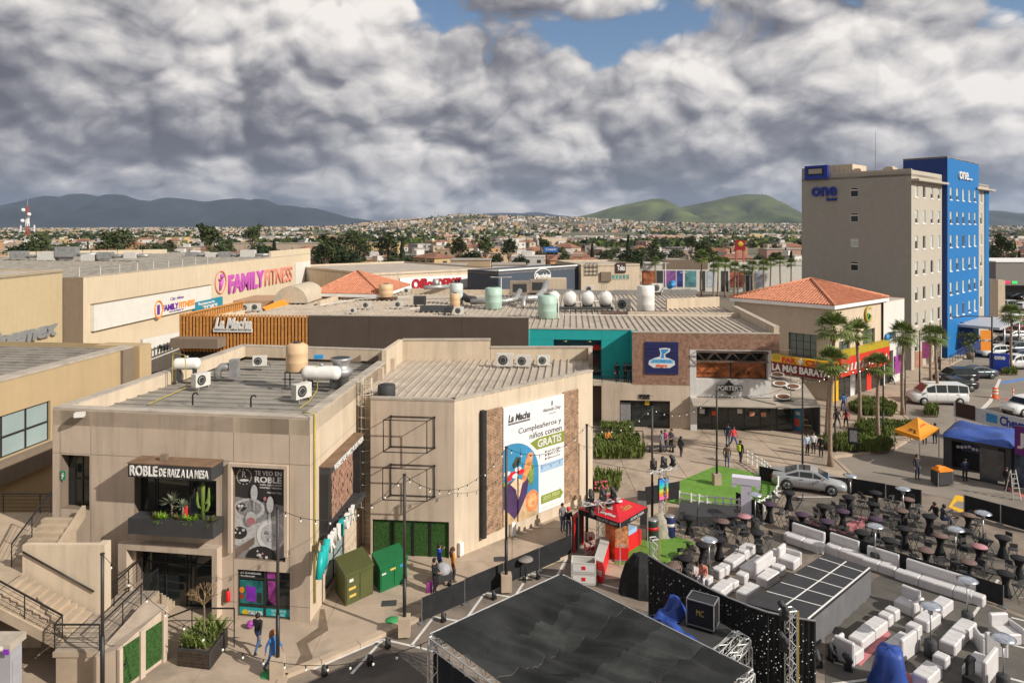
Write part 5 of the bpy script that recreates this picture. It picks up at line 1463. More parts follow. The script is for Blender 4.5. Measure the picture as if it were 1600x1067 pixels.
# stairs at the lower left
st=thing('outdoor_stair','concrete stair with landing and plank walkway at the lower left','stair',(-18,28,0))
conc=mat('stair_concrete',(.44,.345,.245),.9,var=.12,scale=1.5,dirt_shade=(.26,.21,.16),dirt_shade_amt=.5)
xb,xt,yf,yb=-17.85,-20.85,27.95,29.9
for i in range(10):
 x1=xb+(xt-xb)*i/10;x2=xb+(xt-xb)*(i+1)/10;z=1.6+.17*(i+1)
 mb=MB();mb.box((x2-.02,yf,z-.17),(x1,yb,z-.05));mb.box((x2-.04,yf,z-.05),(x1+.03,yb,z));mb.build('step',conc,st)
mb=MB();mb.faces([(xb,yf-.12,1.25),(xt-6,yf-.12,1.25+1.7*3),(xt-6,yf-.02,1.25+1.7*3),(xb,yf-.02,1.25),(xb,yf-.12,1.75),(xt-6,yf-.12,1.75+1.7*3),(xt-6,yf-.02,1.75+1.7*3),(xb,yf-.02,1.75)],[(3,2,1,0),(4,5,6,7),(0,1,5,4),(1,2,6,5),(2,3,7,6),(3,0,4,7)])
MB().hexa([(xt-.2,yf-.12,2.95),(xb+.1,yf-.12,1.25),(xb+.1,yf-.02,1.25),(xt-.2,yf-.02,2.95),(xt-.2,yf-.12,3.4),(xb+.1,yf-.12,1.68),(xb+.1,yf-.02,1.68),(xt-.2,yf-.02,3.4)]).build('stringer',conc,st)
MB().box((xb,27.35,1.35),(-16.,29.95,1.55)).build('landing',conc,st)
plank=mat('grey_plank',(.36,.3,.235),.85,var=.2,scale=3)
for i in range(13):
 y=27.4+i*.35;f=max(0,(y-29.9)/2.)
 MB().box((-17.8+.15*f,y,1.55),(-16.,y+.31,1.605)).build('plank',plank,st)
MB().box((-17.75,29.96,1.2),(-16.,31.95,1.548)).build('walkway_slab',conc,st)
for k in range(6):
 MB().box((-17.6,31.98+.29*k,.1),(-16.,31.98+.29*(k+1)-.01,1.55-.24*(k+1))).build('step',conc,st)
mb=MB();mb.box((-20.9,30.05,.0),(-17.75,30.3,4.5));mb.box((-17.745,30.05,.0),(-17.4,30.55,4.5));mb.build('stair_wall',stucco_lt,st)
MB().box((xb+.1,27.4,.0),(-16.2,27.6,1.34)).build('landing_pier',conc,st)
MB().hexa([(-19.8,29.6,0),(-16.9,29.6,0),(-16.9,29.85,0),(-19.8,29.85,0),(-19.8,29.6,2.3),(-16.9,29.6,1.3),(-16.9,29.85,1.3),(-19.8,29.85,2.3)]).build('under_wall',taupe,st)
MB().tube([(-20.85,29.98,4.25),(-17.8,29.98,2.55)],.04,6).build('handrail',black_metal,st)
rail_z=Vector((0,0,0))
railing('stair_railing','black wire railing on the front edge of the concrete stair',[Vector((xt-2.4,yf,3.3)),Vector((xt,yf,3.3)),Vector((xb,yf,1.65)),Vector((xb+.05,27.4,1.6)),Vector((-16.05,27.4,1.6))],1.,5,1.5)
railing('walkway_railing','black wire railing along the right side of the plank walkway',[Vector((-16.05,27.6,1.6)),Vector((-16.05,31.9,1.6))],1.,5,1.4)
railing('walkway_railing','black wire railing along the left side of the plank walkway',[Vector((-17.3,30.6,1.6)),Vector((-17.35,33.,1.6))],1.,5,1.2)
ug=thing('upper_walkway','raised concrete walkway at the left leading to the corner door','walkway',(-23,31,0))
MB().prism([(-32,26.5),(xt,26.5+1.3),(xt,30.),(-20.9,30.6),(-21.6,34.5),(-22.4,36.5),(-32,36.5)],3.,3.3).build('slab',conc,ug)
for k in range(7):
 mb=MB();y=30.7+.3*k;mb.box((-21.75,y,3.25),(-20.3+.0,y+.3,3.3+.18*(k+1)));mb.build('step',conc,ug)
MB().hexa([(-20.28,30.6,3.1),(-20.1,30.6,3.1),(-20.1,33.2,4.4),(-20.28,33.2,4.4),(-20.28,30.6,3.6),(-20.1,30.6,3.6),(-20.1,33.2,4.95),(-20.28,33.2,4.95)]).build('stringer',conc,ug)
for x in(-21.2,-24.5,-28.5):MB().box((x-.3,27.8,0),(x+.3,28.4,2.99)).build('column',conc,ug)
MB().box((-32,33,0),(-21.9,33.3,2.99)).build('back_wall',taupe,ug)
railing('upper_railing','black wire railing climbing to the corner door of the Roble building',[Vector((-21.75,30.6,3.3)),Vector((-21.75,33.2,4.6))],1.,4,1.3)
railing('upper_railing','black wire railing along the far side of the raised walkway',[Vector((-32,36.4,3.3)),Vector((-22.5,36.4,3.3))],1.,5,2.)
se=thing('service_enclosure','low tan enclosure wall with two green hedge panels','wall',(-15.5,28,0))
E0,E1=Vector((-15.1,27.,0)),Vector((-14.35,29.35,0));we=Wall(E0,E1)
q=[(-16.05,27.),(E0.x,E0.y),(E1.x,E1.y),(-15.6,29.9)]
MB().prism(q,.0,[1.55,1.9,2.3,2.2]).build('enclosure_wall',stucco,se)
for a,b in((.12,.95),(1.25,2.1)):
 we.box(MB(),a,b,.3,1.85,.003,.05).build('hedge_panel',hedge_m,se)
mb=MB();we.box(mb,-.05,.11,0,1.9,.0,.12);we.box(mb,.98,1.22,0,2.05,.0,.1);we.box(mb,2.12,2.35,0,2.25,.0,.12);mb.build('pilaster',stucco,se,kind='stuff')
tb=thing('litter_bin','black litter bin with hood in front of the enclosure','bin',P(187,1075,.12))
p=P(187,1075,.12)
MB().rbox((p.x,p.y,.55),(.45,.45,.85)).build('body',black_metal,tb)
mb=MB();mb.rbox((p.x,p.y,1.18),(.58,.58,.08),.2);mb.rbox((p.x,p.y,1.26),(.4,.4,.08),.2,.6);mb.build('hood',black_metal,tb)
for dx,dy in((-.2,-.2),(.2,-.2),(-.2,.2),(.2,.2)):MB().tube([(p.x+dx,p.y+dy,.97),(p.x+dx,p.y+dy,1.15)],.02,5).build('hood_post',black_metal,tb)
MB().rbox((p.x+.05,p.y-.235,.5),(.3,.012,.4)).build('sticker',orange_m,tb)
kk=thing('kiosk','grey kiosk with colourful graffiti edge at the bottom left corner','kiosk',P(10,1180,0))
k0=P(16,1140,.0)
MB().box((k0.x-2.6,k0.y,.1),(k0.x,k0.y+.6,2.9)).build('body',mat('kiosk_grey',(.33,.33,.35),.7,var=.1),kk)
MB().box((k0.x-2.7,k0.y-.15,2.9),(k0.x+.1,k0.y+.7,3.15)).build('roof',concrete_cap,kk)
random.seed(3)
gcol=[MATS['magenta_print'],turq,white_paint,purple,MATS['blue_print']]
for i in range(14):
 mb=MB();x=k0.x-2.6+i*.19;z=2.6+RU(-.1,.1)
 mb.rbox((x+.1,k0.y-.165,z+.35),(RU(.1,.2),.02,RU(.12,.28)),0);mb.build('graffiti',gcol[i%5],kk)
for i in range(3):
 MB().box((k0.x-2.5+i*.7,k0.y-.03,.3),(k0.x-1.9+i*.7,k0.y-.003,2.45)).build('print_panel',[sky_print,MATS['magenta_print'],MATS['blue_print']][i],kk)
MB().box((k0.x+.003,k0.y+.1,.4),(k0.x+.03,k0.y+.5,2.4)).build('side_panel',MATS['kiosk_grey'],kk)
ep=thing('entrance_planter','dark slatted planter box in front of the Roble entrance','planter',P(315,1030,.12))
a,b,c=P(277,1040,.12),P(328,1046,.12),P(356,1008,.12);d_=a+c-b
for A,B in((a,b),(b,c),(c,d_),(d_,a)):
 w_=Wall(A,B)
 for i in range(6):
  w_.box(MB(),0,w_.L,.12+i*.125,.12+i*.125+.11,-.05,.0).build('slat',charcoal,ep)
MB().prism([(p.x,p.y)for p in(a,b,c,d_)],.1,.78).build('soil_fill',soil,ep)
mid=(a+c)/2
gp_=[(mid.x+(p.x-mid.x)*.85,mid.y+(p.y-mid.y)*.85)for p in(a,b,c,d_)]
t=solo('planter_grass',tuft_mesh(gp_,.35,.75,130,.05,.9,.78),leaf_m,'spiky green grass growing in the entrance planter','plant',(mid.x,mid.y,.78))
def bare_tree(p,h,m,label):
 t=thing('bare_tree',label,'tree',p);random.seed(9)
 MB().tube([p,p+Vector((.03,0,h*.5)),p+Vector((0,.02,h*.62))],[.05,.035,.03],6).build('trunk',bark,t)
 cr=MB();top=p+Vector((0,0,h*.6))
 def twig(q,d,l,r,k):
  e=q+d*l;cr.tube([q,e],[r,r*.6],4,False)
  if k:
   for i in range(3):twig(e,(d+Vector((RU(-.7,.7),RU(-.7,.7),RU(-.25,.5)))).normalized(),l*.72,r*.6,k-1)
 for i in range(7):
  a=i*.9;twig(top,Vector((cos(a)*.7,sin(a)*.7,.7)).normalized(),h*.13,.022,3)
 cr.build('crown',m,t,kind='stuff');return t
bare_tree(P(315,1010,.78)+Vector((0,.2,0)),2.7,leaf_dry,'bare brownish little tree in the entrance planter')
railing('entrance_rail','black rail behind the entrance planter',[P(256,1003,.12),P(300,985,.12),P(366,985,.12),P(366,1010,.12)],1.,1,2.)
fe=thing('fire_extinguisher','red fire extinguisher hanging on the wall beside the Roble door','extinguisher',W1f.pt(W1f.u(359),1.2,.1))
u=W1f.u(359);z=W1f.hit(359,937)[1];p=W1f.pt(u,z,.14)
MB().lathe([(.08,0),(.1,.05),(.1,.42),(.05,.5)],p,10).build('cylinder',red_m,fe)
mb=MB();mb.lathe([(.03,.5),(.04,.6)],p,6);mb.rbox((p.x,p.y-.05,z+.6),(.05,.16,.03));mb.build('valve',black_metal,fe)
mb=MB();W1f.box(mb,u-.3,u-.13,z-.1,z+.5,.003,.06);solo('wall_box',mb,taupe,'small dark box on the wall beside the extinguisher','box',W1f.pt(u-.3,z,0))
ex=thing('exit_sign','small green running figure exit sign on the left pillar','sign',W1f.pt(W1f.u(99),6,.05))
q=W1f.rect(95.5,735,103,750);q=(W1f.u(96),W1f.u(103),W1f.hit(99,749)[1],W1f.hit(99,735)[1])
W1f.box(MB(),q[0],q[1],q[2],q[3],.02,.05).build('plate',mat('sign_green',(.01,.22,.11),.5,var=.0),ex)
uu=(q[0]+q[1])/2
mb=MB();W1f.box(mb,uu-.03,uu+.03,q[3]-.14,q[3]-.08,.052,.056);W1f.box(mb,uu-.07,uu+.05,q[2]+.17,q[3]-.16,.052,.056);mb.face([W1f.pt(uu-.08,q[2]+.05,.054),W1f.pt(uu-.03,q[2]+.05,.054),W1f.pt(uu+.04,q[2]+.18,.054),W1f.pt(uu-.02,q[2]+.18,.054)]);mb.build('running_figure',pw,ex)
sl=thing('flood_light','small flood light on the parapet of the Roble building','lamp',W1f.pt(W1f.u(133),9,.2))
p=W1f.pt(W1f.u(132),W1f.hit(132,645)[1],.3)
MB().rbox(p,(.42,.34,.2),.3).build('head',offwhite,sl);MB().beam(p,p+Vector((0,.35,.05)),.06,.06).build('arm',taupe,sl)
mb=MB();p=W1f.pt(W1f.u(267),zs1+.05,.5);mb.rbox(p+Vector((0,0,.14)),(.3,.25,.26));solo('canopy_light',mb,taupe,'small lamp box on top of the ROBLE canopy','lamp',p)
random.seed(14)
zp=pz1-.06
def wp(px,o=.45):return W1f.pt(W1f.u(px,o),zp,o)
cac=thing('cactus','tall green column cactus in the window planter','plant',wp(317))
p=wp(317);cm=mat('cactus_green',(.13,.2,.035),.7,var=.2,scale=4)
MB().tube([p,p+Vector((0,0,1.55)),p+Vector((0,0,1.75))],[.085,.1,.03],8).build('stem',cm,cac)
for s_,z in((-1,.55),(1,.75),(1,.4)):
 MB().tube([p+Vector((0,0,z)),p+Vector((s_*.2,0,z+.08)),p+Vector((s_*.26,.02,z+.3)),p+Vector((s_*.27,.02,z+.75))],[.06,.07,.07,.03],7).build('arm',cm,cac)
def spiky(p,r,n,m,label,h=.0,name='spiky_plant'):
 t=thing(name,label,'plant',p)
 if h:MB().tube([p,p+Vector((.04,0,h))],[.06,.045],6).build('stem',bark,t)
 mb=MB();c=p+Vector((0,0,h))
 for i in range(n):
  a=RU(0,6.28);e=RU(-.2,1.2);l=r*RU(.7,1.1)
  d=Vector((cos(a)*cos(e),sin(a)*cos(e),sin(e)));s_=d.cross(Vector((0,0,1))).normalized()*r*.07
  mb.face([c-s_,c+s_,c+d*l*.6+s_*.8,c+d*l,c+d*l*.6-s_*.8])
 mb.build('leaves',m,t,kind='stuff');return t
sage=mat('sage_leaf',(.22,.24,.15),.75,var=.2)
brightg=mat('bright_succulent',(.17,.3,.02),.6,var=.3,scale=5)
spiky(wp(268),.55,80,sage,'grey green spiky yucca on a stem in the window planter, left',.75)
spiky(wp(285),.42,50,sage,'smaller grey spiky yucca beside the tall one in the planter',.6)
for i,px in enumerate((242,250,258,277,292,303,331)):
 spiky(wp(px,.62),RU(.32,.5),60,brightg if i%3 else leaf_y,'bright green succulent in the window planter, %s'%('at its left end','second from its left end','just left of the tall yucca','right of the tall yucca','left of the cactus','close beside the cactus','at its right end')[i],0,'succulent')
mb=MB();p=wp(290,.3);mb.lathe([(.02,0),(.1,.1),(.13,.45),(.09,.6),(.02,.62)],p,8);solo('red_flower',mb,mat('red_petal',(.5,.03,.03),.7,var=.2),'red bloom among the planter succulents','flower',p)
def cabinet(fx,fy,lx,ly,rx,ry,h,m,label,decals):
 f,l,r=P(fx,fy,.12),P(lx,ly,.12),P(rx,ry,.12);b=l+r-f
 t=thing('electrical_cabinet',label,'cabinet',f)
 mb=MB();q=[l,f,r,b]
 mb.prism([(p.x,p.y)for p in q],.12,[h-.02,h-.3,h-.3,h-.02]if False else h-.18);mb.build('body',m,t)
 c=(l+r)/2
 q2=[c+(p-c)*1.05 for p in q]
 MB().prism([(p.x,p.y)for p in q2],h-.175,[h+.12,h-.08,h-.08,h+.12]).build('lid',m,t)
 w_=Wall(f,r)
 for a,bb in((.03,.49),(.51,.97)):
  w_.box(MB(),w_.L*a,w_.L*bb,.25,h-.24,.003,.035).build('door',m,t)
 w_.box(MB(),w_.L*.49,w_.L*.505,.7,.95,.003,.06).build('handle',black_metal,t)
 for(u0,u1,z0,z1,mm)in decals:
  w_.box(MB(),w_.L*u0,w_.L*u1,z0,z1,.036,.042).build('label_plate',mm,t)
 return t
dec=mat('decal_yellow',(.62,.42,.1),.6,var=0)
cabinet(540,947,524,924,583,927,1.68,mat('olive_paint',(.085,.092,.03),.55,var=.1),'olive green electrical cabinet with pale labels, left of the pair',[(.12,.26,1.18,1.32,pw),(.1,.35,.8,.92,dec),(.12,.36,.45,.57,dec)])
cabinet(594,926,582,908,636,908,1.45,mat('bright_green_paint',(.01,.135,.045),.5,var=.1),'bright green electrical cabinet with yellow labels, right of the pair',[(.05,.2,.95,1.03,pw),(.36,.55,1.02,1.12,dec),(.72,.82,1.,1.14,sky_print)])
# lamp posts
POLES={}
def lamp_post(px,py,top,label,r=.065,foot=True):
 p=P(px,py,.12);zt=CH-(top-HZ)*p.y/FPX
 t=thing('lamp_post',label,'lamp post',p,'dark posts carrying the string lights')
 if foot:
  MB().rbox((p.x,p.y,.12+.38),(.52,.52,.8),.1).build('footing',kerb_m,t)
 MB().tube([(p.x,p.y,.1),(p.x,p.y,2.6)],r*1.25,8).build('lower_tube',black_metal,t)
 MB().tube([(p.x,p.y,2.6),(p.x,p.y,zt)],r,8).build('upper_tube',mat('dark_pole',(.05,.043,.038),.5,var=.1),t)
 MB().tube([(p.x,p.y,zt),(p.x,p.y,zt+.05)],r*1.3,8).build('cap',black_metal,t)
 POLES[label]=Vector((p.x,p.y,zt));return Vector((p.x,p.y,zt))
pA=lamp_post(632,990,742,'dark lamp post on a concrete footing beside the bright green cabinet')
pB=lamp_post(434,1056,794,'dark lamp post on a concrete footing near the phone shop window')
pC=lamp_post(791,921,699,'dark lamp post in front of the billboard')
pD=lamp_post(160,1095,866,'dark lamp post in front of the stair landing',foot=False)
pE=lamp_post(917,862,664,'dark lamp post behind the red tent',foot=False)
pF=lamp_post(1019,818,636,'dark lamp post left of the large artificial lawn',foot=False)
pG=lamp_post(1120,757,611,'dark lamp post standing on the large artificial lawn')
pH=lamp_post(1254,728,590,'dark lamp post left of the palm nearest the silver car',foot=False)
pI=lamp_post(1305,706,576,'dark lamp post just right of the palm nearest the silver car',foot=False)
pJ=lamp_post(1380,688,560,'dark lamp post beside the palm on the middle island',foot=False)
pK=lamp_post(1414,648,545,'dark lamp post beside the tall palm at the white van',foot=False)
pL=lamp_post(1437,604,517,'dark lamp post on the hotel walk, nearest the van',foot=False)
pM=lamp_post(1453,595,505,'dark lamp post on the hotel walk, middle of three',foot=False)
pN=lamp_post(1469,580,500,'dark lamp post on the hotel walk, at the blue corner',foot=False)
def string_lights(a,b,sag,n,label):
 t=thing('string_lights',label,'string lights',a,'strings of bulbs across the plaza')
 pts=[a+(b-a)*(i/20)-Vector((0,0,sag*4*(i/20)*(1-i/20)))for i in range(21)]
 MB().tube(pts,.012,4,False).build('cable',black_metal,t)
 for i in range(n):
  f=(i+.5)/n;p=a+(b-a)*f-Vector((0,0,sag*4*f*(1-f)))
  mb=MB();mb.tube([p,p-Vector((0,0,.1))],.022,5);bo=mb.build('socket',black_metal,t)
  MB().ball(p-Vector((0,0,.15)),.042,7,5,1.25).build('bulb',lamp_glass,bo)
string_lights(pB,pA,1.1,9,'string of bulbs from the phone shop post to the cabinet post')
string_lights(pA,pC,1.3,11,'string of bulbs sagging from the cabinet post to the billboard post')
string_lights(pC,pE,.9,9,'string of bulbs from the billboard post to the red tent post')
string_lights(pE,pF,.7,7,'string of bulbs from the red tent post to the lawn corner post')
string_lights(pF,pG,.9,9,'string of bulbs over the large artificial lawn')
string_lights(pG,pH,.8,9,'string of bulbs from the lawn post to the plaza post')
string_lights(pH,pI,.5,7,'string of bulbs between the two posts beside the nearest palm')
string_lights(pI,pJ,.5,7,'string of bulbs over the planting islands')
string_lights(pD,Vector((-2.5,22.3,5.)),2.2,16,'long low string of bulbs from the stair post to the black stage roof')
# event gear
def truss(a,b,parent,size=.29,name='truss',r=.024,step=.34):
 a,b=Vector(a),Vector(b);d=(b-a);Ln=d.length;d.normalize()
 u=Vector((0,0,1))if abs(d.z)<.9 else Vector((1,.2,0)).normalized()
 x=d.cross(u).normalized()*size/2;y=x.cross(d).normalized()*size/2
 co=[x+y,x-y,-x-y,-x+y];mb=MB()
 for c in co:mb.tube([a+c,b+c],r,5)
 k=max(2,round(Ln/step))
 for i in range(k):
  for j in range(4):
   p,q=co[j],co[(j+1)%4]
   s_,e=a+d*(Ln*i/k),a+d*(Ln*(i+1)/k)
   mb.tube([s_+(p if i%2 else q),e+(q if i%2 else p)],r*.6,3,False)
 for e in(a,b):
  for j in range(4):mb.tube([e+co[j],e+co[(j+1)%4]],r,4,False)
 return mb.build(name,alu,parent)
Lc,Bc,Rc=P(676,1000,5.),P(877,906,5.),P(1172,1056,5.);Nc=Lc+Rc-Bc
sr=thing('stage_roof','big black fabric stage roof on aluminium trusses at the bottom centre','stage roof',(Bc.x,Bc.y-4,0))
for a,b in((Lc,Bc),(Bc,Rc),(Lc,Nc),(Rc,Nc)):truss(a,b,sr)
for p in(Lc,Bc,Rc,Nc):truss((p.x,p.y,.02),(p.x,p.y,4.8),sr,name='tower_truss')
mb=MB();n=70;rows=[]
random.seed(2)
for i in range(n+1):
 row=[]
 for j in range(n+1):
  s_,t_=i/n,j/n
  p=Lc+(Bc-Lc)*s_+(Nc-Lc)*t_
  e=min(s_,1-s_,t_,1-t_)
  k_=min(1,e*7);q_=s_*1.1-t_*.55
  z=5.22-.42*min(1,e*4)*(.7+.3*sin(t_*5+1))+k_*(.3*mnoise.noise(Vector((q_*9,(s_+t_)*1.6,2)))+.3*abs(mnoise.noise(Vector((q_*17,(s_+t_)*2.2,8))))+.05*sin((t_+.15*s_)*21))
  row.append((p.x,p.y,z))
 rows.append(row)
fv=[q for r_ in rows for q in r_]
mb.smooth=True
roof_fab=mat('stage_fabric',(.026,.027,.027),.82,var=.35,scale=.6,bump=.4,bscale=7,spec=.15,dirt_shade=(.04,.042,.04),dirt_shade_amt=.7,dirt_shade_scale=.35)
roof_fab2=mat('stage_fabric_faded',(.033,.035,.034),.8,var=.35,scale=.7,bump=.4,bscale=7,spec=.2,dirt_shade=(.075,.078,.072),dirt_shade_amt=.7,dirt_shade_scale=.4)
for q_ in range(5):
 mb=MB();mb.smooth=True;j0=q_*14;zo=.012*(q_%2)
 mb.faces([(x,y,z+zo)for i in range(n+1)for x,y,z in rows[i][j0:j0+15]],[(i*15+j,i*15+j+1,(i+1)*15+j+1,(i+1)*15+j)for i in range(n)for j in range(14)]);mb.build('roof_fabric',roof_fab2 if q_%2 else roof_fab,sr)
mb=MB();mb.smooth=True;pts=[]
d=(Nc-Lc);s_=Vector((d.y,-d.x,0)).normalized()
for i in range(41):
 p=Lc+d*(i/40)+s_*(.08*sin(i*1.9)+.02)*(-1)
 pts+=[(p.x,p.y,.1),(p.x,p.y,4.7)]
mb.faces(pts,[(2*i,2*i+2,2*i+3,2*i+1)for i in range(40)]);mb.build('side_drape',mat('navy_drape',(.012,.014,.02),.9,var=.3),sr)
MB().prism([tuple((p+(Bc-p)*0+((Bc+Nc)/2-p)*.08)[:2])for p in(Lc,Bc,Rc,Nc)],0,.9).build('stage_deck',charcoal,sr)
CZ=3.4
cp_=[P(*q,CZ)for q in((1013,868),(1045,887),(1080,905),(1110,921),(1140,935),(1170,947),(1200,957),(1237,965),(1275,971))]
bd=thing('backdrop_curtain','tall black curved curtain sprinkled with little white lights','curtain',(cp_[4].x,cp_[4].y,0))
dense=[]
for a,b in zip(cp_[:-1],cp_[1:]):
 for j in range(12):dense.append(a+(b-a)*(j/12))
dense.append(cp_[-1])
for f in range(4):
 seg=dense[f*24:(f+1)*24+1];mb=MB();mb.smooth=True;pts=[]
 for i,p in enumerate(seg):
  k=f*24+i;tdir=(dense[min(k+1,len(dense)-1)]-dense[max(0,k-1)]).normalized();nn_=Vector((tdir.y,-tdir.x,0))
  off=.05*sin(k*2.2)
  for z in(.02,CZ/2,CZ):q=p+nn_*off*(1 if z<3 else .5);pts.append((q.x,q.y,z))
 m_=len(seg);mb.faces(pts,[(3*i+r_,3*i+3+r_,3*i+4+r_,3*i+1+r_)for i in range(m_-1)for r_ in(0,1)])
 mb.build('curtain_panel',black_fabric,bd)
random.seed(6);mb=MB()
for i in range(420):
 k=random.randrange(0,len(dense)-1);p=dense[k]+(dense[k+1]-dense[k])*RN()
 tdir=(dense[k+1]-dense[k]).normalized();nn_=Vector((tdir.y,-tdir.x,0))
 q=p+nn_*.085;z=RU(.1,CZ-.1);r_=RC((.012,.016,.022,.03))
 mb.lathe([(.001,-r_),(r_,0),(.001,r_)],(q.x,q.y,z),4)
mb.build('fairy_light',mat('fairy_bulb',(.85,.85,.85),.3,var=0),bd,kind='stuff')
mb=MB()
for a,b in zip(cp_[:-1],cp_[1:]):mb.tube([a+Vector((0,0,.03)),b+Vector((0,0,.03))],.04,5)
mb.build('top_rail',steel,bd)
def truss_tower(p,h,label,size=.3,group='aluminium truss towers'):
 t=thing('truss_tower',label,'truss tower',p,group)
 truss((p.x,p.y,p.z),(p.x,p.y,p.z+h),t,size,'mast_truss')
 MB().rbox((p.x,p.y,p.z+.03),(.8,.8,.05),.5).build('base_plate',steel,t)
 for s_ in(.24,):MB().tube([(p.x+s_,p.y-.1,p.z+.3),(p.x+s_,p.y-.1,p.z+h)],.02,5).build('yellow_strap',mat('strap_yellow',(.5,.32,.03),.6,var=.1),t)
 return t
def moving_head(p,label,rz=0,up=1,group='stage lights'):
 t=thing('stage_light',label,'stage light',p,group);c,s_=cos(rz),sin(rz)
 MB().rbox((p.x,p.y,p.z+up*.07),(.34,.3,.14),rz).build('base',black_metal,t)
 mb=MB()
 for k in(-1,1):mb.rbox((p.x+k*.17*c,p.y+k*.17*s_,p.z+up*.32),(.05,.12,.4),rz)
 mb.rbox((p.x,p.y,p.z+up*.15),(.39,.12,.04),rz);mb.build('yoke',black_metal,t)
 mb=MB();h=p+Vector((0,0,up*.42));d=Vector((-s_*.3,c*.3,.35)).normalized()
 mb.tube([h-d*.2,h-d*.12,h+d*.12,h+d*.24],[.09,.13,.12,.1],9);ho=mb.build('head',charcoal,t)
 MB().tube([h+d*.241,h+d*.25],.085,9).build('lens',dark_glass,ho)
 return t
T1=P(1022,962,.02);truss_tower(T1,3.6,'truss tower at the left end of the sparkling curtain')
T2=P(1231,1105,.02);T2=cp_[7]+(Vector((0,0,-CZ))+Vector((-.25,-.55,.02)));truss_tower(Vector((T2.x,T2.y,.02)),4.,'truss tower in front of the right end of the sparkling curtain')
T3=P(938,866,.12);truss_tower(T3,2.9,'truss tower with stage lights in front of the red tent')
T4=P(1035,822,.12);truss_tower(T4,3.4,'truss tower with a colourful screen beside the lawn')
for k,(dx,dz,lab)in enumerate(((-.55,3.1,'stage light on the red tent tower, left of its bar'),(.15,3.1,'stage light on the red tent tower, standing at the middle of its bar'),(.75,3.1,'stage light on the red tent tower, right end of its bar'))):
 moving_head(T3+Vector((dx,dx*.35,dz-.12)),lab,.4*k)
for k,(dx,lab)in enumerate(((-.5,'stage light hanging under the left end of the red tent bar'),(.5,'stage light hanging under the right side of the red tent bar'))):
 moving_head(T3+Vector((dx,dx*.35,2.78)),lab,1.+k,-1)
brt=thing('light_bar','horizontal truss bar carrying stage lights in front of the red tent','truss bar',T3+Vector((0,0,2.9)))
truss(T3+Vector((-1.,-.35,2.9)),T3+Vector((1.1,.4,2.9)),brt,.2)
for k,(dx,lab)in enumerate(((-.6,'stage light on the screen tower, left'),(.1,'stage light on the screen tower, middle'),(.7,'stage light on the screen tower, right'))):
 moving_head(T4+Vector((dx,dx*.5,3.52)),lab,.5*k)
brt=thing('light_bar','horizontal truss bar carrying stage lights above the colourful screen','truss bar',T4+Vector((0,0,3.4)))
truss(T4+Vector((-.9,-.45,3.42)),T4+Vector((1.,.5,3.42)),brt,.2)
for k,(z,lab)in enumerate(((3.75,'stage light on the upper part of the tower before the curtain'),(2.6,'stage light lower down on the tower before the curtain'))):
 moving_head(Vector((T2.x-.3,T2.y-.1,z)),lab,1.2,1)
scn=thing('led_screen','small rainbow coloured screen hanging on the truss tower','screen',T4+Vector((0,-.3,1.9)))
ws_=Wall(P(1028,822,.12)+Vector((0,-.3,0)),P(1043,818,.12)+Vector((0,-.3,0)));z0,z1=1.75,3.05
ws_.box(MB(),0,ws_.L,z0,z1,-.1,0).build('case',black_metal,scn)
for i,cc_ in enumerate(((.75,.15,.35),(.8,.25,.05),(.55,.6,.05),(.05,.5,.25),(.02,.4,.65),(.02,.25,.7))):
 ws_.box(MB(),.03,ws_.L-.03,z0+.04+(z1-z0-.08)*i/6,z0+.04+(z1-z0-.08)*(i+1)/6,.002,.008).build('colour_band',mat('led_band_%d'%i,cc_,.5,var=.25,scale=4),scn)
ws_.box(MB(),ws_.L*.45,ws_.L*.75,z0+.2,z0+.75,.01,.014).build('figure',mat('led_dark',(.12,.05,.04),.5),scn)
for i,(px,py)in enumerate(((507,1055),(578,1038),(606,1012),(693,971),(772,936),(841,904),(692,973))[:6]):
 p=P(px,py,.004);lab=('nearest the near lamp post','second from the near lamp post','in front of the cabinet post footing','between the stage roof corner and the fence','in the middle of the fence','beside the round bar table')[i]
 moving_head(p+Vector((0,0,.02)),'black ground spotlight on the asphalt, '+lab,.8,1,'ground spotlights along the stage').scale=(.62,)*3
# black mesh fences
def mesh_fence(px_pts,h,label,z=.0,panel=2.2,group='black mesh fence runs'):
 pts=[P(*q,z)for q in px_pts]
 t=thing('mesh_fence',label,'fence',pts[0],group)
 for a,b in zip(pts[:-1],pts[1:]):
  d=b-a;k=max(1,round(d.length/panel));w_=Wall(a,b)
  for j in range(k):
   u0,u1=w_.L*j/k+.03,w_.L*(j+1)/k-.03
   w_.box(MB(),u0,u1,z+.06,z+h+RU(-.03,.03),-.012,.012).build('panel',black_fabric,t)
  for j in range(k+1):
   p=w_.pt(w_.L*j/k,z,0);mb=MB();mb.tube([p,p+Vector((0,0,h+.02))],.022,5);mb.rbox((p.x,p.y,z+.02),(.35,.35,.03),.6);mb.build('post',steel,t)
 return t
mesh_fence(((659,972),(893,868)),1.15,'black mesh fence along the walk between billboard and stage')
mesh_fence(((1186,752),(1228,762)),1.1,'short black mesh fence right behind the silver car')
mesh_fence(((1228,762),(1330,771),(1440,790)),1.05,'black mesh fence behind the bar tables, from the silver car to the yellow marking')
mesh_fence(((1506,802),(1625,836)),1.2,'black mesh fence right of the yellow marking')
mesh_fence(((1232,836),(1305,857),(1400,892),(1568,948)),1.,'low black mesh fence behind the row of white sofas')
mesh_fence(((1150,797),(1192,818)),1.15,'short black mesh fence by the big white letter T')
mesh_fence(((1008,792),(1062,782)),1.3,'black mesh fence at the left end of the picket fence')
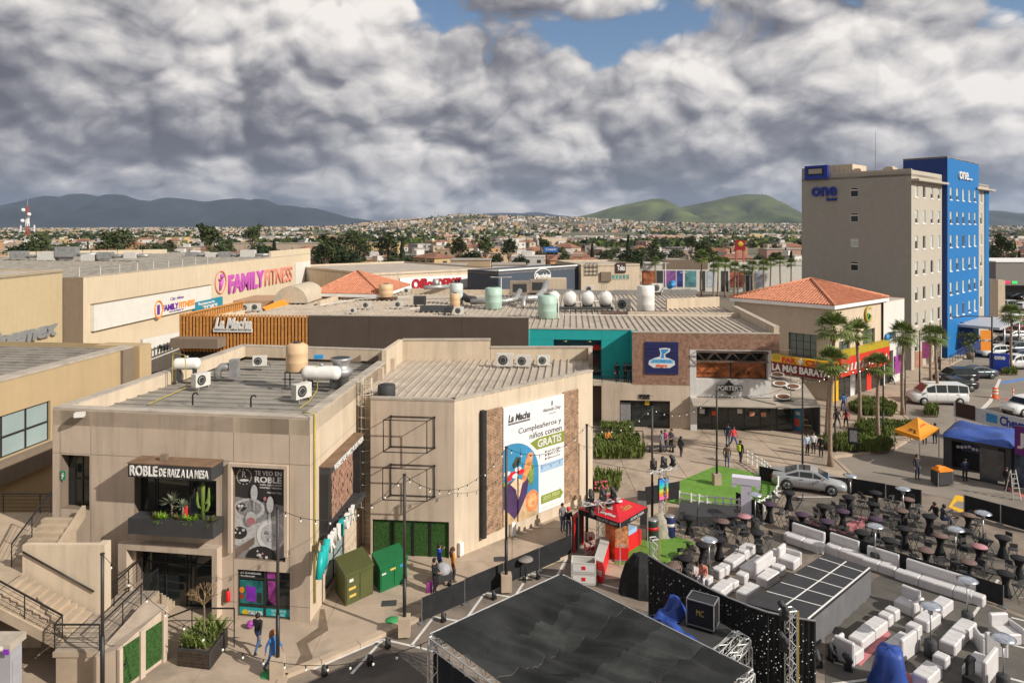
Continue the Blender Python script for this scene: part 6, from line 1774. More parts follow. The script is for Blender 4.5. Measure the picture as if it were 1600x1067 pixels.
# tents
def gazebo(corners,z,rise,m,vm,label,texts=(),legs=True):
 t=thing('canopy_tent',label,'tent',(corners[1].x,corners[1].y,.12))
 A=sum(corners,Vector((0,0,0)))/4;A=Vector((A.x,A.y,z+rise))
 names=[]
 for i in range(4):
  a,b=corners[i],corners[(i+1)%4];mb=MB();mb.smooth=True
  n=8;vs=[]
  for r_ in range(n+1):
   f=r_/n;zc=(f**1.35)
   for c in range(n+1):
    g=c/n;p=(a+(b-a)*g)*(1-f)+A*f;p=Vector((p.x,p.y,z+rise*zc));vs.append(p)
  mb.faces(vs,[(r_*(n+1)+c,r_*(n+1)+c+1,(r_+1)*(n+1)+c+1,(r_+1)*(n+1)+c)for r_ in range(n)for c in range(n)])
  mb.build('canopy_side',m,t)
  w_=Wall(a,b);w_.box(MB(),0,w_.L,z-.28,z,-.01,.015).build('valance',vm,t)
 if legs:
  for c in corners:MB().beam((c.x,c.y,.1),(c.x,c.y,z),.05,.05).build('leg',alu,t)
 return t,A
cs=[P(904,795,2.4),P(969,817,2.4),P(1012,792,2.4),P(952,772,2.4)]
red_tent,ap=gazebo(cs,2.4,.75,mat('red_canvas',(.52,.012,.022),.6,var=.06),black_fabric,'red and black canopy tent with white lettering beside the billboard building')
def slope_text(txt,a,b,A,f,g0,g1,hgt,m,parent,lift=.03):
 me=text_mesh(txt,.0,.03);xs=[v.co.x for v in me.vertices];ys=[v.co.y for v in me.vertices]
 bs_=BASE[parent]
 for v in me.vertices:
  fx=(v.co.x-min(xs))/(max(xs)-min(xs));fy=(v.co.y-min(ys))/(max(ys)-min(ys))
  ff=f+hgt*fy;p=(a+(b-a)*(g0+(g1-g0)*fx))*(1-ff)+A*ff
  z=a.z+(A.z-a.z)*ff**1.35
  v.co=Vector((p.x,p.y,z+lift))-bs_
 xs_=None
 me.materials.append(m);o=bpy.data.objects.new('lettering',me);C.objects.link(o);o.parent=parent;return o
slope_text('amplifier',cs[0],cs[1],ap,.12,.45,.92,.16,pw,red_tent)
slope_text('music',cs[0],cs[1],ap,.42,.5,.8,.18,pw,red_tent)
slope_text('Tecate',cs[1],cs[2],ap,.3,.25,.75,.22,mat('dull_gold',(.45,.2,.06),.5,var=0),red_tent)
mb=MB();q=(cs[1]+(cs[2]-cs[1])*.3)*.35+ap*.65;
mb.lathe([(.2,0),(.2,.02)],(q.x,q.y,ap.z-.18),12);mb.build('round_logo',pw,red_tent)
wv=Wall(cs[0],cs[1]);lettering(wv,'TECATE LIGHT',wv.L*.45,wv.L*.95,2.19,2.33,.017,pw,red_tent,depth=.004)
wv=Wall(cs[1],cs[2]);lettering(wv,'AMPLIFIER',wv.L*.35,wv.L*.85,2.19,2.33,.017,pw,red_tent,depth=.004)
pi_=thing('promo_counter','orange and red printed counter with boxes under the red tent','counter',P(965,862,.12))
w_=Wall(P(946,868,.12),P(968,876,.12));w_.box(MB(),0,w_.L,.12,1.9,-.06,0).build('print_wall',mat('fire_print',(.62,.16,.06),.5,var=.7,scale=2.2),pi_)
w_=Wall(P(974,868,.12),P(1002,850,.12));w_.box(MB(),0,w_.L,.12,.95,-.8,0).build('counter',red_m,pi_)
w_.box(MB(),.2,w_.L-.3,.952,1.2,-.6,-.1).build('tray',lb,pi_)
def roll_banner(px0,px1,pyb,pyt,label,m_top,m_bot,txt=None):
 a,b=P(px0,pyb,.12),P(px1,pyb+1,.12);w_=Wall(a,b);h=CH-(pyt-HZ)*a.y/FPX
 t=thing('roll_up_banner',label,'banner',a)
 w_.box(MB(),0,w_.L,.12+(h-.12)*.38,h,-.02,.02).build('print',m_top,t)
 w_.box(MB(),0,w_.L,.16,.118+(h-.12)*.38,-.02,.02).build('print',m_bot,t)
 w_.box(MB(),-.05,w_.L+.05,.12,.2,-.15,.15).build('base',steel,t)
 w_.box(MB(),0,w_.L,h,h+.04,-.03,.03).build('top_bar',black_metal,t)
 if txt:lettering(w_,txt,w_.L*.15,w_.L*.85,.9,1.05,.022,pw,t,depth=.005)
 return t
roll_banner(961,982,876,820,'tall orange and red roll up banner in front of the red tent',mat('food_print',(.6,.25,.1),.5,var=.7,scale=4),red_m,'AMPLIFIER')
roll_banner(1000,1011,822,800,'narrow dark panel hanging at the right side of the red tent',charcoal,charcoal)
roll_banner(996,1010,790,767,'black framed poster board behind the red tent',charcoal,pg)
for px,py,m_,lab,r_,h_ in((1019,843,mat('dark_green_can',(.03,.045,.035),.4,var=.3),'tall dark drum shaped like a can at the front of the red tent',.33,1.15),(1046,838,navy,'blue and black drum with silver lid beside the covered drum',.34,1.2)):
 p=P(px,py,.12);t=thing('can_drum',lab,'drum',p)
 MB().lathe([(r_*.9,0),(r_,.06),(r_,h_-.06),(r_*.9,h_)],p,16).build('body',m_,t)
 MB().lathe([(r_*.92,h_+.002),(r_*.92,h_+.03),(r_*.3,h_+.05)],p,16).build('lid',steel,t)
 MB().lathe([(r_*1.01,h_*.55),(r_*1.01,h_*.7)],p,16).build('label_band',red_m if m_ is not navy else pw,t)
mb=MB();p=P(1033,836,.12);random.seed(7)
vs=[];n=16
for i,(r_,z)in enumerate(((.62,0),(.55,.5),(.45,1.05),(.3,1.2),(.01,1.22))):
 for j in range(n):a=6.283*j/n;rr_=r_*(1+.16*sin(j*2.4+i));vs.append((p.x+rr_*cos(a),p.y+rr_*sin(a),.12+z))
mb.smooth=True
mb.faces(vs,[(i*n+j,i*n+(j+1)%n,(i+1)*n+(j+1)%n,(i+1)*n+j)for i in range(4)for j in range(n)])
solo('covered_barrel',mb,mat('canvas_cloth',(.42,.38,.3),.9,var=.25,scale=3,bump=.5),'barrel under a crumpled pale cloth between the two drums','covered barrel',p)
bs_=thing('beer_wall','tall narrow red framed wall of the beer stand at the fence end','stand',P(896,862,.12))
w_=Wall(P(896,864,.12),P(911,850,.12));w_.box(MB(),0,w_.L,.12,2.15,-.1,0).build('panel',charcoal,bs_)
mb=MB()
for a,b,c,d in((0,.12,.12,2.15),(w_.L-.12,w_.L,.12,2.15),(.12,w_.L-.12,2.,2.15)):w_.box(mb,a,b,c,d,.003,.06)
mb.build('red_frame',red_m,bs_)
bc=thing('beer_counter','long low counter with grey top and red TECATE side','counter',P(932,905,.0))
f,r_,l=P(942,912,0),P(953,873,0),P(928,906,0);b_=l+r_-f
MB().prism([(p.x,p.y)for p in(l,f,r_,b_)],.02,1.05).build('body',red_m,bc)
MB().prism([(p.x,p.y)for p in(l,f,r_,b_)],1.052,1.1).build('top',grey_plastic,bc)
w_=Wall(l,f);
me_u=w_.L
lettering(w_,'TECATE',.08,me_u-.08,.35,.62,.004,pw,bc,depth=.01,bold=.03)
def crate(p,rz,label,z):
 t=thing('cooler_tub',label,'tub',(p.x,p.y,z),'stacked grey beer tubs')
 mb=MB();cs_,sn=cos(rz),sin(rz)
 for sx,sy,wx,wy in((0,-.38,1.25,.06),(0,.38,1.25,.06),(-.6,0,.06,.7),(.6,0,.06,.7)):
  mb.rbox((p.x+sx*cs_-sy*sn,p.y+sx*sn+sy*cs_,z+.27),(wx,wy,.54),rz)
 mb.rbox((p.x,p.y,z+.04),(1.2,.7,.06),rz);mb.build('tub',grey_plastic,t)
 mb=MB();q=(p.x+.42*sn,p.y-.42*cs_);mb.rbox((q[0],q[1],z+.28),(1.1,.012,.34),rz);lo_=mb.build('print',pw,t)
 mb=MB();q=(p.x+.43*sn,p.y-.43*cs_);mb.rbox((q[0],q[1],z+.3),(.2,.012,.18),rz);mb.build('logo',red_m,lo_)
 return t
pc=P(912,908,0)
crate(pc,-.12,'grey plastic beer tub with white print, lower of the stack',.02);crate(pc,-.12,'grey plastic beer tub with white print, upper of the stack',.58)
for i,(px,py,z)in enumerate(((919,872,0),(926,872,0),(919,872,.42),(926,872,.42),(923,868,.84))):
 p=P(px,py,.12);mb=MB();mb.rbox((p.x,p.y,.12+z+.2),(.36,.4,.38),.2);t=solo('beer_carton',mb,mat('carton',(.45,.3,.25),.8,var=.1),'pale beer carton with dark print, '+('bottom left of the pile','bottom right of the pile','upper left of the pile','upper right of the pile','topmost of the pile')[i],'carton',(p.x,p.y,.12+z))
 MB().rbox((p.x-.03,p.y-.21,.12+z+.2),(.2,.02,.2),.2).build('print',mat('carton_print',(.22,.02,.03),.6),t)
cvr=thing('covered_gear','black cloth heap over equipment beside the truss tower','covered gear',P(1000,925,0))
mb=MB();p=P(1000,925,0);n=14;vs=[]
for i,(r_,z)in enumerate(((.95,0),(.8,.8),(.62,1.5),(.3,1.9),(.01,1.95))):
 for j in range(n):a=6.283*j/n;q=r_*(1+.2*sin(j*1.9+i*.7));vs.append((p.x+q*cos(a),p.y+q*sin(a)*.8,z))
mb.faces(vs,[(i*n+j,i*n+(j+1)%n,(i+1)*n+(j+1)%n,(i+1)*n+j)for i in range(4)for j in range(n)]);mb.build('cloth',black_fabric,cvr)
dk=thing('backstage_deck','low grey backstage deck behind the sparkling curtain','deck',P(1080,985,.8))
DZ=2.5
dq=[P(*q,DZ)for q in((1010,985),(1080,944),(1152,988),(1092,1030))]
MB().prism([(p.x,p.y)for p in dq],DZ-.25,DZ).build('deck',charcoal,dk)
for p in dq:MB().beam((p.x,p.y,0),(p.x,p.y,DZ-.25),.06,.06).build('leg',alu,dk)
e_=dq[2]-dq[3];MB().beam(dq[3]+Vector((0,0,.02)),dq[2]+Vector((0,0,.02)),.06,.05).build('edge_bar',alu,dk)
fx=P(1098,978,DZ)
fc=thing('flight_case','black flight case with metal edges standing on the backstage deck','case',fx)
MB().rbox((fx.x,fx.y,DZ+.62),(1.05,.7,.95),-.55).build('body',black_metal,fc)
cs_,sn=cos(-.55),sin(-.55)
def cpt(a,b,z):return Vector((fx.x+a*cs_-b*sn,fx.y+a*sn+b*cs_,z))
mb=MB();z0,z1=DZ+.14,DZ+1.1
for z in(z0,z1):
 for s_,e in(((-.53,-.36),(.53,-.36)),((.53,-.36),(.53,.36)),((.53,.36),(-.53,.36)),((-.53,.36),(-.53,-.36))):mb.beam(cpt(*s_,z),cpt(*e,z),.04,.04)
for s_ in((-.53,-.36),(.53,-.36),(.53,.36),(-.53,.36)):mb.beam(cpt(*s_,z0),cpt(*s_,z1),.04,.04)
mb.build('metal_edge',steel,fc)
for s_ in((-.45,-.28),(.45,-.28),(.45,.28),(-.45,.28)):mb=MB();p=cpt(*s_,DZ);mb.lathe([(.06,0),(.06,.12)],p,8);mb.build('caster',rubber,fc)
wfc=Wall(cpt(-.53,-.35,0),cpt(.53,-.35,0));lettering(wfc,'MC',.38,.68,DZ+.55,DZ+.78,.006,dec,fc,depth=.005)
def tarp(pts_px,z,label,h=.3,seed=1):
 random.seed(seed);pts=[P(*q,z)for q in pts_px];mb=MB();mb.smooth=True;n=12;vs=[]
 for i in range(n+1):
  for j in range(n+1):
   s_,t_=i/n,j/n
   p=(pts[0]*(1-s_)+pts[1]*s_)*(1-t_)+(pts[3]*(1-s_)+pts[2]*s_)*t_
   e=min(s_,1-s_,t_,1-t_)
   vs.append((p.x,p.y,z+.02+min(1,e*4)*h*(.55+.9*mnoise.noise(Vector((p.x*1.9,p.y*1.9,seed))))+.09*h*RN()))
 mb.faces(vs,[(i*(n+1)+j,i*(n+1)+j+1,(i+1)*(n+1)+j+1,(i+1)*(n+1)+j)for i in range(n)for j in range(n)])
 return solo('blue_tarp',mb,mat('blue_tarpaulin',(.025,.065,.29),.5,var=.2,scale=2),label,'tarp',pts[0])
tarp(((1018,968),(1045,948),(1078,953),(1060,975)),DZ+.02,'crumpled blue tarpaulin lying behind the flight case on the deck',.75,3)
tarp(((1020,975),(1040,968),(1092,1003),(1080,1012)),DZ+.02,'blue tarpaulin strip trailing over the front of the deck',.3,5)
tx=thing('truss_box','open aluminium truss frame between backstage deck and stage roof','truss frame',P(1140,1045,0))
ta,tb_,tc_=P(1108,1034,2.4),P(1150,992,2.4),P(1168,1003,2.4);td=ta+tc_-tb_
for a,b in((ta,tb_),(tb_,tc_),(tc_,td),(td,ta)):truss(a,b,tx,.25)
for p in(tb_,tc_,td):truss((p.x,p.y,.02),(p.x,p.y,2.25),tx,.25,'leg_truss')
pl_=thing('dance_platform','raised black dance platform with white grid lines and grey skirt','platform',P(1290,985,0))
pq=[P(*q,1.4)for q in((1290,864),(1360,887),(1264,967),(1166,942))]
MB().prism([(p.x,p.y)for p in pq],1.3,1.4).build('deck',mat('deck_black',(.035,.035,.037),.5,var=.2),pl_)
skg=mat('grey_skirt',(.125,.125,.13),.8,var=.12)
for i in range(4):
 a,b=pq[i],pq[(i+1)%4];w_=Wall(b,a);mb=MB();mb.smooth=True;vs=[];k=max(8,int(w_.L*4))
 for j in range(k+1):
  for z in(.02,1.295):q=w_.pt(w_.L*j/k,z,.02+.025*sin(j*1.7)*(1.3-z));vs.append(q)
 mb.faces(vs,[(2*j,2*j+2,2*j+3,2*j+1)for j in range(k)]);mb.build('skirt',skg,pl_)
def on_deck(s_,t_,z=1.404):p=(pq[0]*(1-s_)+pq[1]*s_)*(1-t_)+(pq[3]*(1-s_)+pq[2]*s_)*t_;return Vector((p.x,p.y,z))
for t_ in(.1,.27,.44,.61,.78):MB().beam(on_deck(.02,t_),on_deck(.97,t_),.05,.006).build('grid_line',white_paint,pl_)
MB().beam(on_deck(.5,.02,1.405),on_deck(.5,.98,1.405),.06,.006).build('grid_line',white_paint,pl_)
MB().beam(on_deck(.985,0,1.41),on_deck(.985,1,1.41),.06,.03).build('edge_bar',white_paint,pl_)
lp_=thing('low_platform','low dark grey platform between picket fence and bar tables','platform',P(1110,805,0))
lq=[P(*q,.6)for q in((1062,783),(1152,790),(1152,808),(1058,806))]
for i in range(3):
 a,b=i/3+.006,(i+1)/3-.006;q=[lq[0]+(lq[1]-lq[0])*a,lq[0]+(lq[1]-lq[0])*b,lq[3]+(lq[2]-lq[3])*b,lq[3]+(lq[2]-lq[3])*a]
 MB().prism([(p.x,p.y)for p in q],.02,.6).build('deck_panel',charcoal,lp_)
bt=thing('giant_letter','giant white letter T standing at the picket fence','letter',P(1166,803,.12))
p=P(1166,803,.12);lil=mat('lilac_white',(.68,.65,.74),.6,var=.03)
MB().rbox((p.x,p.y,.12+.95),(.62,.55,1.9),-.35).build('stem',lil,bt)
MB().rbox((p.x,p.y,.12+2.12),(1.7,.6,.42),-.35).build('top_bar',lil,bt)
for k in(-1,1):MB().rbox((p.x+k*.7*cos(-.35),p.y+k*.7*sin(-.35),.12+1.8),(.26,.58,.2),-.35).build('serif',lil,bt)
MB().rbox((p.x,p.y,.12+.06),(.95,.7,.12),-.35).build('foot',lil,bt)
# bar tables, stools, heaters
tops={'black':black_fabric,'purple':mat('purple_cloth',(.06,.032,.062),.8,var=.15),'brown':mat('brown_cloth',(.15,.095,.08),.8,var=.15),'pink':mat('pink_cloth',(.42,.2,.22),.8,var=.1)}
cloth_prof=[(.3,0),(.27,.08),(.15,.5),(.14,.62),(.22,.9),(.36,1.02),(.385,1.06)]
def bar_table(kind):
 t=thing('bar_table','','table',(0,0,0));MB().lathe(cloth_prof,(0,0,0),14).build('stretch_cover',black_fabric,t)
 MB().lathe([(.39,1.062),(.395,1.08),(.385,1.1)],(0,0,0),18).build('tabletop',tops[kind],t);return t
TB_=[(1077,808,'black','nearest the dark low platform'),(1129,813.6,'brown','before the low platform'),(1163,806,'pink','at the letter T fence'),(1183,831,'black','just behind the left lounge'),(1202.4,786.7,'purple','close to the picket fence'),(1098,850,'black','left of the lounge heater'),(1124,842,'black','right of the lounge heater'),(1071,871,'black','nearest the left curtain end'),(1052,883,'brown','lowest at the curtain end'),(1232.5,769,'black','right beside the silver car'),(1253,803,'purple','at the left sofa fence end'),(1286,790,'black','below the silver car nose'),(1292,814,'purple','second along the sofa fence'),(1317,798,'purple','beside the pink carpet patch'),(1326,776,'black','right of the silver car'),(1368,769,'black','against the rear fence'),(1364,786,'black','second from the rear fence'),(1368,810,'purple','behind the middle heater disc'),(1346,831,'black','behind the second white sofa'),(1389,843,'black','behind the third white sofa'),(1409,797,'brown','in the middle of the seating'),(1418.5,779.5,'brown','at the rear fence end'),(1413,825,'black','between the two middle heaters'),(1452,806,'black','where two people sit'),(1469,836,'brown','wide one in the front middle'),(1447,859,'brown','behind the fourth white sofa'),(1504,827,'black','behind the front middle heater'),(1513,804,'brown','near the yellow marking'),(1530,853,'pink','at the right'),(1513,877,'brown','just behind the fifth white sofa'),(1567,839,'black','below the rear right fence'),(1592,871,'black','at the right picture edge'),(1571,895,'black','at the right sofa fence end')]
protos={}
random.seed(17)
stool_proto=thing('bar_stool','','stool',(0,0,0))
fm=mat('stool_frame',(.1,.11,.1),.45,.4,var=.1)
MB().rbox((0,0,.76),(.38,.38,.045)).build('seat',charcoal,stool_proto)
MB().rbox((0,.19,1.02),(.36,.03,.22)).build('backrest',charcoal,stool_proto)
for sx in(-1,1):
 MB().tube([(sx*.17,.2,1.12),(sx*.17,.17,.74),(sx*.21,-.24,.0)],.016,5).build('leg',fm,stool_proto)
 MB().tube([(sx*.16,-.16,.74),(sx*.2,.26,.0)],.016,5).build('leg',fm,stool_proto)
mb=MB()
for z,y in((.28,.17),(.28,-.16)):mb.tube([(-.19,y,z),(.19,y,z)],.012,4)
mb.build('footrest',fm,stool_proto,kind='stuff')
first_stool=True;used_first={}
low_l=lambda px:'left part of the seating' if px<1215 else('middle of the seating' if px<1440 else 'right part of the seating')
for i,(px,py,kind,where)in enumerate(TB_):
 p=P(px,py,1.1)
 lab='black draped bar table with %s top, %s'%(kind,where)
 if kind not in protos:o=protos[kind]=bar_table(kind);o['label']=lab;o['group']='covered bar tables';o.location=(p.x,p.y,.01);o.rotation_euler=(0,0,RU(0,3))
 else:copy_tree(protos[kind],(p.x,p.y,.01),RU(0,3),lab,'covered bar tables')
 k=RC((2,3,3,2));a0=RU(0,6.28)
 for j in range(k):
  a=a0+6.283*j/k+RU(-.4,.4);rr_=RU(.58,.85)
  q=(p.x+rr_*cos(a),p.y+rr_*sin(a),.01)
  sec=('right','far','left','near')[int(((a+.785)%6.283)/1.571)%4]
  lab2='bar stool, %s side of the %s topped table %s'%(sec,kind,where)
  rz=a-math.pi/2+RU(-.5,.5)
  if first_stool:stool_proto.location=q;stool_proto.rotation_euler=(0,0,rz);stool_proto['label']=lab2;stool_proto['group']='bar stools round the bar tables';first_stool=False
  else:copy_tree(stool_proto,q,rz,lab2,'bar stools round the bar tables')
chrome=mat('chrome_disc',(.62,.66,.7),.22,.9,var=.08)
def heater_proto():
 t=thing('patio_heater','','heater',(0,0,0))
 MB().lathe([(.23,0),(.25,.03),(.24,.62),(.2,.68)],(0,0,0),14).build('gas_housing',charcoal,t)
 MB().tube([(0,0,.68),(0,0,1.75)],.032,8).build('pole',steel,t)
 MB().lathe([(.06,1.75),(.1,1.8),(.11,2.05),(.07,2.1)],(0,0,0),12).build('burner',steel,t)
 MB().lathe([(.44,2.1),(.445,2.115),(.3,2.19),(.1,2.235),(.01,2.24)],(0,0,0),20).build('reflector',chrome,t);return t
HT=[(1108,840,'behind the left white lounge'),(1180,770,'at the letter T and short fence'),(1328.5,741,'against the rear fence, right of the silver car'),(1411,761,'at the right end of the rear fence'),(1367.5,819,'in the middle of the bar tables'),(1493,824,'in the front middle of the bar tables'),(1536,799,'near the rear right fence'),(1511.5,903,'at the right end of the white sofa row'),(1454,943,'in the middle of the right white lounge'),(1567.5,993,'lowest right, nearest the camera')]
hp=heater_proto()
for i,(px,py,where)in enumerate(HT):
 p=P(px,py,2.2);lab='patio heater with shiny round reflector, '+where
 if i==0:hp.location=(p.x,p.y,.01);hp['label']=lab;hp['group']='patio heaters'
 else:copy_tree(hp,(p.x,p.y,.01),i*.7,lab,'patio heaters')
# white lounge furniture
def rbx(mb,c,s,r=.05):
 x,y,z=s[0]/2,s[1]/2,s[2]/2
 vs=[]
 for zz,k in((-z,1),(z-r,1),(z,0)):
  e=0 if k else r
  for a,b in((-x+e,-y+r),(-x+r,-y+e),(x-r,-y+e),(x-e,-y+r),(x-e,y-r),(x-r,y-e),(-x+r,y-e),(-x+e,y-r)):
   vs.append((c[0]+a,c[1]+b,c[2]+zz))
 mb.faces(vs,[tuple(range(7,-1,-1)),tuple(range(16,24))]+[(i*8+j,i*8+(j+1)%8,(i+1)*8+(j+1)%8,(i+1)*8+j)for i in(0,1)for j in range(8)]);return mb
LP={}
def lounge_proto(kind):
 t=thing({'sofa':'sofa','chair':'armchair','bench':'bench','cube':'pouf'}[kind],'',{'sofa':'sofa','chair':'armchair','bench':'bench','cube':'pouf'}[kind],(0,0,0))
 if kind=='sofa':
  for k in(-1,1):mb=MB();rbx(mb,(k*.475,-.05,.235),(.945,.78,.43));mb.build('seat',white_leather,t)
  mb=MB();rbx(mb,(0,.42,.48),(1.9,.2,.93));mb.build('backrest',white_leather,t)
 if kind=='chair':
  mb=MB();rbx(mb,(0,-.05,.235),(.85,.78,.43));mb.build('seat',white_leather,t)
  mb=MB();rbx(mb,(0,.42,.48),(.85,.2,.93));mb.build('backrest',white_leather,t)
  mb=MB();rbx(mb,(.5,.02,.35),(.16,.98,.66));mb.build('armrest',white_leather,t)
 if kind=='bench':
  mb=MB();rbx(mb,(0,0,.235),(1.35,.62,.44));mb.build('seat',white_leather,t)
  for k in(-.22,.22):
   MB().box((k-.012,-.3,.456),(k+.012,.3,.46)).build('seam',mat('seam_shadowless',(.55,.53,.51),.6,var=0),t)
 if kind=='cube':mb=MB();rbx(mb,(0,0,.23),(.52,.52,.43));mb.build('seat',white_leather,t)
 return t
def lounge(kind,px,py,rz,lab,grp='white lounge furniture',z=.235):
 p=P(px,py,.25);rz+=RU(-.05,.05)
 if kind not in LP:
  o=LP[kind]=lounge_proto(kind);o.location=(p.x,p.y,.01);o.rotation_euler=(0,0,rz);o['label']=lab;o['group']=grp
 else:copy_tree(LP[kind],(p.x,p.y,.01),rz,lab,grp,None if kind!='sofa' or 'row' not in lab and 'fence' not in lab else(.84,.9,1))
fa,fb_=P(1232,836,0),P(1568,948,0);fang=math.atan2(fb_.y-fa.y,fb_.x-fa.x)
rowd=math.atan2((P(1170,862,0)-P(1120,897,0)).y,(P(1170,862,0)-P(1120,897,0)).x)
for k_,px,py,lab in(('sofa',1258,846,'first from the left along the low fence'),('sofa',1315,861,'second from the left along the low fence'),('sofa',1376,883,'third from the left along the low fence'),('sofa',1439,905,'fourth from the left along the low fence'),('sofa',1492,922,'last on the right along the low fence')):
 lounge(k_,px,py,fang,'white two seat sofa, %s'%lab)
for k_,px,py,lab in(('cube',1234,838,'at the left end of the sofa row'),('cube',1282,855,'between first and second sofa of the row'),('cube',1409,897,'between third and fourth sofa of the row'),('cube',1529,935,'at the right end of the sofa row')):
 lounge(k_,px,py,fang,'white cube pouf, %s'%lab)
lounge('bench',1345,873,fang,'white bench between second and third sofa of the row')
pr_=rowd
for k_,px,py,rz,lab in(('bench',1165,860,pr_,'at the top of the left lounge'),('bench',1147,876,pr_,'second from the top in the back row of the left lounge'),('cube',1131,888,pr_,'inner of the pair at the low end of the back row'),('cube',1122,893,pr_,'outer of the pair at the low end of the back row'),('sofa',1181,885,pr_+math.pi,'high backed, in the middle of the left lounge'),('bench',1208,870,pr_,'right of the high backed sofa'),('chair',1233,876,pr_,'with one arm, at the right end of the left lounge'),('cube',1217,889,pr_,'left of the armchair in the left lounge'),('bench',1200,902,pr_,'in front of the high backed sofa'),('cube',1160,901,pr_,'below the high backed sofa'),('cube',1144,912,pr_,'upper of the pair near the curtain'),('bench',1128,920,pr_,'nearest the seated people'),('bench',1169,925,pr_,'lowest of the left lounge beside the platform'),('cube',1104,906,pr_,'beside the seated people at the curtain')):
 nm={'bench':'white bench','cube':'white cube pouf','sofa':'white sofa','chair':'white armchair'}[k_]
 lounge(k_,px,py,rz,'%s, %s'%(nm,lab))
r2_=math.atan2((P(1415,941,0)-P(1345,996,0)).y,(P(1415,941,0)-P(1345,996,0)).x)
for k_,px,py,rz,lab in(('chair',1417,945,r2_-1.57,'at the top of the long left row of the right lounge'),('cube',1394,957,r2_,'next to the top armchair of the long row'),('cube',1384,965,r2_,'second below the top armchair'),('bench',1366,980,r2_,'upper one in the long row'),('bench',1347,996,r2_,'lower one in the long row'),('chair',1327,1018,r2_+1.57,'at the low end of the long row'),('bench',1470,947,r2_,'at the top of the second row'),('bench',1449,968,r2_,'middle of the second row'),('cube',1428,982,r2_,'between bench and armchairs of the second row'),('sofa',1407,1008,r2_+1.57*2,'high backed, at the low end of the second row'),('bench',1506,983,r2_,'upper one of the third row'),('bench',1488,1002,r2_,'lower one of the third row'),('cube',1471,1030,r2_,'alone below the third row'),('bench',1449,1053,r2_,'lowest, at the bottom edge'),('chair',1571,990,r2_-.6,'at the top of the right hand row'),('chair',1550,1006,r2_+2.2,'in the middle of the right hand row'),('sofa',1530,1042,r2_+math.pi,'high backed, at the low end of the right hand row')):
 nm={'bench':'white bench','cube':'white cube pouf','sofa':'white sofa','chair':'white armchair'}[k_]
 lounge(k_,px,py,rz,'%s, %s'%(nm,lab),'white lounge furniture, right')
carp=mat('pink_carpet',(.48,.17,.18),.95,var=.2,scale=3)
for i,(q,lab)in enumerate(((((1318,1003),(1380,975),(1392,990),(1345,1040),(1310,1020)),'pink carpet beside the platform and long white row'),(((1400,1068),(1412,1045),(1436,1062),(1440,1085)),'pink carpet strip at the bottom edge beside the blue tarp'),(((1262,812),(1275,808),(1300,828),(1280,832)),'small pink carpet piece behind the left end of the low fence'),(((1300,830),(1345,806),(1362,812),(1330,838)),'pink carpet patch among the bar tables'))):
 mb=MB();pts=[P(*a,.012)for a in q];mb.prism([(p.x,p.y)for p in pts],.006,.014);solo('carpet',mb,carp,lab,'carpet')
bt_=thing('draped_speaker','tall speaker under a blue tarpaulin at the bottom edge','covered speaker',P(1390,1075,0))
p=P(1390,1072,.0);n=18;vs=[]
for i,(r_,z)in enumerate(((.7,.02),(.6,.35),(.52,.9),(.47,1.35),(.36,1.5),(.01,1.53))):
 for j in range(n):a=6.283*j/n;q=r_*(1/max(abs(cos(a+.5)),abs(sin(a+.5))))**.8*(1+.13*sin(j*2.6)*(1.5-z));vs.append((p.x+q*cos(a),p.y+q*sin(a),z+.03*sin(j*1.7)))
mb=MB();mb.smooth=True;mb.faces(vs,[(i*n+j,i*n+(j+1)%n,(i+1)*n+(j+1)%n,(i+1)*n+j)for i in range(5)for j in range(n)]);mb.build('tarp',MATS['blue_tarpaulin'],bt_)
for i,(px,py,lab)in enumerate(((1277,1040,'black stage lamp at the right end of the curtain, left'),(1300,1030,'black stage lamp at the right end of the curtain, middle'),(1325,1045,'black stage lamp right of the curtain, standing alone'))):
 moving_head(P(px,py,.01),lab,.6*i,1,'stage lamps at the curtain end')
bc_=thing('wrapped_chair','chair in a black cover at the bottom edge of the right lounge','chair',P(1519,1075,0));p=P(1519,1075,0)
MB().rbox((p.x,p.y,.24),(.5,.5,.46),.5).build('seat',black_fabric,bc_);mb=MB();mb.rbox((p.x+.05,p.y+.2,.72),(.46,.12,.55),.5);mb.tube([(p.x-.16,p.y+.1,.95),(p.x+.05,p.y+.2,1.1),(p.x+.26,p.y+.31,.95)],.1,6);mb.build('backrest',black_fabric,bc_)
rt=thing('round_bar_table','bare round bar table with thin leg by the walk fence','table',P(821,905,0));p=P(821,906,.004)
MB().lathe([(.39,1.05),(.4,1.07),(.39,1.09)],p,18).build('tabletop',mat('grey_top',(.22,.2,.18),.5,var=.1),rt)
MB().tube([p+Vector((0,0,.03)),p+Vector((0,0,1.05))],.035,7).build('leg',black_metal,rt)
mb=MB();mb.beam(p+Vector((-.35,0,.02)),p+Vector((.35,0,.02)),.06,.04);mb.beam(p+Vector((0,-.35,.063)),p+Vector((0,.35,.063)),.06,.04);mb.build('base',black_metal,rt)
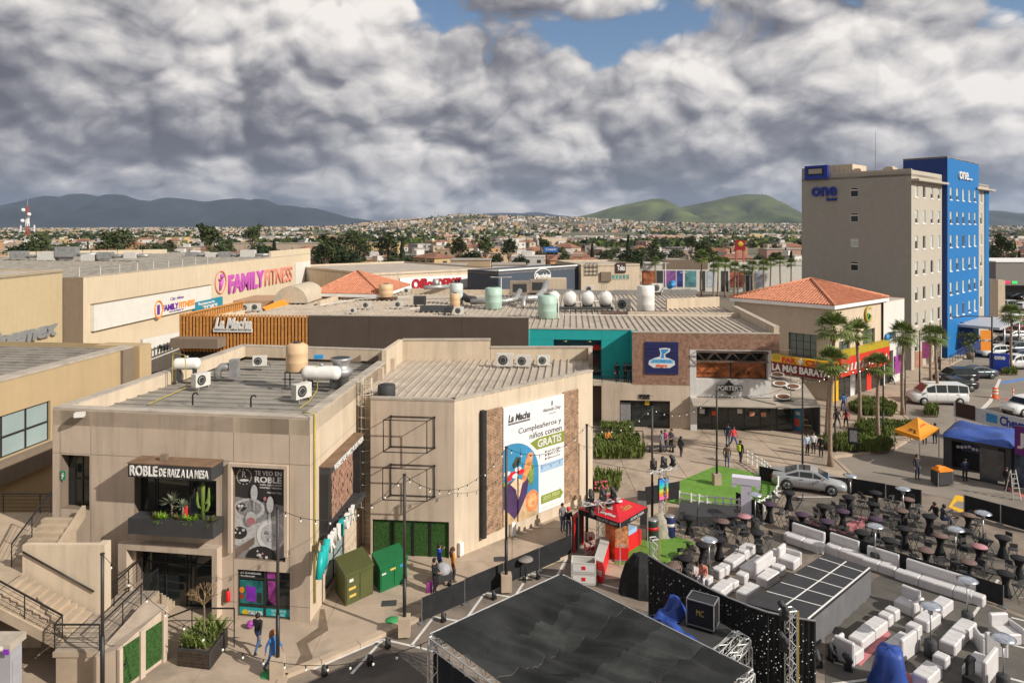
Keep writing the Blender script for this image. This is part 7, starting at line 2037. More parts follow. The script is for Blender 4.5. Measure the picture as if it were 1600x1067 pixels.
# orange tent, dark booth, banners at the right
co_=[P(1398,670,2.4),P(1437,683,2.4),P(1467,668,2.4),P(1432,657,2.4)]
ot,apo=gazebo(co_,2.4,.9,mat('orange_canvas',(.72,.27,.015),.6,var=.06),MATS['orange_canvas'],'bright orange canopy tent beside the dark booth')
slope_text('77 %',co_[0],co_[1],apo,.12,.45,.85,.22,black_fabric,ot);slope_text('gasolina',co_[1],co_[2],apo,.45,.2,.8,.16,MATS['orange_red_print'],ot)
bo=thing('dark_booth','dark grey promotional booth with blue tarpaulin on its roof','booth',P(1473,742,0))
b0,b1=P(1474,740,0),P(1580,762,0);wbo=Wall(b0,b1);bh=3.
hd_=(wbo.u(1486),wbo.u(1531),.05,2.55)
wbo.panel(MB(),0,wbo.L,.02,bh,[hd_,(wbo.L*.8,wbo.L*.92,.02,2.6)],0,.35).build('front_wall',charcoal,bo)
wl_=Wall(wbo.pt(0,0,-4.2),b0);wl_.panel(MB(),0,wl_.L,.02,bh,(),0,.2).build('side_wall',charcoal,bo)
wbo.box(MB(),.05,wbo.L,.03,bh-.02,-2.6,-2.4).build('back_panel',mat('booth_inside',(.03,.03,.035),.7,var=.3),bo)
wbo.box(MB(),hd_[0]+.2,hd_[1]-.3,1.3,2.5,-2.39,-2.36).build('screen',mat('booth_screen',(.06,.1,.18),.4,var=.6,scale=2),bo)
random.seed(31)
for i in range(8):
 p=wbo.pt(hd_[0]+.3+i*.24,2.+.22*RN(),-.7);mb=MB();mb.ball(p,.12,8,6);solo('balloon',mb,lil,'pale balloon hanging in the dark booth doorway','balloon',p,'pale balloons in the booth doorway')
mb=MB();mb.smooth=True;n=14;vs=[]
for i in range(n+1):
 for j in range(n+1):
  p=wbo.pt(wbo.L*(-.03+1.06*i/n),0,.25-4.7*j/n)
  vs.append((p.x,p.y,bh+.03+(.34*(.5+mnoise.noise(Vector((p.x*.7,p.y*.8,5))))+.05*RN())*min(1,5*min(i,n-i,j,n-j)/n)-.22*(min(i,n-i,j,n-j)==0)))
mb.faces(vs,[(i*(n+1)+j,(i+1)*(n+1)+j,(i+1)*(n+1)+j+1,i*(n+1)+j+1)for i in range(n)for j in range(n)])
solo('blue_tarp',mb,mat('blue_tarpaulin2',(.032,.078,.3),.5,var=.25,scale=1.2),'crumpled blue tarpaulin covering the roof of the dark booth','tarp',wbo.pt(0,bh,0))
wbo.box(MB(),wbo.L*.55,wbo.L*.9,.3,2.4,.003,.03).build('grey_panel',mat('silver_panel',(.1,.1,.105),.35,.3,var=.3),bo)
ban=thing('purple_backdrop','tall purple stage backdrop with white letters at the right edge','backdrop',P(1590,770,0))
n0=wbo.pt(wbo.L+.15,0,-.3);wn=Wall(n0,n0+wbo.d*6)
wn.box(MB(),0,6,.05,4.3,-.08,0).build('lower_print',mat('stadium_print',(.05,.07,.1),.5,var=.8,scale=1.5),ban)
wn.box(MB(),0,6,2.3,4.3,.003,.02).build('purple_print',mat('purple_sheet',(.14,.02,.17),.5,var=.25),ban)
lettering(wn,'JUEGA',.15,4.2,2.75,3.85,.021,pw,ban,depth=.01,bold=.03)
chv=thing('scaffold_banner','long white banner with blue Chevrolet lettering on a low scaffold','banner',P(1555,690,0))
c0_=PD(1490,655,62);c1_=PD(1640,700,55);wc_=Wall(c0_,c1_)
zt_=wc_.hit(1575,648)[1];zb_=wc_.hit(1575,665)[1]
zb_=zt_-1.25
wc_.box(MB(),0,wc_.L,zb_,zt_,-.05,0).build('banner_sheet',mat('pale_banner',(.55,.56,.6),.6,var=.12),chv)
lettering(wc_,'Chevrolet',wc_.u(1562),wc_.u(1625),zb_+.25,zt_-.2,.004,mat('royal_letter',(.03,.05,.32),.5,var=0),chv,depth=.01,bold=.04)
mb=MB();a=wc_.u(1541);wc_.box(mb,a,a+.9,zb_+.3,zt_-.25,.004,.02);mb.build('emblem',midb,chv)
wc_.box(MB(),.2,1.9,zb_+.1,zt_+.1,.003,.03).build('maroon_panel',MATS['dark_maroon'],chv)
for f in(.02,.33,.66,.98):mb=MB();p=wc_.pt(wc_.L*f,0,-.1);mb.tube([p,p+Vector((0,0,zt_))],.04,6);mb.build('scaffold_pole',steel,chv)
gn=thing('generator','small generator with orange case on top beside the dark booth','generator',P(1471,757,0));p=P(1472,757,.0)
MB().rbox((p.x,p.y,.55),(1.15,.8,.85),.2).build('body',charcoal,gn)
mb=MB()
for dx in(-.56,.56):
 for dy in(-.38,.38):mb.beam((p.x+dx,p.y+dy+dx*.2,.02),(p.x+dx,p.y+dy+dx*.2,1.02),.05,.05)
mb.build('frame',steel,gn,kind='stuff')
mb=MB();mb.rbox((p.x,p.y,1.08),(1.1,.75,.14),.2);mb.rbox((p.x-.2,p.y,1.24),(.5,.35,.18),.3,.8);mb.build('orange_case',orange_m,gn)
ld=thing('step_ladder','aluminium step ladder beside the dark booth','ladder',P(1580,765,0));p=P(1583,778,0)
for s_ in(-1,1):
 MB().beam(p+Vector((s_*.25,-.4,.02)),p+Vector((s_*.16,0,1.9)),.05,.03).build('stile',alu,ld)
 MB().beam(p+Vector((s_*.25,.45,.02)),p+Vector((s_*.16,.03,1.85)),.04,.03).build('stile',alu,ld)
for i in range(6):f=(i+.6)/6.5;MB().beam(p+Vector((-.24+.08*f,-.4+.4*f,1.9*f)),p+Vector((.24-.08*f,-.4+.4*f,1.9*f)),.09,.03).build('rung',alu,ld)
# roof equipment
grille=mat('dark_grille',(.035,.036,.036),.6,var=.2,scale=20)
ac_white=mat('ac_casing',(.58,.56,.51),.55,var=.1,scale=3)
tank_tan=mat('tan_tank',(.62,.43,.25),.6,var=.06)
tank_green=mat('pale_green_tank',(.4,.55,.46),.5,var=.08)
tank_white=mat('white_tank',(.72,.7,.65),.5,var=.1,scale=2)
dull_steel=mat('dull_duct',(.4,.4,.39),.5,.6,var=.25,scale=2)
ac_px={}
def ac_unit(p,rz,label,s=1.,group='split air conditioners on the roofs'):
 def mk(t):
  MB().rbox((0,0,.12+.34),(.88,.34,.66)).build('casing',ac_white,t)
  mb=MB();c=[]
  for i in range(14):a=6.283*i/14;c.append((-.1+.26*cos(a),-.176,.46+.26*sin(a)))
  mb.face(c);mb.build('fan_grille',grille,t)
  for q in(.06,.12,.18,.24):
   pass
  MB().tube([(-.1+.16*cos(6.283*i/12),-.182,.46+.16*sin(6.283*i/12))for i in range(13)],.008,3,False).build('fan_ring',ac_white,t)
  for k in(-1,1):MB().rbox((k*.3,0,.06),(.06,.42,.12)).build('foot',dull_steel,t)
  MB().tube([(.45,.05,.25),(.6,.05,.22),(.66,.1,.02)],.025,5).build('pipe',rubber,t)
 if 'ac' not in ac_px:
  t=ac_px['ac']=thing('air_conditioner',label,'air conditioner',(0,0,0),group);mk(t);t.location=p;t.rotation_euler=(0,0,rz);t.scale=(s,)*3
 else:copy_tree(ac_px['ac'],p,rz,label,group,s)
Z1,Z2,Z3=8.72,8.58,8.46
for px,py,z,rz,s,lab in((314,607,Z1,1.1,1.15,'white split air conditioner below the gas tank on the Roble roof'),(471,626,Z1,1.,1.2,'white split air conditioner under the tan tank on the Roble roof'),(406,574,Z1,.2,1.,'small white split air conditioner at the rear wall of the Roble roof'),(789,575,Z2,-.05,1.25,'white air conditioner at the rear parapet of the billboard roof, left of three'),(818,575,Z2,-.05,1.1,'white air conditioner at the rear parapet of the billboard roof, middle of three'),(849,573,Z2,.1,1.,'white air conditioner at the rear parapet of the billboard roof, right of three'),(573,483,Z3,0,1.1,'white split air conditioner left of the pallets on the mall roof'),(623,482,Z3,0,1.1,'white split air conditioner right of the pallets on the mall roof'),(717,493,Z3,.1,1.2,'white split air conditioner at the brown wall edge of the mall roof'),(973,487,Z3,.1,1.9,'grey air conditioner with square grille on the mall roof, beside the tall white tank'),(519,466,Z3,0,1.1,'white split air conditioner below the terracotta pavilion roof'),(636,459,Z3,0,1.,'white air conditioner at the right foot of the terracotta pavilion'),(1026,459,Z3,.2,1.9,'tall grey air conditioner behind the tall white tank'),(921,458,Z3,0,1.4,'white air conditioner behind the row of white gas tanks'),(400,487,Z3,.1,1.2,'white air conditioner behind the La Macha slats, right'),(384,488,Z3,.1,1.2,'white air conditioner behind the La Macha slats, left'),(552,490,Z3,.1,.8,'small low unit at the front edge of the mall roof')):
 ac_unit(P(px,py,z),rz,lab,s)
def tank(p,r,h,m,label,dome=.15,lid=True,name='water_tank'):
 t=thing(name,label,'water tank',p)
 mb=MB();prof=[(r*.95,0),(r,.06),(r,h*.3),(r*1.015,h*.32),(r,h*.34),(r,h*.62),(r*1.015,h*.64),(r,h*.66),(r,h-dome),(r*.72,h-dome*.25),(r*.35,h)]
 mb.lathe(prof,p,18);mb.build('body',m,t)
 if lid:MB().lathe([(r*.38,h),(r*.38,h+.05),(r*.3,h+.08)],p,14).build('lid',charcoal,t)
 return t
def stand(p,w,d,h,label,m=None):
 t=thing('tank_stand',label,'stand',p)
 for a in(-1,1):
  for b in(-1,1):MB().beam(p+Vector((a*w/2,b*d/2,0)),p+Vector((a*w/2,b*d/2,h)),.06,.06).build('leg',m or charcoal,t)
 MB().rbox((p.x,p.y,p.z+h+.025),(w+.1,d+.1,.05)).build('top_frame',m or charcoal,t);return t
def hp(px,py,z=Z3):return P(px,py,z)
p=hp(464,606,Z1);stand(p,1.1,.9,.95,'dark steel stand under the tan tank on the Roble roof');tank(p+Vector((0,0,1.)),.62,1.62,tank_tan,'tan plastic water tank on a steel stand on the Roble roof')
def gas_tank(p,L_,r,rz,label,legs=.5,m=None):
 t=thing('gas_tank',label,'gas tank',p,'white gas tanks on the roofs');d=Vector((cos(rz),sin(rz),0));c=p+Vector((0,0,legs+r))
 mb=MB();ks=[(-.5,.05),(-.485,.45),(-.45,.78),(-.4,.95),(-.34,1),(.34,1),(.4,.95),(.45,.78),(.485,.45),(.5,.05)]
 mb.tube([c+d*L_*k for k,q in ks],[r*q for k,q in ks],16);mb.build('vessel',m or tank_white,t)
 for k in(-.28,.28):
  MB().rbox(c+d*L_*k-Vector((0,0,r*.5+legs/2)),(.12,r*1.5,legs+r*.4),rz).build('saddle',charcoal,t)
 MB().lathe([(r*.3,0),(r*.3,.12),(r*.2,.15)],c+Vector((0,0,r*.96)),10).build('valve_cap',dull_steel,t);return t
gas_tank(hp(502,609,Z1),2.3,.42,-.05,'white horizontal gas tank right of the tan tank on the Roble roof',.55)
gas_tank(hp(292,597,Z1),1.6,.36,.15,'white gas tank with yellow pipes at the left parapet of the Roble roof',.75)
mb=MB();p=hp(498,596,Z1);mb.rbox((p.x,p.y,Z1+1.5),(.5,.35,.22),.1);solo('blue_box',mb,midb,'small blue box on top of the gas tank','box',(p.x,p.y,Z1+1.4))
ypipe=MATS['yellow_pipe']
mb=MB();a=hp(505,612,Z1);mb.tube([hp(468,640,Z1)+Vector((0,0,.08)),hp(484,628,Z1)+Vector((0,0,.08)),hp(496,610,Z1)+Vector((0,0,.08)),hp(496,610,Z1)+Vector((0,0,1.5))],.03,5);solo('gas_pipe',mb,ypipe,'thin yellow gas pipe running from the gas tank over the Roble roof edge','pipe',a)
mb=MB();mb.tube([hp(232,634,Z1)+Vector((0,0,.08)),hp(292,607,Z1)+Vector((0,0,.08)),hp(289,606,Z1)+Vector((0,0,1.9)),hp(270,601,Z1)+Vector((0,0,1.9)),hp(269,601,Z1)+Vector((0,0,.2))],.03,5);solo('gas_pipe',mb,ypipe,'yellow gas pipe over the left part of the Roble roof','pipe',hp(290,606,Z1))
def exhaust(p,r,h,label):
 t=thing('exhaust_fan',label,'exhaust fan',p)
 MB().lathe([(r*.7,0),(r*.7,h*.35),(r,h*.4),(r*1.1,h*.55),(r,h*.62),(r*.75,h*.68),(r*.75,h*.8),(r*.98,h*.92),(r,h)],p,18).build('hood',dull_steel,t)
 MB().lathe([(r*.85,h+.001),(r*.8,h+.01)],p,16).build('opening',grille,t);return t
exhaust(hp(533,604,Z1),.62,1.7,'round galvanised kitchen exhaust fan at the right of the Roble roof')
for px,py,lab in((301,633,'black hooked vent pipe near the front of the Roble roof, left'),(392,637,'black hooked vent pipe near the front of the Roble roof, right')):
 p=hp(px,py,Z1);mb=MB();mb.tube([p,p+Vector((0,0,.5)),p+Vector((.06,0,.62)),p+Vector((.2,0,.64)),p+Vector((.27,0,.55))],.045,6);solo('vent_pipe',mb,rubber,lab,'vent pipe',p)
du=thing('duct_unit','galvanised duct bend beside the gas tank at the left of the Roble roof','duct',hp(340,592,Z1));p=hp(340,592,Z1)
MB().tube([p,p+Vector((0,0,.5)),p+Vector((.3,0,.75)),p+Vector((.9,.1,.75))],.25,9).build('bend',dull_steel,du);MB().rbox((p.x+1.,p.y+.1,p.z+.65),(.5,.6,1.1),.1).build('fan_box',dull_steel,du)
for px,py,lab in((556,563,'small wedge vent on the rear wall of the Roble roof, left'),(583,563,'small wedge vent on the rear wall of the Roble roof, right')):
 p=hp(px,py,Z1+.4);mb=MB();mb.hexa([(p.x-.5,p.y,p.z-.12),(p.x+.3,p.y,p.z-.12),(p.x+.3,p.y+.3,p.z-.12),(p.x-.5,p.y+.3,p.z-.12),(p.x+.2,p.y,p.z+.3),(p.x+.3,p.y,p.z+.3),(p.x+.3,p.y+.3,p.z+.3),(p.x+.2,p.y+.3,p.z+.3)]);solo('wedge_vent',mb,taupe,lab,'vent',p)
cd_=thing('condenser','dark cylindrical condenser at the left edge of the billboard roof','condenser',hp(604,619,Z2));p=hp(604,619,Z2)
MB().lathe([(.48,0),(.5,.04),(.5,.62),(.46,.66)],p,16).build('casing',charcoal,cd_);MB().lathe([(.34,.662),(.34,.68)],p,14).build('fan_grille',grille,cd_)
p=hp(603,468);tank(p+Vector((0,0,.35)),.95,1.75,tank_tan,'tan water tank on wooden pallets in the middle of the mall roof')
pt=thing('pallet_base','rusty pallets under the tan tank on the mall roof','pallet',p)
for k in(-1,0,1):MB().rbox((p.x+k*1.05,p.y,p.z+.17),(.95,1.1,.3),.05*k).build('pallet',rust,pt)
tank(hp(713,474),.85,2.6,mat('pale_aqua_tank',(.52,.58,.54),.5,var=.08),'pale tall water tank behind the tan drum on the mall roof')
tank(hp(711,480),.62,1.7,tank_tan,'tan drum beside the pale tall tank on the mall roof',.1)
tank(hp(771,482),1.02,2.55,tank_green,'pale green water tank in the middle of the mall roof')
tank(hp(855,497),1.02,2.5,tank_green,'pale green water tank above the turquoise front')
tank(hp(1009,489),.98,3.15,tank_white,'tall white water tank on the right part of the mall roof')
for px,lab in((864,'white gas tank seen end on, first from the left of its row'),(890,'white gas tank seen end on, second from the left of its row'),(918,'white gas tank seen end on, third from the left of its row'),(946,'white gas tank seen end on, last on the right of its row')):
 p=hp(px,482);gas_tank(p,3.2,.8,1.45,lab,.45)
tp_=thing('tank_platform','dark steel platform under the row of white gas tanks','platform',hp(905,484));mb=MB();a,b=hp(868,486),hp(958,486);mb.beam(a+Vector((0,0,.35)),b+Vector((0,0,.35)),1.3,.14);mb.build('deck',charcoal,tp_)
for f in(.03,.35,.68,.97):mb=MB();q=a+(b-a)*f;mb.beam(q,q+Vector((0,0,.3)),.1,.1);mb.build('leg',charcoal,tp_)
def duct(pts,r,label,m=None):
 mb=MB();mb.tube(pts,r,9);return solo('duct',mb,m or dull_steel,label,'duct',pts[0])
U=lambda px,py,z=.0:hp(px,py)+Vector((0,0,z))
duct([U(735,478,.5),U(790,477,.5),U(806,476,.7),U(812,470,1.3)],.35,'galvanised duct running between the green tank and the beige unit')
duct([U(800,474,.6),U(838,473,.6),U(850,468,1.2),U(853,462,1.8)],.42,'thick galvanised duct bending up beside the second beige unit')
duct([U(818,481,.1),U(818,479,.9),U(822,476,1.)],.28,'short galvanised duct elbow in front of the thick duct')
duct([U(663,459,.9),U(705,457,.9)],.3,'galvanised duct behind the pale tall tank')
duct([U(722,470,.7),U(730,476,.7),U(742,477,.7)],.45,'coiled grey duct beside the tan drum',charcoal)
def roof_box(px,py,w,d,h,m,label,rz=.05):
 p=hp(px,py);t=thing('roof_unit',label,'roof unit',p)
 MB().rbox((p.x,p.y,p.z+.2+h/2),(w,d,h),rz).build('casing',m,t)
 for k in(-.36,.36):MB().rbox((p.x+k*w,p.y,p.z+.1),(.12,d,.2),rz).build('foot',charcoal,t)
 MB().rbox((p.x,p.y-d/2-.012,p.z+.2+h*.5),(w*.7,.02,h*.6),rz).build('grille',grille,t);return t
weath=mat('weathered_unit',(.27,.22,.17),.8,var=.2)
roof_box(812,462,2.8,1.6,1.9,weath,'weathered brown roof unit left of the cream penthouse');roof_box(841,459,2.6,1.6,1.9,weath,'weathered brown roof unit under the cream penthouse')
roof_box(656,478,1.5,1.,1.,charcoal,'dark roof unit on the left half of the mall roof');roof_box(700,491,.9,.7,.7,charcoal,'small dark unit beside the dark panels')
p=hp(862,455);mb=MB();mb.rbox((p.x,p.y,p.z+1.),(4.4,2.4,2.),-.03);solo('roof_penthouse',mb,stucco_lt,'cream box penthouse on the far side of the mall roof','roof structure',p)
sp_=thing('solar_panel','dark flat panel lying on the mall roof near the brown wall','panel',hp(685,486));p=hp(682,487);MB().hexa([(p.x-1.9,p.y-.6,p.z+.15),(p.x+1.9,p.y-.6,p.z+.15),(p.x+1.9,p.y+.8,p.z+.6),(p.x-1.9,p.y+.8,p.z+.6),(p.x-1.9,p.y-.6,p.z+.2),(p.x+1.9,p.y-.6,p.z+.2),(p.x+1.9,p.y+.8,p.z+.65),(p.x-1.9,p.y+.8,p.z+.65)]).build('panel',grille,sp_)
for px,py,w,lab in((985,492,6.5,'rusty low curb in front of the tall white tank'),(1022,491,3.,'rusty low curb right of the tall white tank')):
 p=hp(px,py);mb=MB();mb.rbox((p.x,p.y,p.z+.2),(w,.35,.3),-.03);solo('roof_curb',mb,rust,lab,'curb',p)
mb=MB();mb.tube([U(878,497,.35),U(960,498,.35),U(1050,498,.35),U(1142,499,.35)],.06,5)
for px in(880,905,960,1010,1050,1100):q=U(px,498);mb.tube([q,q+Vector((0,0,.35))],.03,4)
solo('roof_pipe',mb,offwhite,'long white pipe along the front of the mall roof','pipe',U(878,497))
mb=MB();mb.tube([U(873,498,.0),U(872,490,1.6),U(862,489,1.6)],.07,5);solo('roof_pipe',mb,offwhite,'bent white pipe right of the green tank above the turquoise front','pipe',U(873,498))
for k_,(q_,lab)in enumerate(((((500,480),(560,470),(640,466)),'thin grey conduit across the left part of the mall roof'),(((665,470),(760,468),(840,470)),'thin grey conduit behind the pale green tank'),(((640,486),(700,480),(705,470)),'thin bent conduit beside the dark panel'),(((960,474),(1000,470),(1060,468)),'thin grey conduit behind the tall white tank'),(((890,490),(888,476),(950,472)),'thin bent pipe around the white gas tanks'))):
 mb=MB();mb.tube([U(a_,b_,.25)for a_,b_ in q_],.05,5);solo('roof_pipe',mb,steel if k_%2 else offwhite,lab,'pipe',U(*q_[0]))
sd=thing('satellite_dish','blue satellite dish on the far right of the mall roof','satellite dish',U(1050,458));p=U(1050,460)
MB().tube([p,p+Vector((0,0,1.1))],.05,6).build('mast',steel,sd);mb=MB();mb.lathe([(.02,0),(.4,.05),(.75,.2)],(0,0,0),14)
M_=Matrix.Translation(p+Vector((0,0,1.3)))@Matrix.Rotation(-.9,4,'Y')@Matrix.Rotation(.5,4,'X');mb.v=[tuple(M_@Vector(v))for v in mb.v];mb.build('reflector',midb,sd)
for px,py,lab in((1072,462,'bare antenna frame right of the blue dish'),(944,452,'cluster of thin antennas behind the last gas tank')):
 p=U(px,py);mb=MB()
 for k in range(4):mb.tube([p+Vector((k*.25-.4,0,0)),p+Vector((k*.35-.5,.1,1.3+.2*(k%2)))],.03,4)
 mb.tube([p+Vector((-.5,0,.8)),p+Vector((.6,0,1.))],.03,4);solo('antenna',mb,steel,lab,'antenna',p)
duct([U(681,452,.2),U(681,452,1.6)],.5,'round galvanised vent stack in front of the Office store',dull_steel)
bv=thing('barrel_vault','cream fabric barrel vault left of the tiled pavilion','canopy',PD(475,460,92));p=PD(470,465,92);mb=MB();mb.smooth=True;vs=[]
for i in range(13):
 a=math.pi*i/12
 for y in(-3,5):vs.append((p.x-.4+2.15*-cos(a),p.y+y,p.z-.4+2.1*sin(a)))
mb.faces(vs,[(2*i,2*i+2,2*i+3,2*i+1)for i in range(12)]);mb.build('vault',mat('canvas_cream',(.5,.43,.32),.9,var=.1),bv)
MB().face([(p.x-.4+2.15*-cos(math.pi*i/12),p.y-2.98,p.z-.4+2.1*sin(math.pi*i/12))for i in range(13)]).build('end_wall',MATS['canvas_cream'],bv)
for k in(-1.6,.0,1.6):MB().rbox((p.x-.4+k,p.y-3.03,p.z-4.5),(.25,.1,7.4)).build('post',offwhite,bv)
ol=thing('orange_awning','bright orange awning below the gym letters','awning',PD(430,470,84));a=PD(410,480,82);b=PD(446,466,90);mb=MB();mb.face([a,b,b+Vector((1.2,0,-1.)),a+Vector((1.2,0,-1.))]);mb.face([a+Vector((0,0,-.06)),a+Vector((1.2,0,-1.06)),b+Vector((1.2,0,-1.06)),b+Vector((0,0,-.06))]);mb.beam(a+Vector((1.2,0,-1.3)),b+Vector((1.2,0,-1.3)),.1,.6);mb.build('cover',orange_m,ol)
mb=MB();mb.beam(a-Vector((.1,0,.1)),a+Vector((-.1,0,-4)),.15,.15);mb.beam(b-Vector((.1,0,.1)),b+Vector((-.1,0,-4)),.15,.15);mb.build('post',offwhite,ol,kind='stuff')
tb2=thing('terrace_block','beige terrace block with pillars below the gym letters','building',PD(455,480,95));a=PD(435,470,93);MB().box((a.x-6,a.y,0),(a.x+6,a.y+8,a.z)).build('block',mat('peach_wall',(.45,.27,.16),.9,var=.1),tb2)
random.seed(44)
gcl=[(30,399,'left end'),(75,401,'second from the left'),(105,396,'third from the left'),(140,402,'fourth from the left'),(165,399,'in the middle left'),(205,398,'in the middle'),(300,408,'near the front right'),(330,400,'at the right, cream'),(352,397,'at the right, next to the cream one'),(388,396,'at the far right')]
for i,(px,py,w)in enumerate(gcl):
 p=PD(px,py+6,128 if px<250 else 150);p.z=max(p.z,11.8);s_=RU(.8,1.5)
 t=thing('roof_unit','roof unit on the gym roof, '+w,'roof unit',p)
 MB().rbox((p.x,p.y,p.z+.7*s_),(2.6*s_,1.4,1.3*s_),.05).build('casing',ac_white if i%2 else dull_steel,t)
 MB().tube([(p.x+1.3*s_,p.y,p.z+.5),(p.x+3.6*s_,p.y+.4,p.z+.5)],.3,7).build('duct',dull_steel,t)
lw=thing('rear_parapet_wall','long cream parapet wall along the far edge of the gym roof','wall',PD(20,405,150));wq=Wall(PD(12,400,150),PD(262,395,165))
for i in range(6):wq.box(MB(),wq.L*i/6,wq.L*(i+1)/6-.15,9.5,13.+.02*i,-.4,0).build('wall_section',stucco_cream2,lw)
sl_=thing('street_light','tall double arm street light in front of the slate store','street light',PD(783,470,120));p=PD(783,470,120);zt=CH-(433-HZ)*120/FPX
MB().tube([(p.x,p.y,0),(p.x,p.y,zt)],[.12,.07],6).build('pole',offwhite,sl_)
for k in(-1,1):mb=MB();mb.beam((p.x,p.y,zt-.05),(p.x+k*1.3,p.y,zt),.1,.08);mb.rbox((p.x+k*1.5,p.y,zt),(.6,.25,.1));mb.build('lamp_arm',offwhite,sl_)
for px,ytop,d_,lab in((1040,411,140,'white street light pole before the arcade store, left'),(1068,426,140,'white street light pole before the arcade store, middle'),(1172,430,130,'white street light pole before the arcade store, right')):
 p=PD(px,450,d_);p.z=0;zt=CH-(ytop-HZ)*d_/FPX;t=thing('street_light',lab,'street light',p)
 MB().tube([(p.x,p.y,0),(p.x,p.y,zt)],[.13,.07],6).build('pole',offwhite,t);MB().beam((p.x-.7,p.y,zt),(p.x+.7,p.y,zt),.15,.1).build('lamp_arm',offwhite,t)
# palms
def frond_mesh(seed,n=34,r=1.25):
 random.seed(seed);mb=MB();dead=MB()
 for i in range(n):
  a=i*2.399+RU(-.2,.2);f=i/n
  e=1.35-2.05*f+RU(-.15,.15)
  d=Vector((cos(a)*cos(e),sin(a)*cos(e),sin(e)))
  pl=r*RU(.4,.55);side=d.cross(Vector((0,0,1)))
  side=side.normalized()if side.length>.05 else Vector((1,0,0));upv=side.cross(d)
  hub=d*pl;mb.face([side*-.02,side*.02,hub+side*.015,hub-side*.015])
  fl=r*RU(.55,.8)
  for j in range(11):
   b=(j-5)/5*1.35;v=(d*cos(b)+side*sin(b));drp=Vector((0,0,-1))*(abs(b)*.1+.16+.1*RN())
   mid_=hub+v*fl*.55;tip=hub+v*fl*(1-.12*abs(b))+drp*fl*.75
   w=.04*r;wv=v.cross(upv).normalized()*w if v.cross(upv).length>.01 else side*w
   mb.face([hub,mid_-wv,tip,mid_+wv])
 return mb
PALM_MESH=[frond_mesh(s_).mesh('palm_fronds',mats=[leaf_palm])for s_ in(1,2,3)]
def palm(bpx,bpy_,cpx,cpy,label,r=1.,d=None,tr=.17,group='tall fan palms round the car park',z=.12):
 p=P(bpx,bpy_,z)if d is None else PD(bpx,0,d)
 if d is not None:p.z=0
 zt=CH-(cpy-HZ)*p.y/FPX;xt=(cpx-800)*p.y/FPX
 t=thing('palm_tree',label,'palm tree',p,group)
 top=Vector((xt,p.y,zt));pts=[];rs=[]
 for i in range(9):
  f=i/8;pts.append(p+(top-p)*f+Vector((.06*sin(f*5+bpx),0,0)));rs.append(tr*(1.45 if i==0 else(1.-.28*f)))
 MB().tube(pts,rs,9).build('trunk',bark_palm,t)
 mb=MB()
 random.seed(int(bpx))
 if d is None:
  for i in range(26):
   a=RU(0,6.28);zz=top.z-RU(.0,.75);w=tr*1.05
   q=Vector((top.x+w*cos(a),top.y+w*sin(a),zz));o=Vector((cos(a),sin(a),.0));s_=Vector((-sin(a),cos(a),0))*.05
   mb.face([q-s_,q+s_,q+o*.16+s_-Vector((0,0,.35)),q+o*.16-s_-Vector((0,0,.35))])
  mb.build('dead_skirt',leaf_dry,t,kind='stuff')
 o=bpy.data.objects.new('crown',PALM_MESH[int(bpx)%3]);C.objects.link(o);o.parent=t;o.location=top-p;o.scale=(r,)*3;o.rotation_euler=(0,0,bpx*.7);o['kind']='stuff'
 BASE[o]=p
 return t
palm(1297,728,1300,566,'tall fan palm standing nearest the silver car',1.12)
palm(1291,692,1303,514,'tallest fan palm, behind the palm nearest the silver car',1.35)
palm(1344,658,1339,522,'fan palm in front of the red striped pharmacy fascia',1.2)
palm(1372,692,1372,572,'fan palm on the middle green island',1.05)
palm(1410,648,1411,524,'fan palm left of the white van',1.2)
palm(1465,630,1462,525,'fan palm rising just behind the white van',1.05)
palm(1455,598,1453,524,'fan palm at the grey hotel wall',1.05)
palm(1580,578,1580,492,'fan palm beside the blue hotel totem',1.25)
for i,(px,cy,d,r)in enumerate(((1024,408,200,1.31),(1096,402,185,1.89),(1122,410,183,1.56),(1115,420,180,1.15),(1133,412,185,1.56),(1148,418,185,1.48),(1163,422,185,1.39),(1176,416,180,1.39),(1193,416,183,1.56),(1204,410,195,1.39),(1219,408,195,1.39),(1236,412,195,1.31))):
 palm(px,0,px,cy,'distant fan palm before the arcade store, %s'%('far left','tall and bushy, left','left of the red sign','short one left of the red sign','just left of the red sign','below the red sign','right of the red sign','right part, first','right part, second','right part, third','beside the hotel wall, left','beside the hotel wall, right')[i],r,d,.24,'distant palms along the store front')
# small trees by the hotel
def leaf_crown(mb,c,r,n,s,sz=.8):
 for i in range(n):
  v=Vector((random.gauss(0,1),random.gauss(0,1),random.gauss(0,1))).normalized()*(RN()**.4)
  p=Vector(c)+Vector((v.x*r,v.y*r,v.z*r*sz));a=Vector((random.gauss(0,1),random.gauss(0,1),random.gauss(0,.6))).normalized();b=a.cross(Vector((RN(),RN(),RN()))).normalized()
  k=s*RU(.6,1.3);mb.face([p-a*k-b*k*.5,p+a*k-b*k*.5,p+a*k+b*k*.5,p-a*k+b*k*.5])
random.seed(12)
p=P(1520,566,.12);t=thing('young_tree','young leafy tree in front of the blue hotel entrance','tree',p)
MB().tube([p,p+Vector((.1,0,2.2))],[.07,.05],6).build('trunk',bark,t);mb=MB()
for k in range(6):leaf_crown(mb,p+Vector((RU(-1.2,1.2),RU(-1,1),RU(2.2,4.2))),.8,60,.12)
mb.build('crown',leaf_m,t,kind='stuff')
p=P(1516,560,.12);t=thing('plant_pot','pot with a bush at the hotel entrance ramp','plant pot',p);MB().lathe([(.4,0),(.55,.8),(.5,.82)],p,12).build('pot',taupe,t);mb=MB();leaf_crown(mb,p+Vector((0,0,1.2)),.6,70,.1);mb.build('foliage',leaf_m,t,kind='stuff')
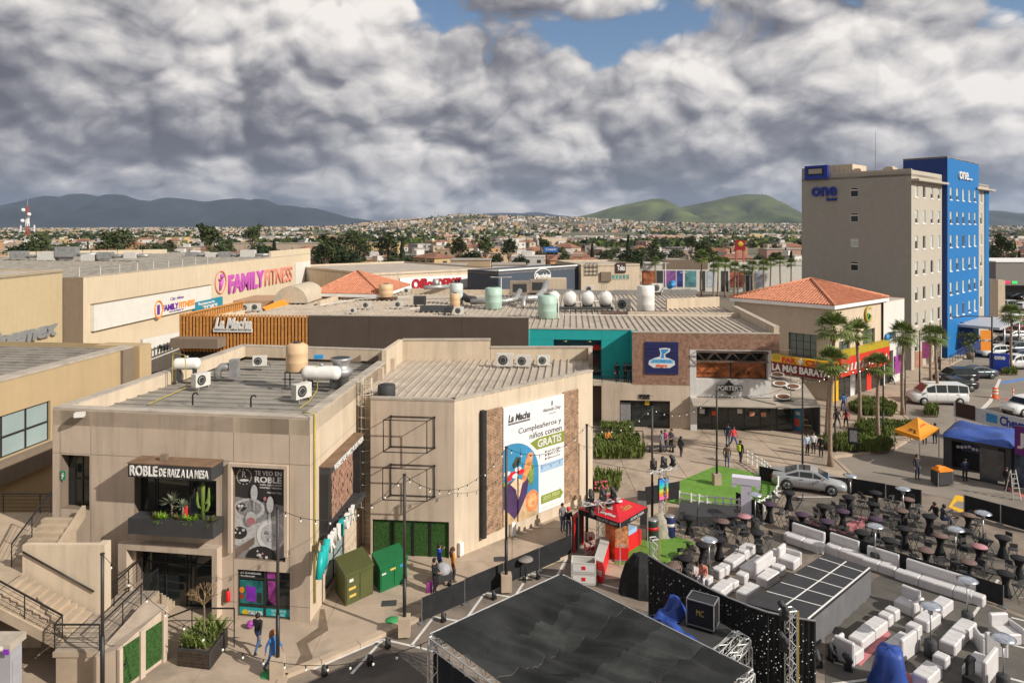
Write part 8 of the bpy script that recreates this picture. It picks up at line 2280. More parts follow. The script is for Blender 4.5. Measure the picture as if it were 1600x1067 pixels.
railing('ramp_railing','dark railing of the hotel entrance ramp',[P(1484,571,.12),P(1520,548,.12)],1.,1,1.6)
tw=thing('totem_sign','blue totem sign with white letters beside the white pickup','sign',P(1562,580,.1));p=P(1562,580,.1)
wt=Wall(p+Vector((-1.,.3,0)),p+Vector((1.,-.3,0)));wt.box(MB(),0,wt.L,.1,2.3,-.3,0).build('slab',blue_let,tw);lettering(wt,'one',.45,1.65,1.55,2.,.004,pw,tw,depth=.02,bold=.04)
sg=thing('street_light','dark street light with two orange pennants by the hotel','street light',P(1550,583,.1));p=P(1550,583,.1);zt=CH-(495-HZ)*p.y/FPX
MB().tube([p,(p.x,p.y,zt)],[.13,.09],7).build('pole',black_metal,sg)
MB().tube([(p.x,p.y,zt),(p.x-3,p.y,zt+.1),(p.x-5,p.y,zt-.1)],.07,5).build('lamp_arm',charcoal,sg)
for z0_,z1_ in((4.3,5.4),(2.9,4.)):MB().box((p.x-1.4,p.y-.03,z0_),(p.x-.15,p.y+.03,z1_)).build('pennant',orange_m,sg)
for px,y0,y1,m_,lab in((1447,534,560,mat('wine_print',(.25,.04,.14),.5,var=.3),'wine and purple pennant on the hotel walk'),(1436,549,575,MATS['peach_print'],'pale red pennant on the hotel walk')):
 a=PD(px,y0,84);b=PD(px,y1,84);mb=MB();mb.box((a.x-.45,a.y,b.z),(a.x+.45,a.y+.05,a.z));solo('pennant',mb,m_,lab,'pennant',b)
nb=thing('narrow_block','narrow brown and cream block right of the hotel','building',PD(1555,500,125));a,b=PD(1546,500,122),PD(1572,500,128);w_=Wall((a.x,a.y,0),(a.x+2.4,a.y-.4,0));mb=MB();h_=CH-(437-HZ)*122/FPX
mb.box((a.x,a.y,0),(a.x+1.5,a.y+8,h_));mb.build('brown_part',taupe,nb);MB().box((a.x+1.503,a.y+.4,0),(a.x+3.,a.y+8,h_-.15)).build('cream_part',stucco_lt,nb)
gs_=thing('grey_store','grey roadside store with small neon sign at the right edge','building',PD(1600,440,175));a=PD(1556,440,178);h_=CH-(410-HZ)*178/FPX
MB().box((a.x,a.y,3.6),(a.x+60,a.y+20,h_)).build('wall',mat('grey_wall',(.23,.21,.19),.85,var=.06),gs_);MB().box((a.x,a.y+1.5,0),(a.x+60,a.y+20,3.59)).build('shop_glass',dark_glass,gs_)
MB().box((a.x-.1,a.y-.2,h_),(a.x+60,a.y+20,h_+.3)).build('roof',white_paint,gs_)
MB().box((a.x+1.5,a.y-.1,4.),(a.x+3.6,a.y-.01,4.7)).build('neon_sign',mat('neon_red',(.7,.03,.12),.4,var=0,emit=.6),gs_);MB().box((a.x+4.,a.y-.1,4.),(a.x+5.4,a.y-.01,4.7)).build('neon_sign',mat('neon_green',(.05,.55,.12),.4,var=0,emit=.6),gs_)
# vehicles
def car_proto(name,paint,kind):
 t=thing(name,'','car' if kind!='van' else 'van',(0,0,0))
 S={'sedan':dict(L=4.75,W=.91,hood=.92,belt=.98,roof=1.44,wb=(-1.38,1.42),cab=[(-2.28,.98),(-1.55,1.1),(-.7,1.42),(.15,1.45),(.55,1.38),(1.3,.99)],wr=.34),'suv':dict(L=4.7,W=.94,hood=1.05,belt=1.1,roof=1.72,wb=(-1.35,1.4),cab=[(-2.3,1.12),(-2.05,1.55),(-1.5,1.7),(.2,1.72),(.6,1.64),(1.15,1.12)],wr=.37),'van':dict(L=5.6,W=1.,hood=1.18,belt=1.25,roof=2.12,wb=(-1.75,1.75),cab=[(-2.76,1.27),(-2.7,1.95),(-2.4,2.1),(.85,2.12),(1.2,2.05),(1.95,1.24)],wr=.37),'pickup':dict(L=5.6,W=1.,hood=1.15,belt=1.2,roof=1.85,wb=(-1.75,1.75),cab=[(-.85,1.22),(-.75,1.7),(-.55,1.83),(.45,1.85),(.75,1.78),(1.25,1.2)],wr=.4)}[kind]
 L_,W=S['L'],S['W'];x0,x1=-L_/2,L_/2;zb=.24
 secs=[(x0,W*.8,.42,S['belt']*.8),(x0+.06,W*.88,.32,S['belt']*.93),(x0+.3,W*.97,zb,S['belt']),(S['wb'][0],W,zb,S['belt']),(0,W,zb,S['belt']),(S['wb'][1]-.4,W,zb,S['belt']),(S['wb'][1]+.1,W*.99,zb,S['hood']),(x1-.35,W*.95,zb+.02,S['hood']*.9),(x1-.08,W*.84,.32,S['hood']*.76),(x1,W*.74,.4,S['hood']*.62)]
 if kind=='van':secs[-3:]=[(x1-.5,W*.97,zb,1.12),(x1-.1,W*.88,.32,.98),(x1,W*.8,.42,.85)]
 mb=MB();mb.smooth=True;vs=[]
 for x,w,b,h in secs:
  vs+=[(x,-w*.9,b),(x,-w,b+(h-b)*.35),(x,-w,b+(h-b)*.72),(x,-w*.93,h),(x,w*.93,h),(x,w,b+(h-b)*.72),(x,w,b+(h-b)*.35),(x,w*.9,b)]
 n=len(secs);fs=[(i*8+j,i*8+(j+1)%8,(i+1)*8+(j+1)%8,(i+1)*8+j)for i in range(n-1)for j in range(8)]
 fs+=[tuple(range(7,-1,-1)),tuple((n-1)*8+j for j in range(8))]
 mb.faces(vs,[tuple(reversed(f))for f in fs]);mb.build('body',paint,t)
 cab=S['cab'];cm=MB();gm=MB();be=S['belt']-.02
 def half(x,z):k=(z-be)/max(.01,S['roof']-be);return W*(.93-.19*max(0,k))
 for i in range(len(cab)-1):
  (xa,za),(xb,zb2)=cab[i],cab[i+1]
  q=[(xa,-half(xa,za),za),(xb,-half(xb,zb2),zb2),(xb,half(xb,zb2),zb2),(xa,half(xa,za),za)]
  steep=abs(zb2-za)>.22
  cm.face(q)
  if steep:
   pa=[Vector(v)for v in q];c=sum(pa,Vector((0,0,0)))/4;nn=(pa[1]-pa[0]).cross(pa[3]-pa[0]).normalized();nn=nn if nn.z>0 else-nn
   gm.face([c+(v-c)*.86+nn*.012 for v in pa])
  for s_ in(-1,1):
   cm.face([(xa,s_*W*.93,be),(xb,s_*W*.93,be),(xb,s_*half(xb,zb2),zb2),(xa,s_*half(xa,za),za)][::s_])
 cm.build('cabin',paint,t)
 top=S['roof']-.1
 xs={'sedan':[(-1.42,-.62),(-.55,.25),(.32,1.)],'suv':[(-2.,-1.2),(-1.12,-.2),(-.12,.78)],'van':[(-2.62,-1.75),(-1.68,-.65),(-.55,.45),(.55,1.4)],'pickup':[(-.72,.02),(.1,.98)]}[kind]
 def roof_at(x):
  for(xa,za),(xb,zb2)in zip(cab[:-1],cab[1:]):
   if xa<=x<=xb:return za+(zb2-za)*(x-xa)/(xb-xa)
  return be
 for s_ in(-1,1):
  for a,b in xs:
   za,zb2=min(top,roof_at(a)-.09),min(top,roof_at(b)-.09);lo=be+.05
   g=MB();o=.014
   q=[(a,s_*(half(a,lo)+o),lo),(b,s_*(half(b,lo)+o),lo),(b,s_*(half(b,max(zb2,lo+.02))+o),max(zb2,lo+.02)),(a,s_*(half(a,max(za,lo+.02))+o),max(za,lo+.02))]
   g.face(q[::-1]if s_>0 else q);g.build('side_window',dark_glass,t)
 gm.build('windscreen',dark_glass,t)
 for wx in S['wb']:
  for s_ in(-1,1):
   r=S['wr'];a=MB();M0=[(x,y)for x,y in((r*.7,0),(r,.03),(r,.19),(r*.7,.22))]
   y0=s_*(W-.19);pts=[(wx,y0,r),(wx,y0+s_*.03,r),(wx,y0+s_*.19,r),(wx,y0+s_*.21,r)]
   a.tube(pts,[r*.88,r,r,r*.9],18);wo_=a.build('wheel',rubber,t)
   b=MB();b.tube([(wx,y0+s_*.211,r),(wx,y0+s_*.222,r)],[r*.66,r*.62],14);ro=b.build('rim',steel,wo_)
   for k in range(5):an=6.283*k/5;b=MB();b.beam((wx,y0+s_*.228,r),(wx+r*.58*cos(an),y0+s_*.228,r+r*.58*sin(an)),.07,.02,(0,1,0));b.build('spoke',charcoal,wo_)if kind=='sedan' else None
   ar=MB();ar.tube([(wx,s_*(W+.004),r+.02),(wx,s_*(W+.006),r+.02)],r*1.17,18);ar.build('wheel_arch',rubber,t)
 hz=S['hood']*.74
 for s_ in(-1,1):
  MB().rbox((x1-.13,s_*W*.62,hz),(.16,.36,.14),-s_*.3).build('headlight',mat('headlight_glass',(.62,.64,.66),.15,var=0),t)
  MB().rbox((x0+.05,s_*W*.68,S['belt']*.8),(.12,.36,.14),s_*.2).build('taillight',mat('tail_red',(.35,.015,.015),.3,var=0),t)
  MB().rbox((cab[-1][0]-.45,s_*(W+.08),be+.08),(.14,.18,.12),0).build('mirror',paint,t)
  for a,b in xs[:2]:MB().rbox((a+.12,s_*(W+.008),be-.1),(.18,.025,.035)).build('door_handle',charcoal,t)
 for hx in[a for a,b in xs]+[xs[-1][1]+.08]:
  for s_ in(-1,1):MB().beam((hx-.04,s_*(W+.001),be-.02),(hx-.04,s_*(W+.003),.38),.008,.01).build('door_gap',rubber,t)
 MB().rbox((x1-.03,0,.46),(.06,W*1.2,.22)).build('grille',black_metal,t);MB().rbox((x0+.02,0,.62),(.03,.5,.14)).build('number_plate',offwhite,t)
 if kind=='pickup':
  mb=MB();bz_=1.2
  mb.box((x0+.1,-W*.85,bz_-.02),(-.95,W*.85,bz_+.004));mb.build('cargo_bed',charcoal,t)
  for s_ in(-1,1):MB().box((x0+.08,min(s_*W*.85,s_*W*.93),1.15),(-.9,max(s_*W*.85,s_*W*.93),1.34)).build('bed_side',paint,t)
 return t
cp={}
paints={'silver':mat('silver_paint',(.44,.45,.45),.3,.35,var=.03),'white':mat('white_car_paint',(.68,.68,.66),.3,var=.03),'black':mat('black_car_paint',(.018,.02,.024),.2,var=0),'grey':mat('grey_car_paint',(.1,.115,.13),.25,.4,var=0),'blue':mat('blue_car_paint',(.03,.055,.11),.25,.3,var=0),'red':mat('red_car_paint',(.28,.03,.025),.3,var=0),'beige':mat('beige_car_paint',(.42,.37,.3),.3,.3,var=0)}
def car(kind,col,p,rz,label,name=None,group='cars parked by the hotel'):
 k=(kind,col)
 if k not in cp:
  o=cp[k]=car_proto(name or{'sedan':'parked_car','suv':'parked_suv','van':'parked_van','pickup':'pickup_truck'}[kind],paints[col],kind)
  o.location=p;o.rotation_euler=(0,0,rz);o['label']=label;o['group']=group;return o
 return copy_tree(cp[k],p,rz,label,group)
def yaw(a,b):return math.atan2(b.y-a.y,b.x-a.x)
a,b=P(1231,766,0),P(1298,775,0)
sc_=car('sedan','silver',(a+b)/2+Vector((.3,.8,.02)),yaw(a,b),'silver grey sedan with white lettering on its doors behind the bar tables',group=None)
wsd_=Wall((-1.35,-.915),(1.,-.915));me=text_mesh('AGENCIA',.004,.03)
for tx_,x_0,x_1,z_0,z_1 in(('AGENCIA',-.75,.05,.66,.76),('D',.14,.24,.66,.77)):
 me=text_mesh(tx_,.01,.02);xs=[v.co.x for v in me.vertices];ys=[v.co.y for v in me.vertices]
 for v in me.vertices:v.co=Vector((x_0+(v.co.x-min(xs))/(max(xs)-min(xs))*(x_1-x_0),-.914-v.co.z,z_0+(v.co.y-min(ys))/(max(ys)-min(ys))*(z_1-z_0)))
 me.materials.append(pw);o=bpy.data.objects.new('door_lettering',me);C.objects.link(o);o.parent=sc_
MB().hexa([(-.62,-.56,1.425),(.12,-.56,1.452),(.12,.56,1.452),(-.62,.56,1.425),(-.62,-.56,1.437),(.12,-.56,1.463),(.12,.56,1.463),(-.62,.56,1.437)]).build('glass_roof',dark_glass,sc_,local=True)
a,b=P(1436,633,.0),P(1496,634,.0)
vy=yaw(b,a)
car('van','white',(a+b)/2+Vector((.4,.9,.02)),vy,'white passenger van parked in front of the other parked cars')
p0_=(a+b)/2
car('sedan','black',P(1499,613,0)+Vector((0,1,.02)),vy+.1,'black sedan parked next to the white van')
car('suv','black',P(1501,600,0)+Vector((0,1,.02)),vy+.1,'black estate car parked second from the white van')
car('sedan','grey',P(1533,593,0)+Vector((0,1,.02)),vy+.15,'dark grey sedan parked third from the white van')
car('pickup','white',P(1575,582,0)+Vector((3,2.5,.02)),vy+.12,'white pickup truck behind the blue hotel totem')
car('suv','white',P(1600,655,0)+Vector((1.5,2,.02)),vy+.4,'white delivery truck at the right edge, partly cut off')
car('sedan','blue',P(1592,562,0),vy+.2,'dark blue car parked behind the white pickup')
car('suv','grey',P(1585,552,0),vy+.2,'dark grey car two places behind the white pickup')
car('sedan','beige',P(1600,545,0),vy+.2,'beige car at the right edge behind the pickup')
random.seed(77)
for i in range(14):
 px=(1562,1572,1584,1596,1566,1580,1592,1604,1570,1588,1600,1576,1594,1606)[i];py=(500,503,505,508,478,480,482,484,466,467,468,520,522,524)[i]
 c_=RC(('silver','black','white','grey','red'));k_=RC(('sedan','suv'))
 car(k_,c_,P(px,py,0),RC((.3,.35,3.4)),'%s %s in the far car park right of the hotel'%(c_,'sedan' if k_=='sedan' else 'sports utility car'),group='cars in the far car park')
for i,(px,py,k_,c_)in enumerate(((1548,575,'suv','white'),(1556,566,'sedan','grey'),(1566,558,'suv','black'),(1574,551,'sedan','white'),(1582,543,'sedan','silver'),(1590,537,'suv','red'),(1598,531,'sedan','black'),(1606,526,'suv','white'))):
 car(k_,c_,P(px,py,0)+Vector((6,8,0)),vy+.18,'%s %s in the row behind the white pickup'%(c_,'sedan' if k_=='sedan' else 'sports utility car'))
for px,py,h_,r_,lab,nm in((1555,622,1.1,.3,'orange and white traffic drum in the car park','traffic_drum'),(1583,625,1.3,.09,'thin orange and white delineator post in the car park','delineator_post')):
 p=P(px,py,0);t=thing(nm,lab,'traffic marker',p)
 MB().lathe([(r_*1.5,0),(r_*1.5,.06),(r_,.08),(r_*.85,h_)],p,14).build('body',mat('traffic_orange',(.75,.13,.03),.55,var=.05),t)
 for f in(.42,.72):MB().lathe([(r_*(1.03-.15*f),h_*f),(r_*(1.03-.15*f),h_*(f+.14))],p,14).build('stripe',white_paint,t)
# people
def body(pose):
 J={}
 st_,sit=pose.get('step',.0),pose.get('sit',False)
 J['pel']=Vector((0,0,.93));J['spi']=Vector((0,-.01,1.12));J['che']=Vector((0,-.0,1.33));J['nec']=Vector((0,.0,1.46));J['hed']=Vector((0,-.02,1.55));J['top']=Vector((0,-.015,1.69));J['nos']=Vector((0,-.115,1.585))
 lean=pose.get('lean',0)
 for k in('spi','che','nec','hed','top','nos'):J[k]+=Vector((0,-lean*(J[k].z-.93),-.25*lean*(J[k].z-.93)))
 for s_,n in((-1,'L'),(1,'R')):
  sg_=s_*st_;a=pose.get('arm'+n,(.0,.0))
  J['hip'+n]=Vector((s_*.095,0,.88))
  if sit:J['kne'+n]=Vector((s_*.13,-.42,.9));J['ank'+n]=Vector((s_*.13,-.4,.48));J['toe'+n]=Vector((s_*.14,-.56,.44))
  else:J['kne'+n]=Vector((s_*.1,-.06-sg_*.2,.49+abs(sg_)*.03));J['ank'+n]=Vector((s_*.1,(.02-sg_*.34 if sg_>0 else .02-sg_*.42),.085+(.05 if sg_<0 and st_ else 0)));J['toe'+n]=J['ank'+n]+Vector((s_*.02,-.17,-.05))
  sh=J['che']+Vector((s_*.185,.01,.055));J['sho'+n]=sh
  el=sh+Vector((s_*.06,-.29*sin(a[0])+.02,-.28*cos(a[0])));J['elb'+n]=el
  w=a[0]+a[1];wr=el+Vector((-s_*.02*(1+4*(a[1]>1)),-.25*sin(w),-.25*cos(w)));J['wri'+n]=wr
  hd=(wr-el).normalized();J['pal'+n]=wr+hd*.075
  for f in range(5):
   if f==0:J['f0'+n]=wr+hd*.06+Vector((-s_*.02,-.05,0))
   else:J['f%d%s'%(f,n)]=J['pal'+n]+hd*(.085,.095,.09,.07)[f-1]+Vector((-s_*.012,(-.032,-.011,.011,.03)[f-1],0))
 RAD={'pel':.145,'spi':.135,'che':.15,'nec':.06,'hed':.085,'top':.07,'nos':.022,'hip':.1,'kne':.068,'ank':.045,'toe':.04,'sho':.075,'elb':.048,'wri':.034,'pal':.034}
 E=[('pel','spi'),('spi','che'),('che','nec'),('nec','hed'),('hed','top'),('hed','nos')]
 for n in 'LR':
  E+=[('pel','hip'+n),('hip'+n,'kne'+n),('kne'+n,'ank'+n),('ank'+n,'toe'+n),('che','sho'+n),('sho'+n,'elb'+n),('elb'+n,'wri'+n),('wri'+n,'pal'+n),('wri'+n,'f0'+n)]+[('pal'+n,'f%d%s'%(f,n))for f in(1,2,3,4)]
 names=list(J);idx={k:i for i,k in enumerate(names)}
 me=bpy.data.meshes.new('body');me.from_pydata([J[k]for k in names],[(idx[a],idx[b])for a,b in E],[])
 ob=bpy.data.objects.new('body',me);C.objects.link(ob)
 md=ob.modifiers.new('skin','SKIN');md.use_smooth_shade=True
 for i,k in enumerate(names):
  r=RAD.get(k[:3],.012);bulk=pose.get('bulk',1)if k[:3]in('spi','che','pel','sho','elb')else 1
  sv=me.skin_vertices[0].data[i];sv.radius=(r*bulk,r*bulk*(.72 if k in('pel','spi','che')else 1));sv.use_root=k=='pel'
 ss=ob.modifiers.new('sub','SUBSURF');ss.levels=1;ss.render_levels=1
 dg=bpy.context.evaluated_depsgraph_get();ev_=ob.evaluated_get(dg);m2=bpy.data.meshes.new_from_object(ev_)
 V=[v.co.copy()for v in m2.vertices];Fc=[tuple(p.vertices)for p in m2.polygons]
 bpy.data.objects.remove(ob);bpy.data.meshes.remove(me);bpy.data.meshes.remove(m2)
 segs=[(J[a],J[b],a,b)for a,b in E];reg=[]
 for f in Fc:
  c=sum((V[i]for i in f),Vector((0,0,0)))/len(f);best=None
  for a,b,na,nb in segs:
   d=b-a;k=max(0,min(1,(c-a).dot(d)/max(1e-6,d.length_squared)));q=(c-a-d*k).length
   if best is None or q<best[0]:best=(q,na[:3],nb[:3],k)
  na,nb,k=best[1:]
  if nb in('hed','top','nos')or nb[:1]=='f' or nb=='pal':r_=0
  elif nb=='wri':r_=1 if k<.9 else 0
  elif nb in('hip','kne')or(nb=='ank' and k<.88):r_=2
  elif nb in('ank','toe'):r_=3
  else:r_=2 if c.z<.93 and not sit else 1
  reg.append(r_)
 return V,Fc,reg,J
POSES={'stand':body({'armL':(.05,.15),'armR':(-.05,.2)}),'bent':body({'armL':(.2,1.3),'armR':(.1,1.1)}),'walk':body({'step':.9,'armL':(-.4,.2),'armR':(.45,.3)}),'phone':body({'armL':(.1,.2),'armR':(.5,2.),'step':.3}),'sit':body({'sit':True,'armL':(.5,.9),'armR':(.45,1.),'lean':.15}),'coat':body({'armL':(.1,.3),'armR':(0,.2),'bulk':1.22,'step':.4})}
skin_m=mat('skin',(.4,.24,.165),.6,var=.05)
CL={'black':(.016,.016,.018),'jeans':(.055,.1,.2),'blue':(.02,.07,.42),'brightblue':(.05,.16,.4),'orange':(.55,.22,.04),'red':(.52,.03,.04),'grey':(.16,.16,.17),'white':(.62,.62,.62),'brown':(.12,.075,.05),'pink':(.6,.08,.26),'navy':(.02,.03,.07),'paleblue':(.4,.48,.58),'charcoal':(.05,.05,.055),'khaki':(.2,.17,.11),'salmon':(.55,.2,.14)}
def person(px,py,pose,rz,top,legs,label,hair='dark',z=.12,p=None,long_hair=False,cap=None,s=1.,extra=None):
 p=p if p is not None else P(px,py,z);V,Fc,reg,J=POSES[pose];off=Vector((0,0,.475))if pose=='sit' else Vector((0,0,.02))
 t=thing('person',label,'person',p,None,rz);t.scale=(s,)*3
 me=bpy.data.meshes.new('body');me.from_pydata([v-off for v in V],[],Fc)
 for m in(skin_m,mat('cloth_'+top,CL[top],.85,var=.12,scale=6),mat('cloth_'+legs,CL[legs],.85,var=.12,scale=6),mat('shoe',(.05,.045,.04),.7,var=0)):me.materials.append(m)
 me.polygons.foreach_set('material_index',reg);me.polygons.foreach_set('use_smooth',[True]*len(Fc));me.update()
 o=bpy.data.objects.new('body',me);C.objects.link(o);o.parent=t
 mb=MB();c=J['top']-off+Vector((0,.028,-.075));hm=mat('hair_'+hair,{'dark':(.015,.012,.01),'brown':(.06,.03,.018),'ginger':(.26,.1,.03),'grey':(.25,.24,.23)}[hair],.6,var=.1)
 mb.ball(c,.112,10,7,1.05)
 if long_hair:mb.tube([c+Vector((0,.05,0)),c+Vector((0,.09,-.18)),c+Vector((0,.1,-.38))],[.1,.1,.05],8)
 mb.build('hair',hm,t,local=True)
 if cap:mb=MB();mb.lathe([(.122,0),(.118,.07),(.06,.115)],c+Vector((0,-.01,.01)),10);mb.rbox(c+Vector((0,-.15,.02)),(.15,.13,.02));mb.build('cap',mat('cloth_'+cap,CL[cap],.8),t,local=True)
 if extra=='backpack':mb=MB();rbx(mb,(0,.2,1.2-off.z),(.3,.18,.42),.05);mb.build('backpack',mat('lime_bag',(.4,.5,.03),.7),t,local=True)
 if extra=='coat':MB().lathe([(.24,.42),(.21,.75),(.17,1.05),(.18,1.3)],(0,0,0),12,1,.75).build('coat',mat('cloth_'+top,CL[top],.85),t,local=True)
 return t
PE=[(403,1018,'walk',2.9,'black','jeans','person in black jacket and jeans walking past the phone shop window',{}),(427,1049,'walk',1.2,'brightblue','jeans','person with ginger hair in a long blue coat beside the near lamp post',dict(hair='ginger',long_hair=True,extra='coat')),(686,899,'phone',2.,'blue','navy','person in a bright blue shirt in front of the hedge doors',{}),(708,908,'stand',1.9,'orange','charcoal','person in an orange top and dark trousers beside the stroller',dict(hair='brown',long_hair=True)),(679,926,'bent',1.2,'black','black','person in black bending over the stroller by the fence end',{}),(879,829,'stand',.6,'grey','jeans','person in grey jacket and jeans under the billboard right corner',{}),(888,838,'bent',.3,'black','jeans','person in black with a red cap near the red tent',dict(cap='red')),(949,694,'sit',.2,'orange','black','person in orange and black sitting by the low hedges',dict(z=.4)),(1034,706,'coat',.8,'grey','grey','person in a long grey coat at the plaza bench',dict(extra='coat')),(1039,703,'bent',-.6,'pink','charcoal','person in a bright pink top at the plaza bench',{}),(1049,704,'bent',-.8,'grey','black','person with grey top and black trousers right of the plaza bench',{}),(1064,714,'coat',2.4,'charcoal','charcoal','long haired person in dark clothes walking past the bench',dict(long_hair=True)),(1137,695,'stand',2.6,'navy','jeans','person in navy near the bar front, left of the red shirt',{}),(1146,700,'walk',.5,'red','jeans','person in a red shirt walking near the bar front',{}),(1136,730,'stand',2.8,'brown','jeans','person in brown jacket seen from behind at the lawn edge',{}),(1157,724,'phone',2.2,'black','charcoal','person in black with a lime green backpack at the lawn corner',dict(extra='backpack')),(1261,711,'stand',.3,'paleblue','black','person in a pale blue shirt, left of the group of three',{}),(1271,708,'stand',-.2,'white','black','person in white, middle of the group of three',dict(long_hair=True)),(1283,714,'bent',-.6,'black','black','person in black, right of the group of three',{}),(1318,642,'walk',3.,'brightblue','jeans','person in blue walking towards the pharmacy door',{}),(1308,668,'walk',.2,'black','charcoal','person in black walking beside the palm row',{}),(1322,669,'walk',2.9,'red','black','person in a red jacket walking beside the palm row',dict(long_hair=True)),(1433,748,'stand',.1,'charcoal','navy','person in dark clothes standing alone between orange tent and dark booth',dict(z=0)),(1572,766,'stand',1.5,'black','charcoal','person in black at the step ladder, left',dict(z=0)),(1591,760,'bent',-1.2,'charcoal','black','person in dark clothes right of the step ladder',dict(z=0)),(1508,752,'bent',2.9,'navy','black','person in navy inside the dark booth doorway',dict(z=0)),(1462,815,'sit',-1.2,'black','black','person in black sitting at the bar table near the yellow marking, left',dict(z=.36)),(1472,821,'sit',1.4,'charcoal','navy','person in dark grey sitting at the bar table near the yellow marking, right',dict(z=.36)),(1088,912,'sit',.4,'white','jeans','person in white sitting behind the sparkling curtain, left',dict(z=.05)),(1098,913,'sit',-.5,'salmon','white','person in salmon sitting behind the sparkling curtain, right',dict(z=.05)),(1445,694,'stand',2.8,'black','black','person in black under the orange tent, left',dict(z=0)),(1461,693,'stand',2.9,'black','navy','person in black under the orange tent, right',dict(z=0)),(1467,577,'stand',.5,'black','charcoal','person in black on the hotel walk at the blue corner',{}),(1566,549,'walk',1.4,'brightblue','black','person in blue walking near the hotel drop off',dict(z=0)),(1556,548,'stand',.2,'grey','jeans','person in grey at the hotel drop off',dict(z=0)),(1393,600,'walk',.4,'charcoal','black','person in charcoal walking at the foot of the white tower',{})]
for px,py,ps_,rz,tp2,lg,lab,kw in PE:person(px,py,ps_,rz,tp2,lg,lab,s=RU(.96,1.05),**kw)
for px,lab,tp2,ps_ in((964,'person in black suit standing on the turquoise balcony, left','black','stand'),(977,'person in dark clothes on the turquoise balcony, middle','charcoal','bent'),(984,'person in black and jeans on the turquoise balcony, right','black','bent')):
 person(0,0,ps_,.2,tp2,'jeans' if px==984 else 'black',lab,p=WM.pt(WM.u(px,-.8),4.11,-.8))
stl=thing('stroller','grey baby stroller on the walk beside the fence end','stroller',P(692,912,.12));p=P(692,912,.12)
MB().ball(p+Vector((0,0,.72)),.4,10,7,.9).build('hood',mat('stroller_grey',(.34,.34,.36),.8,var=.3,scale=5),stl);MB().rbox(p+Vector((.1,-.1,.45)),(.75,.5,.3),.3).build('seat',charcoal,stl)
for dx in(-.3,.35):
 for dy in(-.25,.25):MB().tube([p+Vector((dx,dy,.12)),p+Vector((dx,dy+.04,.12))],.12,10).build('wheel',rubber,stl)
MB().tube([p+Vector((.35,.2,.2)),p+Vector((-.55,.25,1.)),p+Vector((-.55,-.25,1.)),p+Vector((.35,-.2,.2))],.02,5).build('frame',steel,stl)
p=P(671,925,.12);mb=MB();rbx(mb,(p.x,p.y,.12+.28),(.3,.2,.5),.04);mb.tube([p+Vector((-.1,0,.5)),p+Vector((-.1,0,.72)),p+Vector((.1,0,.72)),p+Vector((.1,0,.5))],.015,4);solo('pink_bag',mb,MATS['magenta_print'],'bright pink bag at the fence end beside the person in black','bag',p)
p=P(391,981,.12);mb=MB();mb.ball(p+Vector((0,0,.17)),.17,12,8);solo('ball',mb,mat('multi_ball',(.3,.05,.3),.4,var=.9,scale=6),'colourful ball on the ground under the phone shop window','ball',p)
for px,py,lab in((1208,668,'orange wooden high table on the bar terrace, right'),(1196,664,'orange wooden high table on the bar terrace, left'),(1097,668,'orange wooden table at the bar pillar'),(1140,669,'orange topped table before the bar window')):
 p=P(px,py,.12);t=thing('terrace_table',lab,'table',p);MB().rbox((p.x,p.y,1.1),(1.3,.7,.06),.1).build('tabletop',orange_m,t)
 for a in(-.55,.55):
  for b in(-.28,.28):MB().beam((p.x+a,p.y+b,.12),(p.x+a,p.y+b,1.07),.05,.05).build('leg',black_metal,t)
bb_=thing('blue_poster_stand','tall blue poster board at the terrace end','poster board',P(1246,670,.12));w_=Wall(P(1238,671,.12),P(1253,674,.12));w_.box(MB(),0,w_.L,.15,2.3,-.08,0).build('board',sky_print,bb_);q=MB();w_.box(q,w_.L*.2,w_.L*.75,.5,1.2,.003,.012);q.build('print',MATS['orange_red_print'],bb_);q=MB();w_.box(q,w_.L*.3,w_.L*.8,1.5,1.8,.003,.012);q.build('print',pw,bb_)
ms=thing('menu_stand','black menu stand on the walk beside the green island','menu stand',P(1333,706,.12));p=P(1333,706,.12);MB().rbox((p.x,p.y,1.1),(.75,.08,1.9),-.4).build('board',black_metal,ms);MB().rbox((p.x,p.y-.06,1.4),(.55,.02,.9),-.4).build('menu_print',pg,ms);MB().rbox((p.x,p.y,.14),(.7,.5,.05),-.4).build('foot',black_metal,ms)
# terrain, hills and mountains
def interp(pts,x):
 if x<=pts[0][0]:return pts[0][1]
 for(a,ya),(b,yb)in zip(pts[:-1],pts[1:]):
  if x<=b:return ya+(yb-ya)*(x-a)/(b-a)
 return pts[-1][1]
RISE=[(-600,6),(0,8),(300,9),(520,14),(620,30),(720,46),(800,42),(900,40),(1000,30),(1100,22),(1250,18),(1600,14),(2300,10)]
def terr(x,y):
 if y<900:return .0
 px=800+x/y*FPX;k=min(1.,(y-900)/2400.)
 return interp(RISE,px)*1.9*k*k*(3-2*k)*.9+6*k*mnoise.noise(Vector((x*.0012,y*.0012,1)))+max(0,y-3300)*.004
mb=MB();mb.smooth=True;rows=[880,1000,1150,1350,1600,1900,2200,2500,2800,3100,3400,3900,4600,5600,7000,9500];cols=[-700+60*i for i in range(56)]
vs=[((px-800)*y/FPX,y,terr((px-800)*y/FPX,y)-(.5 if y<900 else 0))for y in rows for px in cols]
nc=len(cols);mb.faces(vs,[(i*nc+j,i*nc+j+1,(i+1)*nc+j+1,(i+1)*nc+j)for i in range(len(rows)-1)for j in range(nc-1)])
struct('terrain',mb,mat('hill_ground',(.105,.1,.055),.95,var=.45,scale=.006,dirt_shade=(.2,.16,.11),dirt_shade_amt=.7,dirt_shade_scale=.004))
